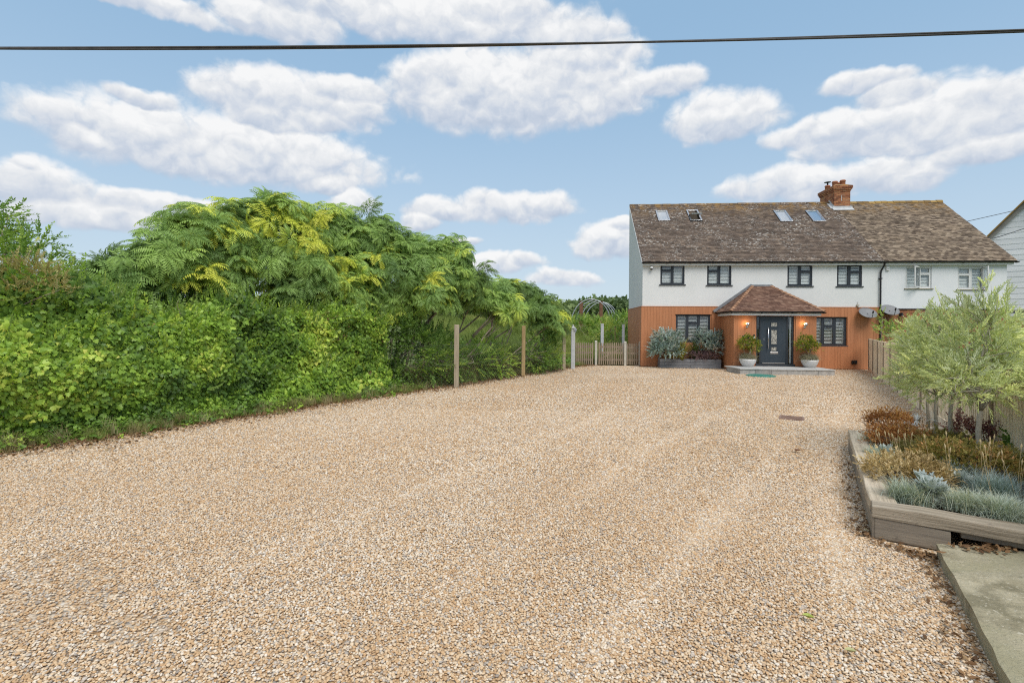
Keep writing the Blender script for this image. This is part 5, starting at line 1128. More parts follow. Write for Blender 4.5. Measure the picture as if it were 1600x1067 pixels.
# white weatherboarded gable at the far right
def build_boarded():
    y = 27.5; ap = Pz(1606, 316, y); hw = 2.65; ev = Pz(1505, 415, y+.7*hw); h = thing('house', 'white weatherboarded gable end at the right edge of the photo', 'house', (ap[0], y, 0), R_(-45))
    zb = Pz(1595, 484, y)[2]; ze = ev[2]; za = ap[2]; cx = ap[0]; gauge = 0.30; z = zb
    k = int((za-zb)/gauge)
    for i in range(k+1):
        z0 = zb+i*gauge; z1 = z0+gauge+.03
        def half(zz): return hw if zz <= ze else max(0.0, hw*(za-zz)/(za-ze))
        w0, w1 = half(z0), half(min(z1, za-.02))
        if w0 < .05: continue
        mb = MB(); mb.add([(cx-w0, y-.028, z0), (cx+w0, y-.028, z0), (cx+w1, y-.012, z1), (cx-w1, y-.012, z1), (cx-w0, y, z0), (cx+w0, y, z0), (cx+w1, y, z1), (cx-w1, y, z1)], [(0, 1, 2, 3), (4, 5, 1, 0), (0, 3, 7, 4), (1, 5, 6, 2)]); build('weatherboard', mb, m_board, h)
    mb = MB(); mb.poly([(cx-hw, y+.002, 0), (cx+hw, y+.002, 0), (cx+hw, y+.002, ze), (cx, y+.002, za), (cx-hw, y+.002, ze)]); mb.quad((cx-hw, y, 0), (cx-hw, y+8, 0), (cx-hw, y+8, ze), (cx-hw, y, ze)); mb.quad((cx+hw, y, 0), (cx+hw, y+8, 0), (cx+hw, y+8, ze), (cx+hw, y, ze)); build('wall', mb, m_render, h)
    mb = MB(); mb.box(cx-hw, cx+hw, y-.10, y-.02, zb-.14, zb-.02, .5); build('drip_trim', mb, m_black, h); mb = MB(); mb.box(cx-hw, cx+hw, y-.40, y-.02, zb-.36, zb-.20, .5); mb.box(cx-hw, cx+hw, y-.02, y-.006, 0, zb-.37, .5); build('lower_wall', mb, m_render, h)
    mb = MB(); mb.box(cx-hw, cx+hw, y-.45, y-.02, zb-.47, zb-.38, .5); build('soffit', mb, m_black, h)
    for sg in (-1, 1):
        a = np.array([cx, y-.15, za+.12]); b = np.array([cx+sg*(hw+.25), y-.15, ze-.25*(za-ze)/hw+.12]); d = (b-a)/np.linalg.norm(b-a); up = np.array([-d[2]*sg, 0, d[0]*sg]); up = up if up[2] > 0 else -up
        mb = MB(); mb.obox((a+b)/2-up*.06, (b-a)/2, up*.09, (0, .02, 0), .5); build('bargeboard', mb, m_grey, h)
        mb = MB(); mb.obox((a+b)/2+up*.065+np.array([0, 4.0, 0]), (b-a)/2*1.02, up*.03, (0, 4.2, 0), .5); build('roof', mb, m_ridgeB, h)
m_board = surf('white_weatherboard', [(0.3, (0.70, 0.71, 0.72)), (0.7, (0.80, 0.80, 0.80))], scale=1.5, stretch=(.4, 1, 4), rough=0.6, tint=.05, bump=0.15)
m_grey = surf('grey_painted_board', [(0.3, (0.22, 0.21, 0.19)), (0.7, (0.32, 0.30, 0.27))], scale=3, rough=0.8, bump=0.2)
build_boarded()
# ================================================================== things on and by the house
yF, P0, P1 = HA_['yF'], HA_['P0'], HA_['P1']
def on_wall(name, label, cat, l, d, z, group=None): return thing(name, label, cat, HW(l, d, z), -PSI, group)
m_lampglow, nt_, b_ = new_mat('lamp_glow'); b_.inputs['Emission Color'].default_value = (1.0, 0.62, 0.25, 1); b_.inputs['Emission Strength'].default_value = 5; b_.inputs['Base Color'].default_value = (0.9, 0.8, 0.6, 1)
for px, py, lab in ((1167.3, 508, 'lit wall lamp on the porch left of the front door, above the house sign'), (1257.6, 508.5, 'lit wall lamp on the porch right of the front door, above the right pot')):
    l, z = hl(px, py, yF-.06); t = on_wall('wall_lamp', lab, 'lamp', l, yF-.024, z, 'wall lamps beside the front door')
    mb = MB(); mb.box(-.045, .045, -.02, 0, -.10, .06); mb.tube([(0, -.02, -.05), (0, -.10, -.05), (0, -.11, -.02)], .012, 8); build('bracket', mb, m_steel, t, world_space=False)
    mb = MB(); mb.lathe([(.035, -.04), (.05, -.02), (.085, .09), (.08, .09), (.045, -.015)], (0, -.11, 0), 16); build('shade', mb, m_steel, t, world_space=False, smooth=True)
    mb = MB(); mb.lathe([(.0, -.01), (.032, .01), (.045, .06), (.06, .095), (.0, .105)], (0, -.11, 0), 12); build('bulb', mb, m_lampglow, t, world_space=False, smooth=True)
    li = bpy.data.lights.new('lamp_light', 'POINT'); li.energy = 1.3; li.color = (1, .62, .28); li.shadow_soft_size = .04; lo = link(bpy.data.objects.new('lamp_light', li), t); lo.location = (-.09, -.12, .06)
# slate sign, doorbell
l, z = hl(1164.8, 526.4, yF); t = on_wall('house_sign', 'small dark oval-ended house sign with white emblem on the porch wall', 'sign', l, yF-.024, z)
mb = MB(); n = 18; pr = []
for k in range(n): th = 2*math.pi*k/n; pr.append((.15*np.sign(math.cos(th))*abs(math.cos(th))**.5, .075*np.sign(math.sin(th))*abs(math.sin(th))**.6))
mb.prism(pr, (1, 0, 0), (0, 0, 1), (0, 0, 0), (0, -.018, 0), .5); build('plaque', mb, m_black, t, world_space=False)
mb = MB(); ring = [( -.095+.034*math.cos(2*math.pi*k/12), -.0195, .034*math.sin(2*math.pi*k/12)) for k in range(13)]; mb.tube(ring, .007, 4)
for i, w in enumerate((.13, .15, .10)): mb.box(-.04, -.04+w, -.0215, -.0185, .026-i*.026, .034-i*.026)
build('emblem', mb, m_white, t, world_space=False)
l, z = hl(1178, 525.5, yF); t = on_wall('doorbell', 'black and white video doorbell left of the front door', 'doorbell', l, yF-.024, z)
mb = MB(); mb.box(-.035, .035, -.025, 0, .0, .085, .5); build('camera_head', mb, m_black, t, world_space=False, bevel=.01); mb = MB(); mb.box(-.035, .035, -.022, 0, -.085, -.001, .5); mb.lathe([(0, .003), (.018, .003), (.018, 0)], (0, 0, 0), 10); build('button_plate', mb, m_white, t, world_space=False, bevel=.008)
# security camera under the eaves
l, z = hl(1018, 419.5, -.12); t = on_wall('security_camera', 'white dome security camera under the eaves at the left house corner', 'camera', l, 0, z)
mb = MB(); mb.tube([(-.10, 0, .16), (-.08, -.10, .16), (0, -.12, .12), (0, -.12, .08)], .016, 8); build('bracket', mb, m_black, t, world_space=False); mb = MB(); mb.lathe([(0, .10), (.05, .085), (.075, .04), (.075, -.01), (.07, -.012)], (0, -.12, 0), 16); build('housing', mb, m_white, t, world_space=False, smooth=True); mb = MB(); mb.lathe([(.066, -.012), (.055, -.05), (.03, -.072), (0, -.078)], (0, -.12, 0), 16); build('dome', mb, m_black, t, world_space=False, smooth=True)
# security light and alarm box
l, z = hl(1340.5, 477, -.05); t = on_wall('security_light', 'small cream security light on the white wall above the left dish', 'lamp', l, 0, z); mb = MB(); mb.box(-.06, .06, -.07, 0, -.07, .02); mb.tube([(0, -.04, .02), (0, -.04, .16)], .01, 6); build('body', mb, m_stone, t, world_space=False, bevel=.012); mb = MB(); mb.lathe([(0, -.06), (.045, -.04), (.05, 0), (0, .01)], (.03, -.09, -.05), 10); build('sensor', mb, m_white, t, world_space=False, smooth=True)
l, z = hl(1387.3, 419, -.05); t = on_wall('alarm_box', 'white alarm box beside the downpipe under the gutter', 'box', l, 0, z); mb = MB(); mb.add([(-.07, 0, -.12), (.07, 0, -.12), (.08, 0, .10), (-.08, 0, .10), (-.06, -.07, -.11), (.06, -.07, -.11), (.07, -.06, .10), (-.07, -.06, .10)], [(0, 1, 2, 3), (4, 7, 6, 5), (0, 4, 5, 1), (1, 5, 6, 2), (2, 6, 7, 3), (3, 7, 4, 0)]); build('case', mb, m_white, t, world_space=False, bevel=.01); mb = MB(); mb.box(-.03, .03, -.075, -.066, -.06, -.03); build('strobe', mb, m_lead, t, world_space=False)
# satellite dishes
m_dish = surf('dish_grey', [(0.3, (0.176, 0.180, 0.188)), (0.7, (0.224, 0.228, 0.236))], scale=5, rough=.55, bump=.05)
for px, py, lab in ((1356.5, 488.5, 'grey satellite dish on the timber cladding left of the downpipe'), (1391, 484, 'grey satellite dish on the brick wall right of the downpipe')):
    l, z = hl(px, py, -.3); t = on_wall('satellite_dish', lab, 'satellite dish', l, -.02, z, 'satellite dishes either side of the downpipe')
    ax = np.array([.25, -.62, .55]); ax /= np.linalg.norm(ax); ux = np.cross((0, 0, 1), ax); ux /= np.linalg.norm(ux); uy = np.cross(ax, ux); c = np.array([0, -.28, 0]); mb = MB(); vs = [c-ax*.07]; n = 22
    ux = np.array([1.0, .05, 0]); uy = np.array([0, .40, .36]); ax = np.cross(ux, uy); ax = -ax if ax[1] > 0 else ax; ax /= np.linalg.norm(ax)
    for r, dd in ((.33, -.055), (.67, -.03), (1, 0)):
        for k in range(n): th = 2*math.pi*k/n; vs.append(c+ux*.39*r*math.cos(th)+uy*.66*r*math.sin(th)+ax*dd)
    fs = [(0, 1+k, 1+(k+1) % n) for k in range(n)]+[(1+j*n+k, 1+(j+1)*n+k, 1+(j+1)*n+(k+1) % n, 1+j*n+(k+1) % n) for j in range(2) for k in range(n)]; mb.add(vs, fs, .5); d = build('dish', mb, m_dish, t, world_space=False, smooth=True); sm = d.modifiers.new('thickness', 'SOLIDIFY'); sm.thickness = .012
    mb = MB(); mb.tube([c-uy*.70, c-uy*.62+ax*.12, c-uy*.48+ax*.24], .012, 6); build('arm', mb, m_black, t, world_space=False); mb = MB(); mb.tube([c-uy*.50+ax*.20, c-uy*.44+ax*.30], .032, 10); build('receiver', mb, m_black, t, world_space=False); mb = MB(); mb.tube([(0, 0, -.12), (0, -.16, -.12), c-ax*.05], .022, 8); mb.box(-.06, .06, -.02, 0.0, -.22, -.02); build('mount', mb, m_black, t, world_space=False)
# small black lamp on the brick wall right of the dish
l, z = hl(1408.5, 491.5, -.1); t = on_wall('outdoor_lamp', 'small unlit black lamp on the brick wall beside the right dish', 'lamp', l, 0, z); mb = MB(); mb.box(-.04, .04, -.02, 0, -.07, .07); mb.tube([(0, -.02, 0), (0, -.09, 0)], .015, 8); build('bracket', mb, m_black, t, world_space=False); mb = MB(); mb.lathe([(0, .08), (.05, .07), (.06, -.03), (.09, -.07), (.0, -.07)], (0, -.13, 0), 12); build('shade', mb, m_black, t, world_space=False)

# ------------------------------------------------------------------ porch step of stone blocks, pots
m_block = surf('grey_stone_block', [(0.3, (0.26, 0.255, 0.245)), (0.7, (0.42, 0.41, 0.39))], scale=7, rough=.9, tint=.16, bump=.5, bscale=30, dist=.01)
m_slab = surf('grey_paving', [(0.3, (0.36, 0.36, 0.35)), (0.7, (0.50, 0.49, 0.47))], scale=4, rough=.85, tint=.08, bump=.2)
def pt(px, py, h): p = G(px, py, h); q = p-HOUSE_O; return np.array([np.dot(q, HE), np.dot(q, HI)])
def build_step():
    ztop = .24; a = pt(1145.5, 574, ztop); b = pt(1156, 581, .12); c = pt(1295, 581.5, .12); yfr = (b[1]+c[1])/2
    t = thing('porch_step', 'low grey stone step in front of the porch door', 'step', HOUSE_O, -PSI); outline = [(P0+.05, yF-.03), (a[0]-.02, yF-.25), (b[0]+.1, yfr), (c[0]+.1, yfr), (c[0]+.1, yF-.03)]
    # facing blocks along the outer edge
    for (p, q) in zip(outline[:-1], outline[1:]):
        p, q = np.array(p), np.array(q); L = np.linalg.norm(q-p); k = max(1, round(L/.62)); d = (q-p)/L; n = np.array([d[1], -d[0]])
        for i in range(k):
            u0, u1 = L*i/k+.005, L*(i+1)/k-.005; m_ = p+d*(u0+u1)/2-n*.06+n*RNG.normal(0, .003); mb = MB()
            mb.obox((m_[0], m_[1], ztop/2-.03), (*(d*(u1-u0)/2), 0), (*(n*.06), 0), (0, 0, ztop/2-.02)); build('block', mb, m_block, t, world_space=False, bevel=.008)
    mb = MB(); ins = [(x+(.07 if x < 5.5 else -.07), y+(.07 if y < yF-.1 else .0)) for x, y in outline]; mb.prism([(x, y) for x, y in ins], (1, 0, 0), (0, 1, 0), (0, 0, .0), (0, 0, ztop-.06), .3); build('core', mb, m_mortar, t, world_space=False)
    # paving slabs on top
    xs = np.linspace(outline[2][0]-.02, outline[3][0]+.02, 6)
    for i in range(5):
        mb = MB(); mb.box(xs[i]+.004, xs[i+1]-.004, yfr-.025, yF-.04, ztop-.045, ztop); build('slab', mb, m_slab, t, world_space=False, bevel=.006)
    mb = MB(); mb.prism([(outline[1][0]-.02, outline[1][1]), (outline[2][0]-.028, yfr-.02), (outline[2][0]-.028, yF-.04), (outline[1][0]-.02, yF-.04)], (1, 0, 0), (0, 1, 0), (0, 0, ztop-.045), (0, 0, .045)); build('slab', mb, m_slab, t, world_space=False)
    return ztop, yfr
STEP_Z, STEP_Y = build_step()
m_potw = surf('white_pot', [(0.3, (0.60, 0.59, 0.58)), (0.7, (0.72, 0.715, 0.705))], scale=5, rough=.6, bump=.1, spots=[(3, .55, .8, (.45, .43, .40), .4)])
m_soil = surf('soil', [(0.3, (0.035, 0.025, 0.017)), (0.7, (0.085, 0.062, 0.042))], scale=14, rough=.95, bump=.8, bscale=40, dist=.03)
m_fesc = leafmat('blue_grey_grass', [(0, (0.269, 0.325, 0.258)), (0.4, (0.426, 0.493, 0.420)), (0.75, (0.582, 0.638, 0.549)), (1, (0.627, 0.594, 0.414))], .2, .7, vary=.45)
m_fescb = leafmat('steel_blue_grass', [(0, (0.195, 0.260, 0.254)), (0.5, (0.338, 0.429, 0.429)), (1, (0.520, 0.611, 0.598))], .2, .7, vary=.45)
m_pale = leafmat('pale_straw_grass', [(0, (0.17, 0.18, 0.12)), (0.5, (0.36, 0.34, 0.24)), (1, (0.52, 0.46, 0.33))], .2, .8, vary=.45)
m_silver = leafmat('silver_leaf', [(0, (0.20, 0.25, 0.235)), (0.5, (0.36, 0.42, 0.41)), (1, (0.56, 0.60, 0.58))], .15, .75, vary=.2)
m_ball = leafmat('pot_shrub_leaf', [(0, (0.090, 0.154, 0.022)), (0.5, (0.252, 0.306, 0.040)), (0.85, (0.486, 0.468, 0.072)), (1, (0.594, 0.252, 0.072))], .3, .45)
P_ball = twig_sprigs(m_ball, OVAL, 4, .10, 4, .060); P_fpot = grass_tufts(m_pale, 3, 70, .34, .06, 1.5, .0045, arch=1.3)
for px0, px1, lt, yy in ((1156, 1180.7, 'left', 572.3), (1252.7, 1277.7, 'right', 574.5)):
    c = HW(hl((px0+px1)/2, 565, yF-.40)[0], yF-.40, 0); loc = (c[0], c[1], STEP_Z); r = (px1-px0)/2*c[1]/FPX; hh = 12.0*c[1]/FPX
    p = thing('plant_pot', f'white bowl-shaped pot on the porch step {lt} of the front door', 'pot', loc, 0, 'white pots by the front door'); mb = MB(); mb.lathe([(0, 0), (r*.55, 0), (r*.62, .02), (r*.86, hh*.45), (r*.98, hh*.8), (r, hh), (r*.93, hh), (r*.88, hh*.8)], (0, 0, 0), 28); build('bowl', mb, m_potw, p, world_space=False, smooth=True); mb = MB(); mb.lathe([(0, hh*.86), (r*.9, hh*.86)], (0, 0, 0), 20); build('soil', mb, m_soil, p, world_space=False)
    top = np.array([loc[0], loc[1], STEP_Z+hh*.9]); gt = thing('ornamental_grass', f'pale tufted grass spilling from the {lt} white pot', 'grass', top, 0, 'grasses in the white pots'); k = 54; a = RNG.uniform(0, 6.28, k); q = r*.7*np.sqrt(RNG.random(k)); scatter('blades', np.c_[top[0]+q*np.cos(a), top[1]+q*np.sin(a), np.full(k, top[2]+.02)], np.stack([RNG.normal(0, .3, k), RNG.normal(0, .3, k), a], 1), RNG.uniform(.7, 1.1, k), RNG.random(k), P_fpot, gt)
    z0 = CAM_H; cpx = (px0+px1)/2+(0 if lt == 'left' else -6); lob = [(Pz(cpx-5, 537.5+1*(lt == 'right'), c[1]), None), (Pz(cpx+6, 537, c[1]), None), (Pz(cpx, 531.5, c[1]), None), (Pz(cpx+9, 542, c[1]), None)]
    lobes = [(q[0], (.27, .24, .15)) for q in lob]; sh = leafy('pot_shrub', f'small round clipped shrub growing in the {lt} white pot', 'shrub', (c[0], c[1]), lobes, P_ball, 420, (.50, .22), .018, 'shrubs in the white pots', up=-.95, scale=(.6, 1.0), h0=STEP_Z+hh*.85, sub='foliage')

# ------------------------------------------------------------------ sleeper planter by the left window with its shrubs
m_darkw = surf('grey_stained_timber', [(0.3, (0.135, 0.140, 0.153)), (0.7, (0.243, 0.252, 0.270))], scale=5, stretch=(.5, 4, 4), rough=.8, tint=.15, bump=.4, bscale=30, dist=.006)
def build_planter():
    y0, y1 = -.66, -.06; x0, x1 = hl(1031.5, 566, y0)[0], hl(1127, 566, y0)[0]; zt = (574.0-559.5)*(24.0-.5)/FPX; t = thing('raised_planter', 'long dark grey timber planter below the left ground-floor window', 'planter', HOUSE_O, -PSI); n = 3; h = zt/n
    for i in range(n):
        for seg in ((x0, (x0+x1)*.5-.003), ((x0+x1)*.5+.003, x1)) if i % 2 == 0 else ((x0, x1),):
            mb = MB(); mb.box(seg[0], seg[1], y0, y0+.10, i*h+.004, (i+1)*h-.004); build('plank', mb, m_darkw, t, world_space=False, bevel=.006)
        mb = MB(); mb.box(x0, x0+.1, y0+.103, y1, i*h+.004, (i+1)*h-.004); build('plank', mb, m_darkw, t, world_space=False, bevel=.006); mb = MB(); mb.box(x1-.1, x1, y0+.103, y1, i*h+.004, (i+1)*h-.004); build('plank', mb, m_darkw, t, world_space=False, bevel=.006)
    mb = MB(); mb.box(x0+.1, x1-.1, y0+.1, y1, .02, zt-.06); build('soil', mb, m_soil, t, world_space=False); return zt, HW((x0+x1)/2, (y0+y1)/2, 0)[1]
PL_Z, PL_Y = build_planter()
m_sage = leafmat('silver_shrub_leaf', [(0, (0.130, 0.195, 0.163)), (0.5, (0.286, 0.377, 0.345)), (0.85, (0.494, 0.585, 0.559)), (1, (0.598, 0.546, 0.520))], .2, .6)
P_sage = twig_sprigs(m_sage, ROUND, 4, .26, 7, .07)
def plobes(L, z): return lobes_px([(a, b, z+dz, rx, ry) for a, b, dz, rx, ry in L])
zz = PL_Y
leafy('silver_shrub', 'round silvery-green shrub at the left end of the dark planter', 'shrub', Pz(1042, 555, zz)[:2], plobes([(1040, 548, -.2, 20, 8), (1028, 549, -.2, 10, 6), (1053, 549, -.2, 10, 6), (1040, 536, 0, 18, 13), (1029, 544, 0, 11, 8), (1052, 530, .2, 11, 9), (1035, 525, .1, 11, 8), (1054, 542, .2, 10, 9)], zz), P_sage, 170, (.6, .2), .02, 'silver shrubs in the dark planter', up=-.5, scale=(.7, 1.15), h0=PL_Z-.1, sub='foliage')
leafy('silver_shrub', 'wide wispy silver shrub at the right end of the dark planter', 'shrub', Pz(1108, 555, zz)[:2], plobes([(1112, 545, -.1, 14, 8), (1106, 536, 0, 15, 11), (1119, 532, 0, 12, 10), (1096, 530, .2, 9, 9), (1121, 544, -.1, 11, 6), (1127, 526, .1, 7, 7)], zz), P_sage, 130, (.64, .22), .02, 'silver shrubs in the dark planter', up=-.4, scale=(.7, 1.15), h0=PL_Z-.1, sub='foliage')
m_heath = leafmat('purple_heather_leaf', [(0, (0.126, 0.077, 0.091)), (0.5, (0.252, 0.161, 0.182)), (1, (0.420, 0.308, 0.294))], .2, .7)
leafy('heather', 'low purple-brown heather in the front of the dark planter', 'shrub', Pz(1095, 557, zz-.3)[:2], plobes([(1080, 556, -.15, 8, 3.5), (1092, 556.5, -.15, 10, 4), (1108, 557, -.2, 11, 3)], zz), twig_sprigs(m_heath, LANCE, 3, .16, 12, .04), 420, (.5, .2), .008, up=-.3, h0=PL_Z-.1, sub='foliage', limbs=False)
leafy('low_shrub', 'small yellow-green and reddish plant left of the spiky one in the dark planter', 'shrub', Pz(1050, 555, zz-.3)[:2], plobes([(1046, 556, -.2, 7, 4), (1056, 556.5, -.2, 7, 3)], zz), P_ball, 300, (.6, .25), .008, up=-.3, scale=(.5, .8), h0=PL_Z-.1, sub='foliage', limbs=False)
def spiky(label, px, py, z, n, L, mat, base_h, w=.022):
    c = Pz(px, py, z); t = thing('spiky_plant', label, 'plant', (c[0], c[1], base_h), 0, 'spiky plants in the dark planter'); mb = MB()
    for i in range(n):
        th = RNG.uniform(0, 6.28); a = R_(90)-abs(RNG.normal(0, .36)); h = np.array([math.cos(th), math.sin(th), 0]); sd = np.array([-h[1], h[0], 0]); p = np.zeros(3); l = L*RNG.uniform(.7, 1.1); vs = []; s = 6
        for q in range(s+1): ww = w*(math.sin(math.pi*min(.5+.5*q/s, 1)) if q else .8)*(1 if q < s else .1); vs += [p-sd*ww, p+sd*ww]; p = p+(h*math.cos(a)+np.array([0, 0, 1])*math.sin(a))*l/s; a -= .13
        mb.add(vs, [(2*q, 2*q+1, 2*q+3, 2*q+2) for q in range(s)])
    build('leaves', mb, mat, t, world_space=False, kind='stuff', recalc=False)
m_cord = surf('yellow_green_blade', [(0.3, (0.22, 0.23, 0.04)), (0.7, (0.38, 0.36, 0.08))], scale=6, rough=.5, tint=.35, bump=0); m_cordg = surf('dark_green_blade', [(0.3, (0.05, 0.085, 0.02)), (0.7, (0.10, 0.15, 0.03))], scale=6, rough=.5, tint=.35, bump=0)
spiky('yellow-striped spiky plant in the middle of the dark planter', 1066, 556, zz-.27, 90, 1.15, m_cord, PL_Z-.06, .03); spiky('darker green spiky plant right of the yellow one in the dark planter', 1086, 552, zz-.05, 60, 1.1, m_cordg, PL_Z-.06, .026)

# ------------------------------------------------------------------ covers and odds on the gravel
m_green = surf('green_plastic', [(0.3, (0.030, 0.165, 0.125)), (0.7, (0.055, 0.23, 0.18))], scale=5, rough=.5, bump=.2)
c = G(1189, 586, 0.04); t = thing('inspection_cover', 'round green plastic cover lying in the gravel before the porch step', 'cover', (c[0], c[1], 0)); mb = MB(); r = 20*c[1]/FPX; mb.lathe([(0, .055), (r*.55, .052), (r*.58, .045), (r*.92, .04), (r*.96, .045), (r, .035), (r*1.02, 0)], (0, 0, 0), 36); build('lid', mb, m_green, t, world_space=False); mb = MB(); mb.lathe([(r*1.0, .03), (r*1.08, .025), (r*1.10, 0)], (0, 0, 0), 36); build('rim', mb, m_green, t, world_space=False)
m_rust = surf('weathered_iron', [(0.3, (0.20, 0.125, 0.095)), (0.7, (0.32, 0.215, 0.165))], scale=6, rough=.8, bump=.4, bscale=40)
c = G(1237, 652, .03); t = thing('drain_cover', 'flat square brown metal drain cover set in the gravel', 'cover', (c[0], c[1], 0), math.atan2(FD[1], FD[0])); mb = MB(); s = 23*c[1]/FPX*.75; mb.box(-s, s, -s, s, 0, .03, .5); build('plate', mb, m_rust, t, world_space=False, bevel=.004); mb = MB()
for i in range(-2, 3): mb.box(i*s*.36-.012, i*s*.36+.012, -s*.85, s*.85, .031, .036, .5)
build('rib', mb, m_rust, t, world_space=False, kind='stuff')
def single_leaf(name, label, px, py, size, mat, ang):
    c = G(px, py, .03); mb = MB(); a = math.cos(ang), math.sin(ang); pr = [(0, -.5), (.2, -.25), (.27, .05), (.17, .35), (0, .5), (-.17, .35), (-.27, .05), (-.2, -.25)]
    vs = [(0, 0, .0)]+[(size*(x*a[0]-y*a[1]), size*(x*a[1]+y*a[0]), .012*(1+abs(x)*3)) for x, y in pr]; mb.add(vs, [(0, 1+i, 1+(i+1) % 8) for i in range(8)], .5); o = build(name, mb, mat); o.location = (c[0], c[1], .035); tag(o, label, 'leaf')
m_lime = surf('lime_leaf', [(0.3, (0.27, 0.34, 0.05)), (0.7, (0.40, 0.43, 0.10))], scale=20, rough=.5, bump=0); m_pl = surf('pale_leaf', [(0.3, (0.38, 0.38, 0.17)), (0.7, (0.48, 0.46, 0.24))], scale=20, rough=.6, bump=0); m_bl = surf('brown_leaf', [(0.3, (0.13, 0.045, 0.02)), (0.7, (0.20, 0.08, 0.035))], scale=20, rough=.6, bump=0)
single_leaf('fallen_leaf', 'bright lime-green leaf lying on the foreground gravel', 1263, 966, .072, m_lime, R_(60)); single_leaf('fallen_leaf', 'pale faded leaf on the gravel nearest the concrete slab', 1329, 1020, .062, m_pl, R_(75)); single_leaf('fallen_leaf', 'dark red-brown leaf on the open gravel below the drain cover', 1246, 704.5, .11, m_bl, R_(80))

# ------------------------------------------------------------------ concrete slab in the near right corner
m_conc = surf('old_concrete', [(0.22, (0.175, 0.150, 0.093)), (0.42, (0.340, 0.300, 0.200)), (0.6, (0.443, 0.395, 0.279)), (0.8, (0.536, 0.480, 0.353))], scale=4.0, detail=12, rough=.92, bump=1.0, bscale=30, dist=.018, spots=[(3.2, .52, .66, (0.154, 0.135, 0.079), .65), (38, .60, .66, (0.597, 0.550, 0.437), .6), (60, .62, .68, (0.103, 0.090, 0.056), .6), (2.0, .50, .62, (0.227, 0.210, 0.112), .5)])
def build_slab():
    d = (SLAB_N-SLAB_C)/np.linalg.norm(SLAB_N-SLAB_C); n = np.array([d[1], -d[0]]); a = SLAB_N; k = 26; L = np.linalg.norm(SLAB_N-SLAB_C)+2.2; e = []
    for i in range(k+1):
        u = L*i/k; e.append(a-d*u+n*RNG.normal(0, .0035)+n*.003*math.sin(u*3))
    b = a+np.array([4.6, -1.0]); c = e[-1]+np.array([5.6, 0]); top = [(*p, .12+RNG.normal(0, .003)) for p in e]
    mb = MB(); vs = top+[(c[0], c[1], .12), (b[0], b[1], .12)]; mb.poly(vs, .5); bot = [(p[0]+n[0]*RNG.uniform(.0, .012), p[1]+n[1]*.006, -.02) for p in e]
    mb.add(top+bot, [(i, i+1, k+1+i+1, k+1+i) for i in range(k)]); mb.quad((b[0], b[1], .12), top[0], bot[0], (b[0], b[1], -.02)); o = build('concrete_path', mb, m_conc); tag(o, kind='structure')
build_slab()

# ------------------------------------------------------------------ raised bed of sleepers
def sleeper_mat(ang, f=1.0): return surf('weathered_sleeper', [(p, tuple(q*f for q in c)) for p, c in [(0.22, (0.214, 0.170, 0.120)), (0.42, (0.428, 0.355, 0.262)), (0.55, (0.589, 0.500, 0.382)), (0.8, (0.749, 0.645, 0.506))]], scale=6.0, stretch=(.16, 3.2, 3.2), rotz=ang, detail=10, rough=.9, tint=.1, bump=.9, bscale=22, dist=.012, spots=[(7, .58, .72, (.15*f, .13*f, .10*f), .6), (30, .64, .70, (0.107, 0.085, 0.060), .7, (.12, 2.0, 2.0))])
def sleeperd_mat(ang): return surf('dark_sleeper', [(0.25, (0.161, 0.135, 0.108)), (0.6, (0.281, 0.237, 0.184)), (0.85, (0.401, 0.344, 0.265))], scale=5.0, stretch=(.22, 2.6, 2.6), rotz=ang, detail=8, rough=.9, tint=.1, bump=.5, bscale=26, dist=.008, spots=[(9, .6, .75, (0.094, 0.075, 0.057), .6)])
BD = (BED_F-BED_N)/np.linalg.norm(BED_F-BED_N); BN = np.array([BD[1], -BD[0]])      # BN: into the bed
ND = G(1600, 830, .3)[:2]-BED_N; ND = ND/np.linalg.norm(ND); NN = np.array([-ND[1], ND[0]]); NN = NN if NN[1] > 0 else -NN
A_BD, A_ND = math.atan2(BD[1], BD[0]), math.atan2(ND[1], ND[0])
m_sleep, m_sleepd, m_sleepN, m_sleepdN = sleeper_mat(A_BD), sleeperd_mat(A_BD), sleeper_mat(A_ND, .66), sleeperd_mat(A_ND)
def sleeper(t, p, d, L, n, w, z0, z1, mat, off=0.0):
    """beam from p along d, width w towards n, a little wavy and worn"""
    k = max(3, int(L/.35)); mb = MB(); vs = []
    for i in range(k+1):
        u = L*i/k; q = p+d*u+n*(off+RNG.normal(0, .003)); dz = RNG.normal(0, .0035)
        vs += [(*(q), z0), (*(q+n*w), z0), (*(q+n*w), z1+dz), (*(q), z1+dz+RNG.normal(0, .002))]
    fs = [(4*i+j, 4*i+(j+1) % 4, 4*i+4+(j+1) % 4, 4*i+4+j) for i in range(k) for j in range(4)]+[(3, 2, 1, 0), (4*k, 4*k+1, 4*k+2, 4*k+3)]; mb.add(vs, fs); return build('sleeper', mb, mat, t, bevel=.009)
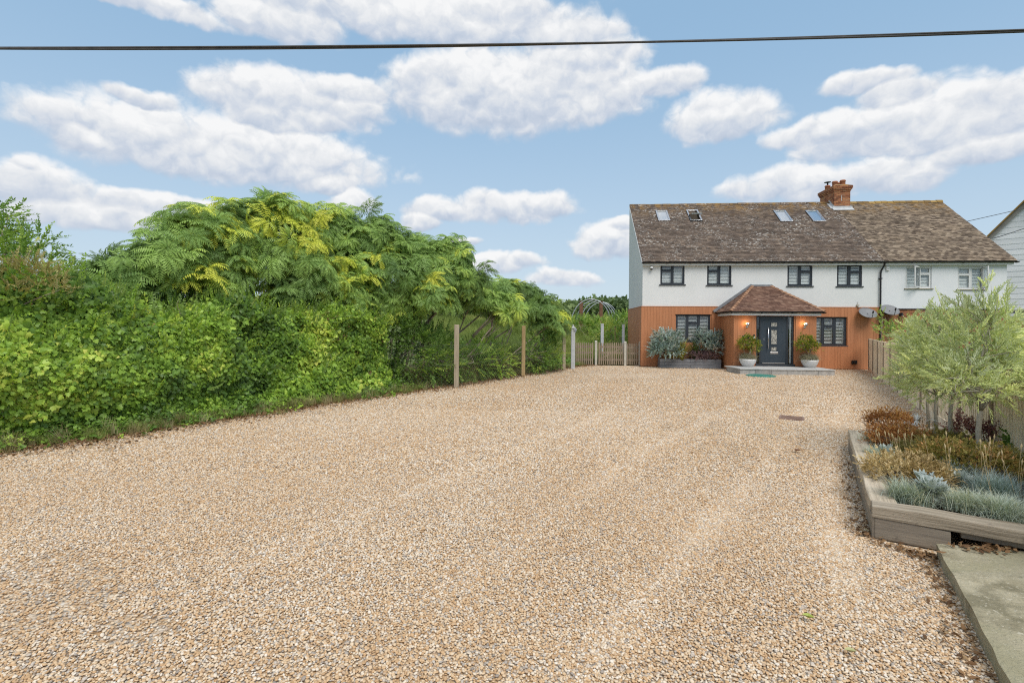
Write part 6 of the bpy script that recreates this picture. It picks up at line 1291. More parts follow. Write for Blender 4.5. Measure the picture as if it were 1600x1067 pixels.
def build_bed():
    t = thing('raised_bed', 'raised bed edged with weathered timber sleepers on the right', 'raised bed', (*BED_N, 0)); LB = np.linalg.norm(BED_F-BED_N); c = BED_N
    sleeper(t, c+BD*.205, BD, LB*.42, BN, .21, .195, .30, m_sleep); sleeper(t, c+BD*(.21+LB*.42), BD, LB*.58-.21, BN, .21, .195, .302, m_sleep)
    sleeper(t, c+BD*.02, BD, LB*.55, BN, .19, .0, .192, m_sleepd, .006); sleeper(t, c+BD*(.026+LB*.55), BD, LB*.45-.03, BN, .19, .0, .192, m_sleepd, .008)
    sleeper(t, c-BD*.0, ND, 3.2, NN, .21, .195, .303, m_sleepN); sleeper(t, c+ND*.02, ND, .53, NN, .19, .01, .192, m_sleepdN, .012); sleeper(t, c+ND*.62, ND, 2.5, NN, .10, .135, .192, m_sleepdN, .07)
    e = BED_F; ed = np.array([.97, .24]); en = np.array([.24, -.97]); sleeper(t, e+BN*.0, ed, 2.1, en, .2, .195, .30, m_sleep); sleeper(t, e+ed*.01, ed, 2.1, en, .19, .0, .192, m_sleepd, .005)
    pts = [c+BN*.16+ND*.05+NN*.12, BED_F+BN*.16-BD*.1, BED_F+ed*2.0, np.array([fence_x(8.0)-.02, 8.0]), np.array([fence_x(3.3)-.02, 3.3]), c+ND*3.1+NN*.1]
    k = 40; xs = np.linspace(2.8, 8.2, 44); ys = np.linspace(2.4, 9.4, 52); X, Y = np.meshgrid(xs, ys); Pp = np.array(pts)
    def inside(x, y):
        r = False
        for i in range(len(Pp)):
            (x0, y0), (x1, y1) = Pp[i], Pp[(i+1) % len(Pp)]
            if (y0 > y) != (y1 > y) and x < (x1-x0)*(y-y0)/(y1-y0)+x0: r = not r
        return r
    mb = MB(); vs = [(x, y, .25+.05*(vnoise(np.array([x, y, 0.]), 3)-.5)) for y in ys for x in xs]; nx = len(xs); fs = []
    for j in range(len(ys)-1):
        for i in range(nx-1):
            if inside((xs[i]+xs[i+1])/2, (ys[j]+ys[j+1])/2): fs.append((j*nx+i, j*nx+i+1, (j+1)*nx+i+1, (j+1)*nx+i))
    mb.add(vs, fs, .5); build('soil', mb, m_soil, t, smooth=True)
build_bed()
# plants of the bed -----------------------------------------------------------------
SH = .28
def mound(name, label, px, py, wpx, hpx, stops, shape=OVAL, size=.026, dens=1500, L=.036, pairs=3, tint=(.5, .2), amp=.8, depth=1.0, cat='plant', group=None, top=None):
    c = G(px, py, SH); z = c[1]; rx = wpx/2*z/FPX; rz = hpx*z/FPX; m = leafmat(name+'_leaf', stops, .2, .65); pr = twig_sprigs(m, shape, 3, L, pairs, size)
    lob = [(np.array([c[0], c[1]+rx*.3*depth, SH+rz*.25]), (rx, rx*depth, rz*.75))]
    for i in range(4): a = RNG.uniform(0, 6.28); lob.append((np.array([c[0]+rx*.5*math.cos(a), c[1]+rx*.3*depth+rx*depth*.5*math.sin(a), SH+rz*.35]), (rx*.5, rx*.5*depth, rz*RNG.uniform(.4, .65))))
    return leafy(name, label, cat, c[:2], lob, pr, dens, tint, .008, group, up=-.15, scale=(.7, 1.2), h0=SH, sub='foliage', clump=3.5, limbs=False, inset=.35, amp=amp)
BRZ = [(0, (0.260, 0.108, 0.041)), (0.4, (0.446, 0.196, 0.071)), (0.7, (0.632, 0.317, 0.115)), (1, (0.781, 0.503, 0.186))]
BGR = [(0, (0.135, 0.135, 0.033)), (0.4, (0.247, 0.225, 0.057)), (0.7, (0.405, 0.285, 0.090)), (1, (0.570, 0.300, 0.135))]
TAN = [(0, (0.300, 0.213, 0.094)), (0.4, (0.525, 0.388, 0.188)), (0.8, (0.700, 0.550, 0.300)), (1, (0.750, 0.637, 0.400))]
YGR = [(0, (0.144, 0.132, 0.042)), (0.5, (0.324, 0.288, 0.108)), (1, (0.504, 0.444, 0.216))]
mound('bronze_mound', 'rusty bronze mound plant at the far tip of the raised bed', 1398, 668, 64, 20, BRZ, cat='plant', group='bronze mound plants in the raised bed')
mound('bronze_mound', 'large bronze mound plant behind the seeding grass in the raised bed', 1414, 702, 84, 31, BRZ, group='bronze mound plants in the raised bed')
mound('bronze_mound', 'bronze-green mound plant left of the nearest olive trunk', 1478, 714, 70, 32, BGR, group='bronze mound plants in the raised bed')
mound('bronze_mound', 'big dark green and bronze mound plant in front of the nearest olive trunk', 1540, 754, 150, 50, BGR, group='bronze mound plants in the raised bed', tint=(.40, .2))
mound('yellow_mound', 'pale yellow-green mound between the bronze plants and the tan one', 1446, 724, 64, 28, YGR, size=.024, L=.05, dens=1300)
mound('tan_mound', 'wide tan mound plant at the bed edge behind the silver plants', 1432, 757, 112, 34, TAN, size=.024, dens=1500, L=.045, pairs=4)
PUR = [(0, (0.088, 0.032, 0.035)), (0.5, (0.184, 0.072, 0.072)), (1, (0.320, 0.136, 0.120))]
mound('purple_plant', 'dark purple-leaved plant against the fence left of the nearest olive trunk', 1516, 690, 36, 30, PUR, size=.045, dens=260, L=.16, group='purple-leaved plants by the fence')
mound('purple_plant', 'dark purple-leaved plant against the fence right of the nearest olive trunk', 1552, 697, 42, 24, PUR, size=.045, dens=260, L=.16, group='purple-leaved plants by the fence')
mound('green_weed', 'small bright green weed near the fence at the right edge', 1585, 712, 26, 24, [(0, (0.08, 0.16, 0.02)), (1, (0.22, 0.32, 0.05))], ROUND, .05, 90, .12, 4)
P_f1 = grass_tufts(m_fesc, 3, 150, .24, .045, 1.25, .0022, 5, 1.5); P_f2 = grass_tufts(m_fescb, 3, 150, .27, .05, 1.15, .0024, 5, 1.2)
def fescue(label, px, py, wpx, kind, k=7, hs=1.0, straw=False):
    c = G(px, py, SH); w = wpx/2*c[1]/FPX; t = thing('blue_fescue', label, 'grass', (c[0], c[1], SH), 0, 'blue-grey grass tufts in the raised bed'); a = RNG.uniform(0, 6.28, k); q = w*.42*np.sqrt(RNG.random(k))
    scatter('blades', np.c_[c[0]+q*np.cos(a), c[1]+q*np.sin(a)+w*.2, np.full(k, SH-.02)], np.stack([q/w*.5*-np.sin(a), q/w*.5*np.cos(a), RNG.uniform(0, 6.28, k)], 1), RNG.uniform(.8, 1.15, k)*hs*min(w/.17, 1.05), RNG.uniform(.1, .8, k), P_f1 if kind == 1 else P_f2, t)
fescue('small blue-grey grass tuft at the inner edge of the far sleeper', 1371, 692, 40, 1, 5); fescue('small grey grass tuft second along the far sleeper', 1370, 712, 36, 1, 5); fescue('blue-grey grass tuft with tan seed heads behind the tan mound', 1392, 728, 66, 1, 7)
fescue('silver-blue grass tuft at the corner of the raised bed', 1421, 783, 62, 1, 8, 1.1); fescue('grey-green grass tuft with straw base right of the silver ragwort', 1512, 796, 70, 1, 11); fescue('largest pale grass tuft at the right edge of the bed', 1572, 808, 92, 1, 16)
fescue('steel-blue grass tuft behind the pale tufts at the right edge', 1566, 780, 100, 2, 16, 1.0); fescue('steel-blue grass tuft right of the tan mound', 1497, 760, 56, 2, 9)
m_rag = m_silver
def ragged():
    fr = []
    for i in range(3):
        lp = LP()
        for j in range(16):
            th = RNG.uniform(0, 6.28); a = RNG.uniform(.3, 1.3); h = np.array([math.cos(th)*math.cos(a), math.sin(th)*math.cos(a), math.sin(a)]); n = np.array([-math.cos(th)*math.sin(a), -math.sin(th)*math.sin(a), math.cos(a)]); sd = np.cross(h, n); l = RNG.uniform(.08, .13)
            for q in range(1, 5):
                for s in (-1, 1): lp.leaf(*OVAL, h*l*q/5, sd*s+h*.6, n, .035*RNG.uniform(.8, 1.1), .5+.1*q/5)
            lp.leaf(*OVAL, h*l*.8, h, n, .045, .6); lp.leaf(*BLADE, (0, 0, 0), h, n, l, .4)
        fr.append(lp.proto('ragwort', m_rag))
    return fr
P_rag = ragged()
def ragwort(label, px, py, k, sp):
    c = G(px, py, SH); t = thing('silver_ragwort', label, 'plant', (c[0], c[1], SH), 0, 'silver ragwort in the raised bed'); scatter('leaves', np.c_[c[0]+RNG.normal(0, sp, k), c[1]+.05+RNG.normal(0, sp, k), SH+.02+RNG.random(k)*.12], np.stack([RNG.normal(0, .3, k), RNG.normal(0, .3, k), RNG.uniform(0, 6.28, k)], 1), RNG.uniform(.8, 1.1, k), RNG.uniform(.45, .95, k), P_rag, t)
ragwort('silver ragwort with cut white leaves between the two front grass tufts', 1462, 785, 7, .055); ragwort('smaller silver ragwort behind the front grass tufts', 1507, 768, 4, .03); ragwort('small silver ragwort at the left end of the tan mound', 1388, 727, 2, .02)
# seed heads and white flowers
m_seed = surf('straw_seed', [(0.3, (0.38, 0.29, 0.15)), (0.7, (0.52, 0.42, 0.25))], scale=20, rough=.9, bump=0)
def seeds(label, px, py, n, sp, hpx):
    c = G(px, py, SH); t = thing('seeding_grass', label, 'grass', (c[0], c[1], SH), 0, 'tan seed stalks in the raised bed'); mb = MB(); hd = MB()
    for i in range(n):
        a = np.array([c[0]+RNG.normal(0, sp), c[1]+RNG.normal(0, sp), SH]); b = a+[RNG.normal(0, .07), RNG.normal(0, .05), hpx*c[1]/FPX*RNG.uniform(.7, 1.05)]; m_ = (a+b)/2+[RNG.normal(0, .01), 0, .02]; mb.tube([a, m_, b], .0016, 3); d = (b-m_)/np.linalg.norm(b-m_); hd.tube([b-d*.01, b+d*.02, b+d*.055+[0, 0, -.006]], [.002, .0085, .002], 5)
    s = build('stalks', mb, m_seed, t, kind='stuff'); build('seed_heads', hd, m_seed, t, kind='stuff')
seeds('tan seed stalks rising from the grass tuft behind the tan mound', 1398, 722, 16, .10, 46); seeds('tan seed stalks leaning in front of the big dark green mound', 1552, 778, 16, .20, 80); seeds('few tan seed stalks left of the nearest olive trunk', 1492, 742, 8, .12, 44)
m_petal = surf('white_petal', [(0.3, (0.74, 0.74, 0.72)), (0.7, (0.82, 0.82, 0.80))], scale=10, rough=.6, bump=0)
m_stem = surf('green_stem', [(0.3, (0.08, 0.11, 0.03)), (0.7, (0.13, 0.16, 0.05))], scale=10, rough=.7, bump=0)
for px, py, n, lab in ((1411, 661, 5, 'white daisy-like flowers over the large bronze mound'), (1432, 653, 4, 'white flowers just left of the third olive trunk'), (1452, 655, 4, 'white flowers low against the fence between the olive trunks')):
    z = 7.2; c = Pz(px, py, z); t = thing('white_flowers', lab, 'flower', (c[0], z, SH), 0, 'white flowers in the raised bed'); mb = MB(); st = MB()
    for i in range(n):
        q = c+RNG.normal(0, .05, 3)*[1, .6, .4]; st.tube([(c[0], z, SH), (q+[0, 0, -.1]), q], .003, 4); tl = RNG.normal(0, .4, 2)
        for k in range(9): th = k*.698; d = np.array([math.cos(th), math.sin(th), tl[0]*math.cos(th)+tl[1]*math.sin(th)]); s = np.array([-math.sin(th), math.cos(th), 0])*.011; mb.add([q, q+d*.03-s, q+d*.055, q+d*.03+s], [(0, 1, 2, 3)])
    build('petals', mb, m_petal, t, kind='stuff', recalc=False); build('stem', st, m_stem, t)

# ------------------------------------------------------------------ olive trees
m_olive = leafmat('olive_leaf', [(0, (0.227, 0.272, 0.116)), (0.45, (0.451, 0.515, 0.222)), (0.8, (0.696, 0.759, 0.300)), (1, (0.850, 0.850, 0.353))], .25, .45, under=(0.696, 0.739, 0.529), vary=.2)
P_ol = twig_sprigs(m_olive, LANCE, 5, .17, 7, .068, lean=.9, wide=.8)
m_obark = surf('olive_bark', [(0.3, (0.280, 0.252, 0.203)), (0.7, (0.504, 0.462, 0.378))], scale=9, stretch=(1, 1, .3), rough=.9, bump=.6, bscale=50)
def olive(label, base, pxz, lob, dens, shoots, tr=.032):
    t = thing('olive_tree', label, 'tree', (*base, SH), 0, 'olive trees in the raised bed'); mb = MB(); b = np.array([*base, SH-.02]); z = base[1]; fork = b+[.03, .02, .66*1.0]; mb.tube([b, b+[.01, 0, .2], b+[.0, .01, .42], fork], [tr*1.2, tr, tr*.9, tr*.85], 9); L = [(c, r) for c, r in lobes_px(lob)]
    for c, r in L:
        pts = limb(mb, fork, np.array(c), tr*.55, .010, .15, 5, 5)
        for k in range(5): d = rnd_dir(); limb(mb, pts[-1-(k % 2)], np.array(c)+d*np.array(r)*.85, .009, .003, .15, 4, 4)
    P, n = cloud_on_lobes([(c, np.array(r)*.74) for c, r in L], dens*1.35, -.75, .8, .05); SP = []; SN = []
    for (px, py) in shoots:
        e = Pz(px, py, z+RNG.normal(0, .1)); c0 = np.array(L[int(np.argmin([np.linalg.norm(np.array(c)-e) for c, r in L]))][0]); pts = limb(mb, c0, e, .007, .002, .08, 5, 4)
        for k in range(9): SP.append(c0+(e-c0)*(k+1)/9.5+RNG.normal(0, .012, 3)); SN.append((e-c0)+RNG.normal(0, .12, 3))
    build('trunk', mb, m_obark, t, smooth=True)
    if SP: P = np.concatenate([P, SP]); nn = np.concatenate([n, SN]); 
    else: nn = n
    k = len(P); Yh = nn/np.linalg.norm(nn, axis=1, keepdims=True)+RNG.normal(0, .35, P.shape)+[0, 0, .45]; Z = np.cross(Yh, RNG.normal(0, 1, P.shape)); Z *= np.sign(Z[:, 2:3]+1e-6); tint = .55+.9*(vnoise(P, 3.2)-.5)+RNG.normal(0, .14, k)
    scatter('crown', P, euler_from(Z, Yh), RNG.uniform(.7, 1.15, k), np.clip(tint, 0, 1), P_ol, t)
olive('nearest olive tree with pale trunk, tallest shoots', (5.62, 6.15), None, [(1535, 560, 6.15, 62, 55), (1500, 590, 6.0, 45, 40), (1570, 590, 6.2, 50, 40), (1545, 515, 6.2, 45, 38), (1510, 540, 6.3, 48, 48), (1585, 550, 6.3, 40, 50), (1530, 612, 6.0, 50, 24)], 190,
      [(1548, 440), (1535, 448), (1520, 470), (1570, 478), (1558, 455), (1575, 452), (1500, 478), (1490, 470), (1590, 500), (1598, 540), (1596, 560), (1470, 480)])
olive('second olive tree from the near end, close behind the nearest', (6.05, 7.05), None, [(1480, 550, 7.05, 48, 48), (1450, 580, 7.0, 40, 40), (1490, 600, 6.9, 45, 30), (1470, 520, 7.1, 35, 28)], 190, [(1462, 485), (1470, 470), (1485, 478), (1440, 500), (1496, 490)], .028)
olive('third olive tree from the near end with a dark thin trunk', (6.30, 7.60), None, [(1445, 555, 7.6, 42, 42), (1420, 585, 7.6, 28, 30), (1455, 600, 7.5, 40, 28), (1435, 525, 7.7, 26, 24)], 190, [(1430, 490), (1415, 510), (1448, 486), (1405, 540)], .025)
olive('farthest olive tree, low against the fence', (6.75, 8.30), None, [(1430, 560, 8.3, 26, 34), (1424, 598, 8.2, 18, 22), (1442, 605, 8.2, 24, 22)], 190, [(1404, 525), (1398, 560), (1418, 505)], .024)

# ------------------------------------------------------------------ closeboard fence on the right
m_fence = surf('grey_fence_board', [(0.25, (0.634, 0.520, 0.374)), (0.5, (0.850, 0.715, 0.536)), (0.8, (0.850, 0.850, 0.671))], scale=4, stretch=(4, 4, .35), rough=.9, tint=.14, bump=.4, bscale=30, dist=.005, spots=[(22, .70, .76, (0.267, 0.174, 0.100), .7)])
m_post = surf('fence_post_wood', [(0.3, (0.255, 0.195, 0.143)), (0.7, (0.420, 0.338, 0.255))], scale=6, stretch=(2, 2, .3), rough=.9, bump=.4, bscale=30)
def build_fence():
    y0, y1 = 2.6, 23.3; L = (y1-y0)/FD[1]; o = np.array([fence_x(y0), y0]); t = thing('closeboard_fence', 'long weathered closeboard fence along the right side of the drive', 'fence', (*o, 0)); Hf = 1.36; bay = 1.83; nb = int(L/bay); bw = .112; protos = []
    for i in range(6):
        mb = MB(); w = bw*1.08; th0, th1 = .006, .016; z1 = Hf+RNG.normal(0, .004); mb.add([(0, -.012, .05), (w, -.012, .05), (w, -.012+th0, .05), (0, -.012+th1, .05), (0, -.012, z1), (w, -.012, z1), (w, -.012+th0, z1), (0, -.012+th1, z1)], [(0, 3, 2, 1), (4, 5, 6, 7), (0, 1, 5, 4), (1, 2, 6, 5), (2, 3, 7, 6), (3, 0, 4, 7)]); me = mb.mesh('board'); me.materials.append(m_fence); protos.append(me)
    ang = math.atan2(FD[1], FD[0]); pm = MB(); pm.box(-.048, .048, -.085, .028, 0, Hf+.07, .5); pme = pm.mesh('post'); pme.materials.append(m_post); gm = MB(); gm.box(.05, bay-.05, -.02, .015, .0, .145, .5); gme = gm.mesh('gravel_board'); gme.materials.append(m_fence)
    rm = MB(); rm.box(.05, bay-.05, -.068, -.014, .32, .40, .5); rm.box(.05, bay-.05, -.068, -.014, 1.05, 1.13, .5); rme = rm.mesh('rail'); rme.materials.append(m_post)
    cnt = 0
    def place(name, me, u, dz=0, dn=0.0):
        ob = link(bpy.data.objects.new(name, me), t); q = FD*u+FN*dn; ob.location = (q[0], q[1], dz); ob.rotation_euler = (0, 0, ang); return ob
    for b in range(nb+1):
        u = b*bay; place('post', pme, u, RNG.normal(0, .012), 0.0)
        if b == nb: break
        place('gravel_board', gme, u, 0, .0); place('rail', rme, u); k = int((bay-.10)/bw); step = RNG.normal(0, .012)
        for i in range(k):
            ob = place('board', protos[RNG.integers(6)], u+.05+i*(bay-.10)/k, step+.09+RNG.normal(0, .003), .004); ob.rotation_euler[1] = RNG.normal(0, .004); cnt += 1
    print('boards', cnt)
build_fence()
# plants beyond the fence, in front of the brick wall
leafy('climbing_shrub', 'bright green climbing shrub behind the far end of the fence under the right dish', 'shrub', (fence_x(20)+1.3, 20.3), lobes_px([(1385, 520, 21, 12, 15), (1378, 505, 22, 6, 18), (1400, 525, 20, 14, 14), (1418, 522, 18.5, 16, 14), (1425, 508, 18.5, 8, 8)]), P_bush, 50, (.72, .18), .02, up=-.9, scale=(.8, 1.3), sub='foliage')
leafy('garden_shrub', 'leafy shrub behind the fence hidden by the olive crowns', 'shrub', (fence_x(14)+1.2, 14), lobes_px([(1450, 530, 14, 30, 20), (1490, 535, 13, 30, 22)]), P_bush, 32, (.5, .18), .02, up=-.9, sub='foliage')
m_rose = leafmat('red_flower', [(0, (0.42, 0.02, 0.05)), (1, (0.62, 0.06, 0.11))], .2, .5)
rb = leafy('rose_bush', 'bush with red flowers at the right edge before the weatherboarded house', 'shrub', Pz(1603, 540, 20)[:2], lobes_px([(1602, 545, 20, 16, 30), (1612, 530, 20, 16, 20)]), P_bush, 50, (.40, .18), .03, up=-.9, sub='foliage')
q = Pz(1598, 506, 19.6); k = 26; scatter('blooms', q+RNG.normal(0, 1, (k, 3))*[.16, .12, .08], RNG.uniform(0, 6, (k, 3)), np.full(k, 1.6), RNG.random(k), ivy_sprigs(m_rose, 2, .05, 8, .04), rb)

# ------------------------------------------------------------------ wire fence with wooden posts on the left
m_oak = surf('pale_fence_post', [(0.3, (0.30, 0.24, 0.165)), (0.7, (0.46, 0.385, 0.28))], scale=6, stretch=(2, 2, .3), rough=.9, bump=.4, bscale=30)
m_oakg = surf('golden_fence_post', [(0.3, (0.36, 0.25, 0.12)), (0.7, (0.50, 0.36, 0.19))], scale=6, stretch=(2, 2, .3), rough=.9, bump=.4, bscale=30)
m_galv = surf('galvanised', [(0.3, (0.36, 0.38, 0.40)), (0.7, (0.50, 0.52, 0.54))], scale=5, rough=.45, metallic=.7, bump=.05)
m_wire = surf('dull_wire', [(0.3, (0.10, 0.115, 0.09)), (0.7, (0.17, 0.18, 0.15))], scale=5, rough=.6, bump=0)
m_gpost = surf('grey_painted_post', [(0.3, (0.40, 0.41, 0.42)), (0.7, (0.52, 0.53, 0.54))], scale=5, rough=.7, bump=.2)
def build_wire():
    ps = [G(713, 606), G(817.5, 588), G(881, 578.5)]; t = thing('wire_fence', 'chain-link wire fence on pale wooden posts below the trees', 'fence', ps[0])
    for i, p in enumerate(ps):
        w = [.07, .07, .065][i]; mb = MB(); mb.box(p[0]-w, p[0]+w, p[1]-w, p[1]+w, 0, 1.9+[.02, .0, -.12][i], .5); o = build('post', mb, m_oakg if i == 1 else m_oak, t, bevel=.012)
        if i == 1: o['label'] = 'golden-brown middle post'
    # chain-link mesh: thin crossing wires
    mb = MB(); a0 = np.array([*hedge_pt(HEDGE_L-.2, -.12), 0]); ends = [a0, ps[0], ps[1], ps[2]]
    for (a, b) in zip(ends[:-1], ends[1:]):
        d = b-a; L = np.linalg.norm(d); d = d/L; H = 1.28; st = .13; k = int((L+H)/st)
        for sgn in (1, -1):
            for i in range(k):
                u0 = i*st-(H if sgn > 0 else 0); u1 = u0+H*1.0 if sgn > 0 else u0; 
                A = (u0, 0.03) if sgn > 0 else (i*st, 0.03); B = (u0+H, H) if sgn > 0 else (i*st-H, H)
                def clip(A, B):
                    (x0, z0), (x1, z1) = A, B
                    if x1 == x0: return None
                    t0, t1 = sorted([(0-x0)/(x1-x0), (L-x0)/(x1-x0)]); t0, t1 = max(t0, 0), min(t1, 1)
                    return None if t1 <= t0 else ((x0+(x1-x0)*t0, z0+(z1-z0)*t0), (x0+(x1-x0)*t1, z0+(z1-z0)*t1))
                c = clip(A, B)
                if c: mb.tube([a+d*c[0][0]+[0, 0, c[0][1]], a+d*c[1][0]+[0, 0, c[1][1]]], .0012, 3, .5, caps=False)
        for z in (.05, .7, 1.30): mb.tube([a+[0, 0, z], b+[0, 0, z]], .0025, 4, .5)
    build('wire_mesh', mb, m_wire, t, kind='stuff')
build_wire()
# grey gate post with cap, then picket gates and concrete posts
def build_gate_post():
    p = G(895, 576.5); t = thing('gate_post', 'tall grey square post with a capped top left of the picket gates', 'post', p); mb = MB(); s = .085; mb.box(p[0]-s, p[0]+s, p[1]-s, p[1]+s, 0, 1.80, .5); build('shaft', mb, m_gpost, t, bevel=.012)
    mb = MB(); mb.box(p[0]-s*1.25, p[0]+s*1.25, p[1]-s*1.25, p[1]+s*1.25, 1.802, 1.85, .5); mb.lathe([(s*1.0, 1.85), (s*.4, 1.90), (s*.55, 1.94), (0, 1.97)], (p[0], p[1], 0), 12); build('cap', mb, m_gpost, t)
    mb = MB(); mb.box(p[0]+s*.3, p[0]+s*1.7, p[1]-s*1.5, p[1]-s*1.05, 1.70, 1.80, .5); mb.box(p[0]+s*1.02, p[0]+s*1.5, p[1]-s*.5, p[1]+s*.5, 1.62, 1.70, .5); build('bracket', mb, m_galv, t)
build_gate_post()
m_picket = surf('weathered_picket', [(0.3, (0.20, 0.15, 0.105)), (0.7, (0.33, 0.265, 0.195))], scale=6, stretch=(3, 3, .4), rough=.9, tint=.15, bump=.4, bscale=30)
m_cpost = surf('concrete_post', [(0.3, (0.40, 0.37, 0.31)), (0.7, (0.54, 0.51, 0.44))], scale=6, rough=.9, bump=.3)
def picket(label, px0, px1, py, ztop, k, closed=0, group='picket gates left of the house'):
    a, b = G(px0, py), G(px1, py); a[1] = b[1] = (a[1]+b[1])/2; y = a[1]; a, b = Pz(px0, py, y), Pz(px1, py, y); x0, x1 = a[0], b[0]; t = thing('picket_gate', label, 'gate', (x0, y, 0), 0, group); w = (x1-x0)/(k+ (k-1)*.75); pitch = w*1.75
    for i in range(k):
        mb = MB(); xx = x0+i*pitch; h = ztop+RNG.normal(0, .012); pr = [(0, .06), (w, .06), (w, h-.05), (w*.7, h-.01), (w*.3, h-.01), (0, h-.05)]; mb.prism(pr, (1, 0, 0), (0, 0, 1), (xx, y-.02, 0), (0, .018, 0)); build('picket', mb, m_picket, t)
    for z in (.28, ztop*.55, ztop-.22): mb = MB(); mb.box(x0, x1, y+.001, y+.04, z-.045, z+.045); build('rail', mb, m_picket, t)
    if closed:
        p, q = np.array([x0+.05, y+.02, .30]), np.array([x1-.05, y+.02, ztop-.25]); mb = MB(); d = (q-p)/np.linalg.norm(q-p); mb.obox((p+q)/2, (q-p)/2, np.array([-d[2], 0, d[0]])*.04, (0, .017, 0)); build('brace', mb, m_picket, t)
    return y
yg = 23.4
py0 = 571.0
picket('left picket gate beside the tall grey post', 899, 926.5, py0, 1.13, 9)
picket('middle picket gate between two pale concrete posts', 935, 974, py0+.2, 1.13, 12, 1)
y = picket('narrow right picket panel against the house corner', 979, 998, py0+.4, 1.10, 7)
for px, lab, top in ((931, 'pale concrete post between the left and middle picket gates', 1.18), (976.6, 'pale concrete post between the middle gate and narrow panel', 1.16), (1000, 'pale concrete post at the house corner', 1.14)):
    p = Pz(px, py0+1, y-.08); o = MB(); s = .055; o.add([(-s, -s, 0), (s, -s, 0), (s, s, 0), (-s, s, 0), (-s, -s, top), (s, -s, top), (s, s, top+.03), (-s, s, top+.03)], [(0, 3, 2, 1), (4, 5, 6, 7), (0, 1, 5, 4), (1, 2, 6, 5), (2, 3, 7, 6), (3, 0, 4, 7)], .5); ob = build('gate_post', o, m_cpost, bevel=.008); ob.location = (p[0], p[1], 0); tag(ob, lab, 'post', 'concrete posts of the picket gates')
# grey square posts and stakes in the field
for px, pyt, z, w, lab, mat in ((941, 507, 26.0, .07, 'grey square post standing in the field behind the middle gate', m_gpost), (974, 508, 26.4, .06, 'grey square post in the field close to the house corner', m_gpost)):
    c = Pz(px, pyt, z); b = float(gz(np.array(c[0]), np.array(z))); mb = MB(); mb.box(-w, w, -w, w, -.05, c[2]-b, .5); mb.box(-w*1.15, w*1.15, -w*1.15, w*1.15, c[2]-b+.001, c[2]-b+.04, .5); o = build('square_post', mb, mat, bevel=.008); o.location = (c[0], z, b); tag(o, lab, 'post', 'grey posts in the field')
for px, pyt, z, lab in ((931.5, 512, 33, 'thin pale stake in the field left of the grey post'), (954.5, 508, 33, 'thin pale stake in the field right of the first grey post'), (961, 511, 30, 'thin short stake in the middle of the field'), (967.5, 508, 33, 'thin pale stake in the field left of the second grey post'), (979.5, 507, 31, 'thin pale stake touching the house corner')):
    c = Pz(px, pyt, z); b = float(gz(np.array(c[0]), np.array(z))); mb = MB(); mb.tube([(0, 0, -.05), (.01, 0, (c[2]-b)*.5), (0, 0, c[2]-b)], [.035, .033, .03], 7); o = build('stake', mb, m_oakg); o.location = (c[0], z, b); tag(o, lab, 'stake', 'thin stakes in the field')
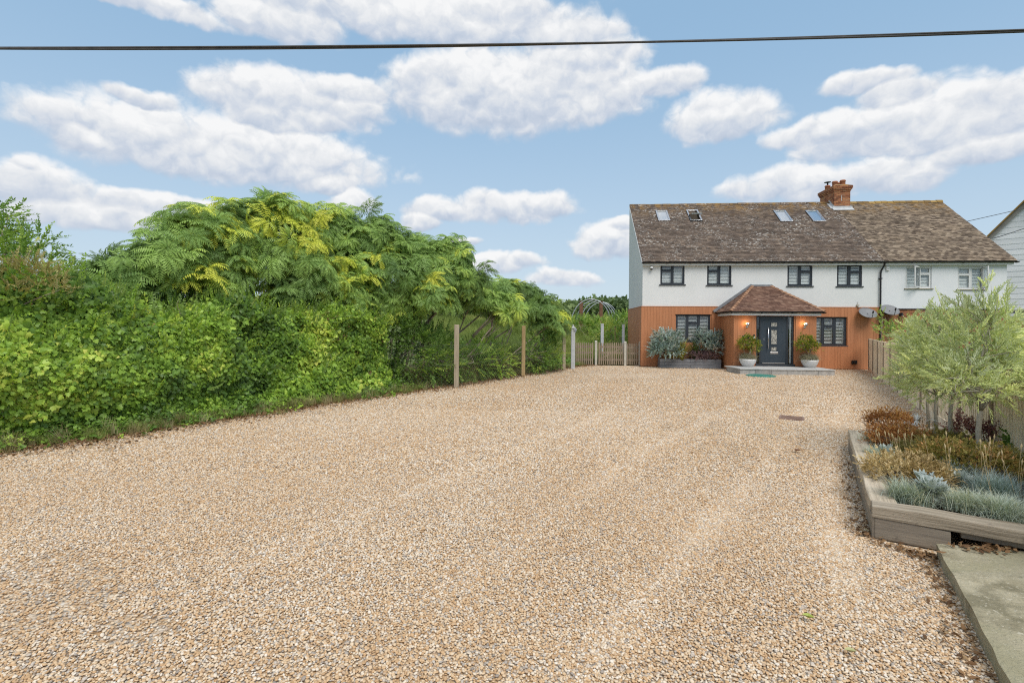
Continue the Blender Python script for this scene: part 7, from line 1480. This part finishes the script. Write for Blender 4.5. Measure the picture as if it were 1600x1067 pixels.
# bare polytunnel hoops
def build_hoops():
    z = 52.0; a, b = Pz(891, 500, z), Pz(956, 500, z); cx = (a[0]+b[0])/2; r = (b[0]-a[0])/2; zb = float(gz(np.array(cx), np.array(z))); top = Pz(925, 467.5, z)[2]; t = thing('polytunnel_frame', 'bare grey hoops of an uncovered polytunnel in the field', 'frame', (cx, z, zb))
    for i in range(4):
        mb = MB(); yy = z+i*2.2; pts = [(cx+i*.75+r*math.cos(math.pi*k/20), yy, zb-.1+(top-zb+.1)*math.sin(math.pi*k/20)**.8) for k in range(21)]; mb.tube(pts, .05, 7); build('hoop', mb, m_galv, t, smooth=True)
    mb = MB(); mb.tube([(cx, z, top), (cx+2.2, z+6.6, top)], .06, 6); build('ridge_bar', mb, m_galv, t)
    for px in (908, 939):
        p = Pz(px, 485, z+2); mb = MB(); mb.box(p[0]-.17, p[0]+.17, z+1.9, z+2.1, zb-.1, top-.1, .5); build('upright', mb, m_rust2, t)
    p, q = Pz(928, 498, z+2), Pz(937, 488, z+2); mb = MB(); mb.tube([p, q], .06, 6); build('brace', mb, m_rust2, t)
m_rust2 = surf('rusty_timber', [(0.3, (0.13, 0.062, 0.035)), (0.7, (0.22, 0.115, 0.07))], scale=3, rough=.9, bump=.3)
build_hoops()

# ------------------------------------------------------------------ overhead cables
def cable(name, label, pts, r, n=40, mat=None, twist=False):
    mb = MB(); P = np.array(pts)
    ts = np.linspace(0, 1, n); deg = len(P)-1; cs = [np.polyfit(P[:, 0], P[:, k], min(2, deg)) for k in (1, 2)]; xs = P[0, 0]+(P[-1, 0]-P[0, 0])*ts; q = np.stack([xs, np.polyval(cs[0], xs), np.polyval(cs[1], xs)], 1)
    if twist:
        for ph in (0, math.pi): mb.tube(q+np.stack([0*xs, r*.5*np.cos(xs*.35+ph), r*.5*np.sin(xs*.35+ph)], 1), r*.62, 6, .5)
    else: mb.tube(q, r, 6, .5)
    o = build(name, mb, mat or m_black, smooth=True); tag(o, label, 'cable'); return o
zc = 6.0
pp = [Pz(0, 76, zc), Pz(400, 74.5, zc), Pz(800, 70.5, zc), Pz(1200, 61.5, zc), Pz(1600, 48.5, zc)]
cs = np.polyfit([p[0] for p in pp], [p[2] for p in pp], 2); pts = [(x, zc, float(np.polyval(cs, x))) for x in (-16, -8, 0, 8, 16)]
m_cab = surf('grey_cable', [(0.3, (0.035, 0.033, 0.033)), (0.7, (0.075, 0.07, 0.068))], scale=8, rough=.6, bump=.1)
cable('overhead_cable', 'thick dark twisted cable crossing the whole sky above the drive', pts, .019, 240, m_cab, True)
cable('thin_cable', 'thin cable from the neighbouring roof to the weatherboarded gable', [Pz(1511, 346, 27.2), Pz(1560, 335, 26.8), Pz(1610, 323.5, 26.5)], .016)
cable('service_cable', 'thin dark cable crossing in front of the weatherboarded gable', [Pz(1551, 373, 25.5), Pz(1580, 364, 25.5), Pz(1620, 350, 25.5)], .018)
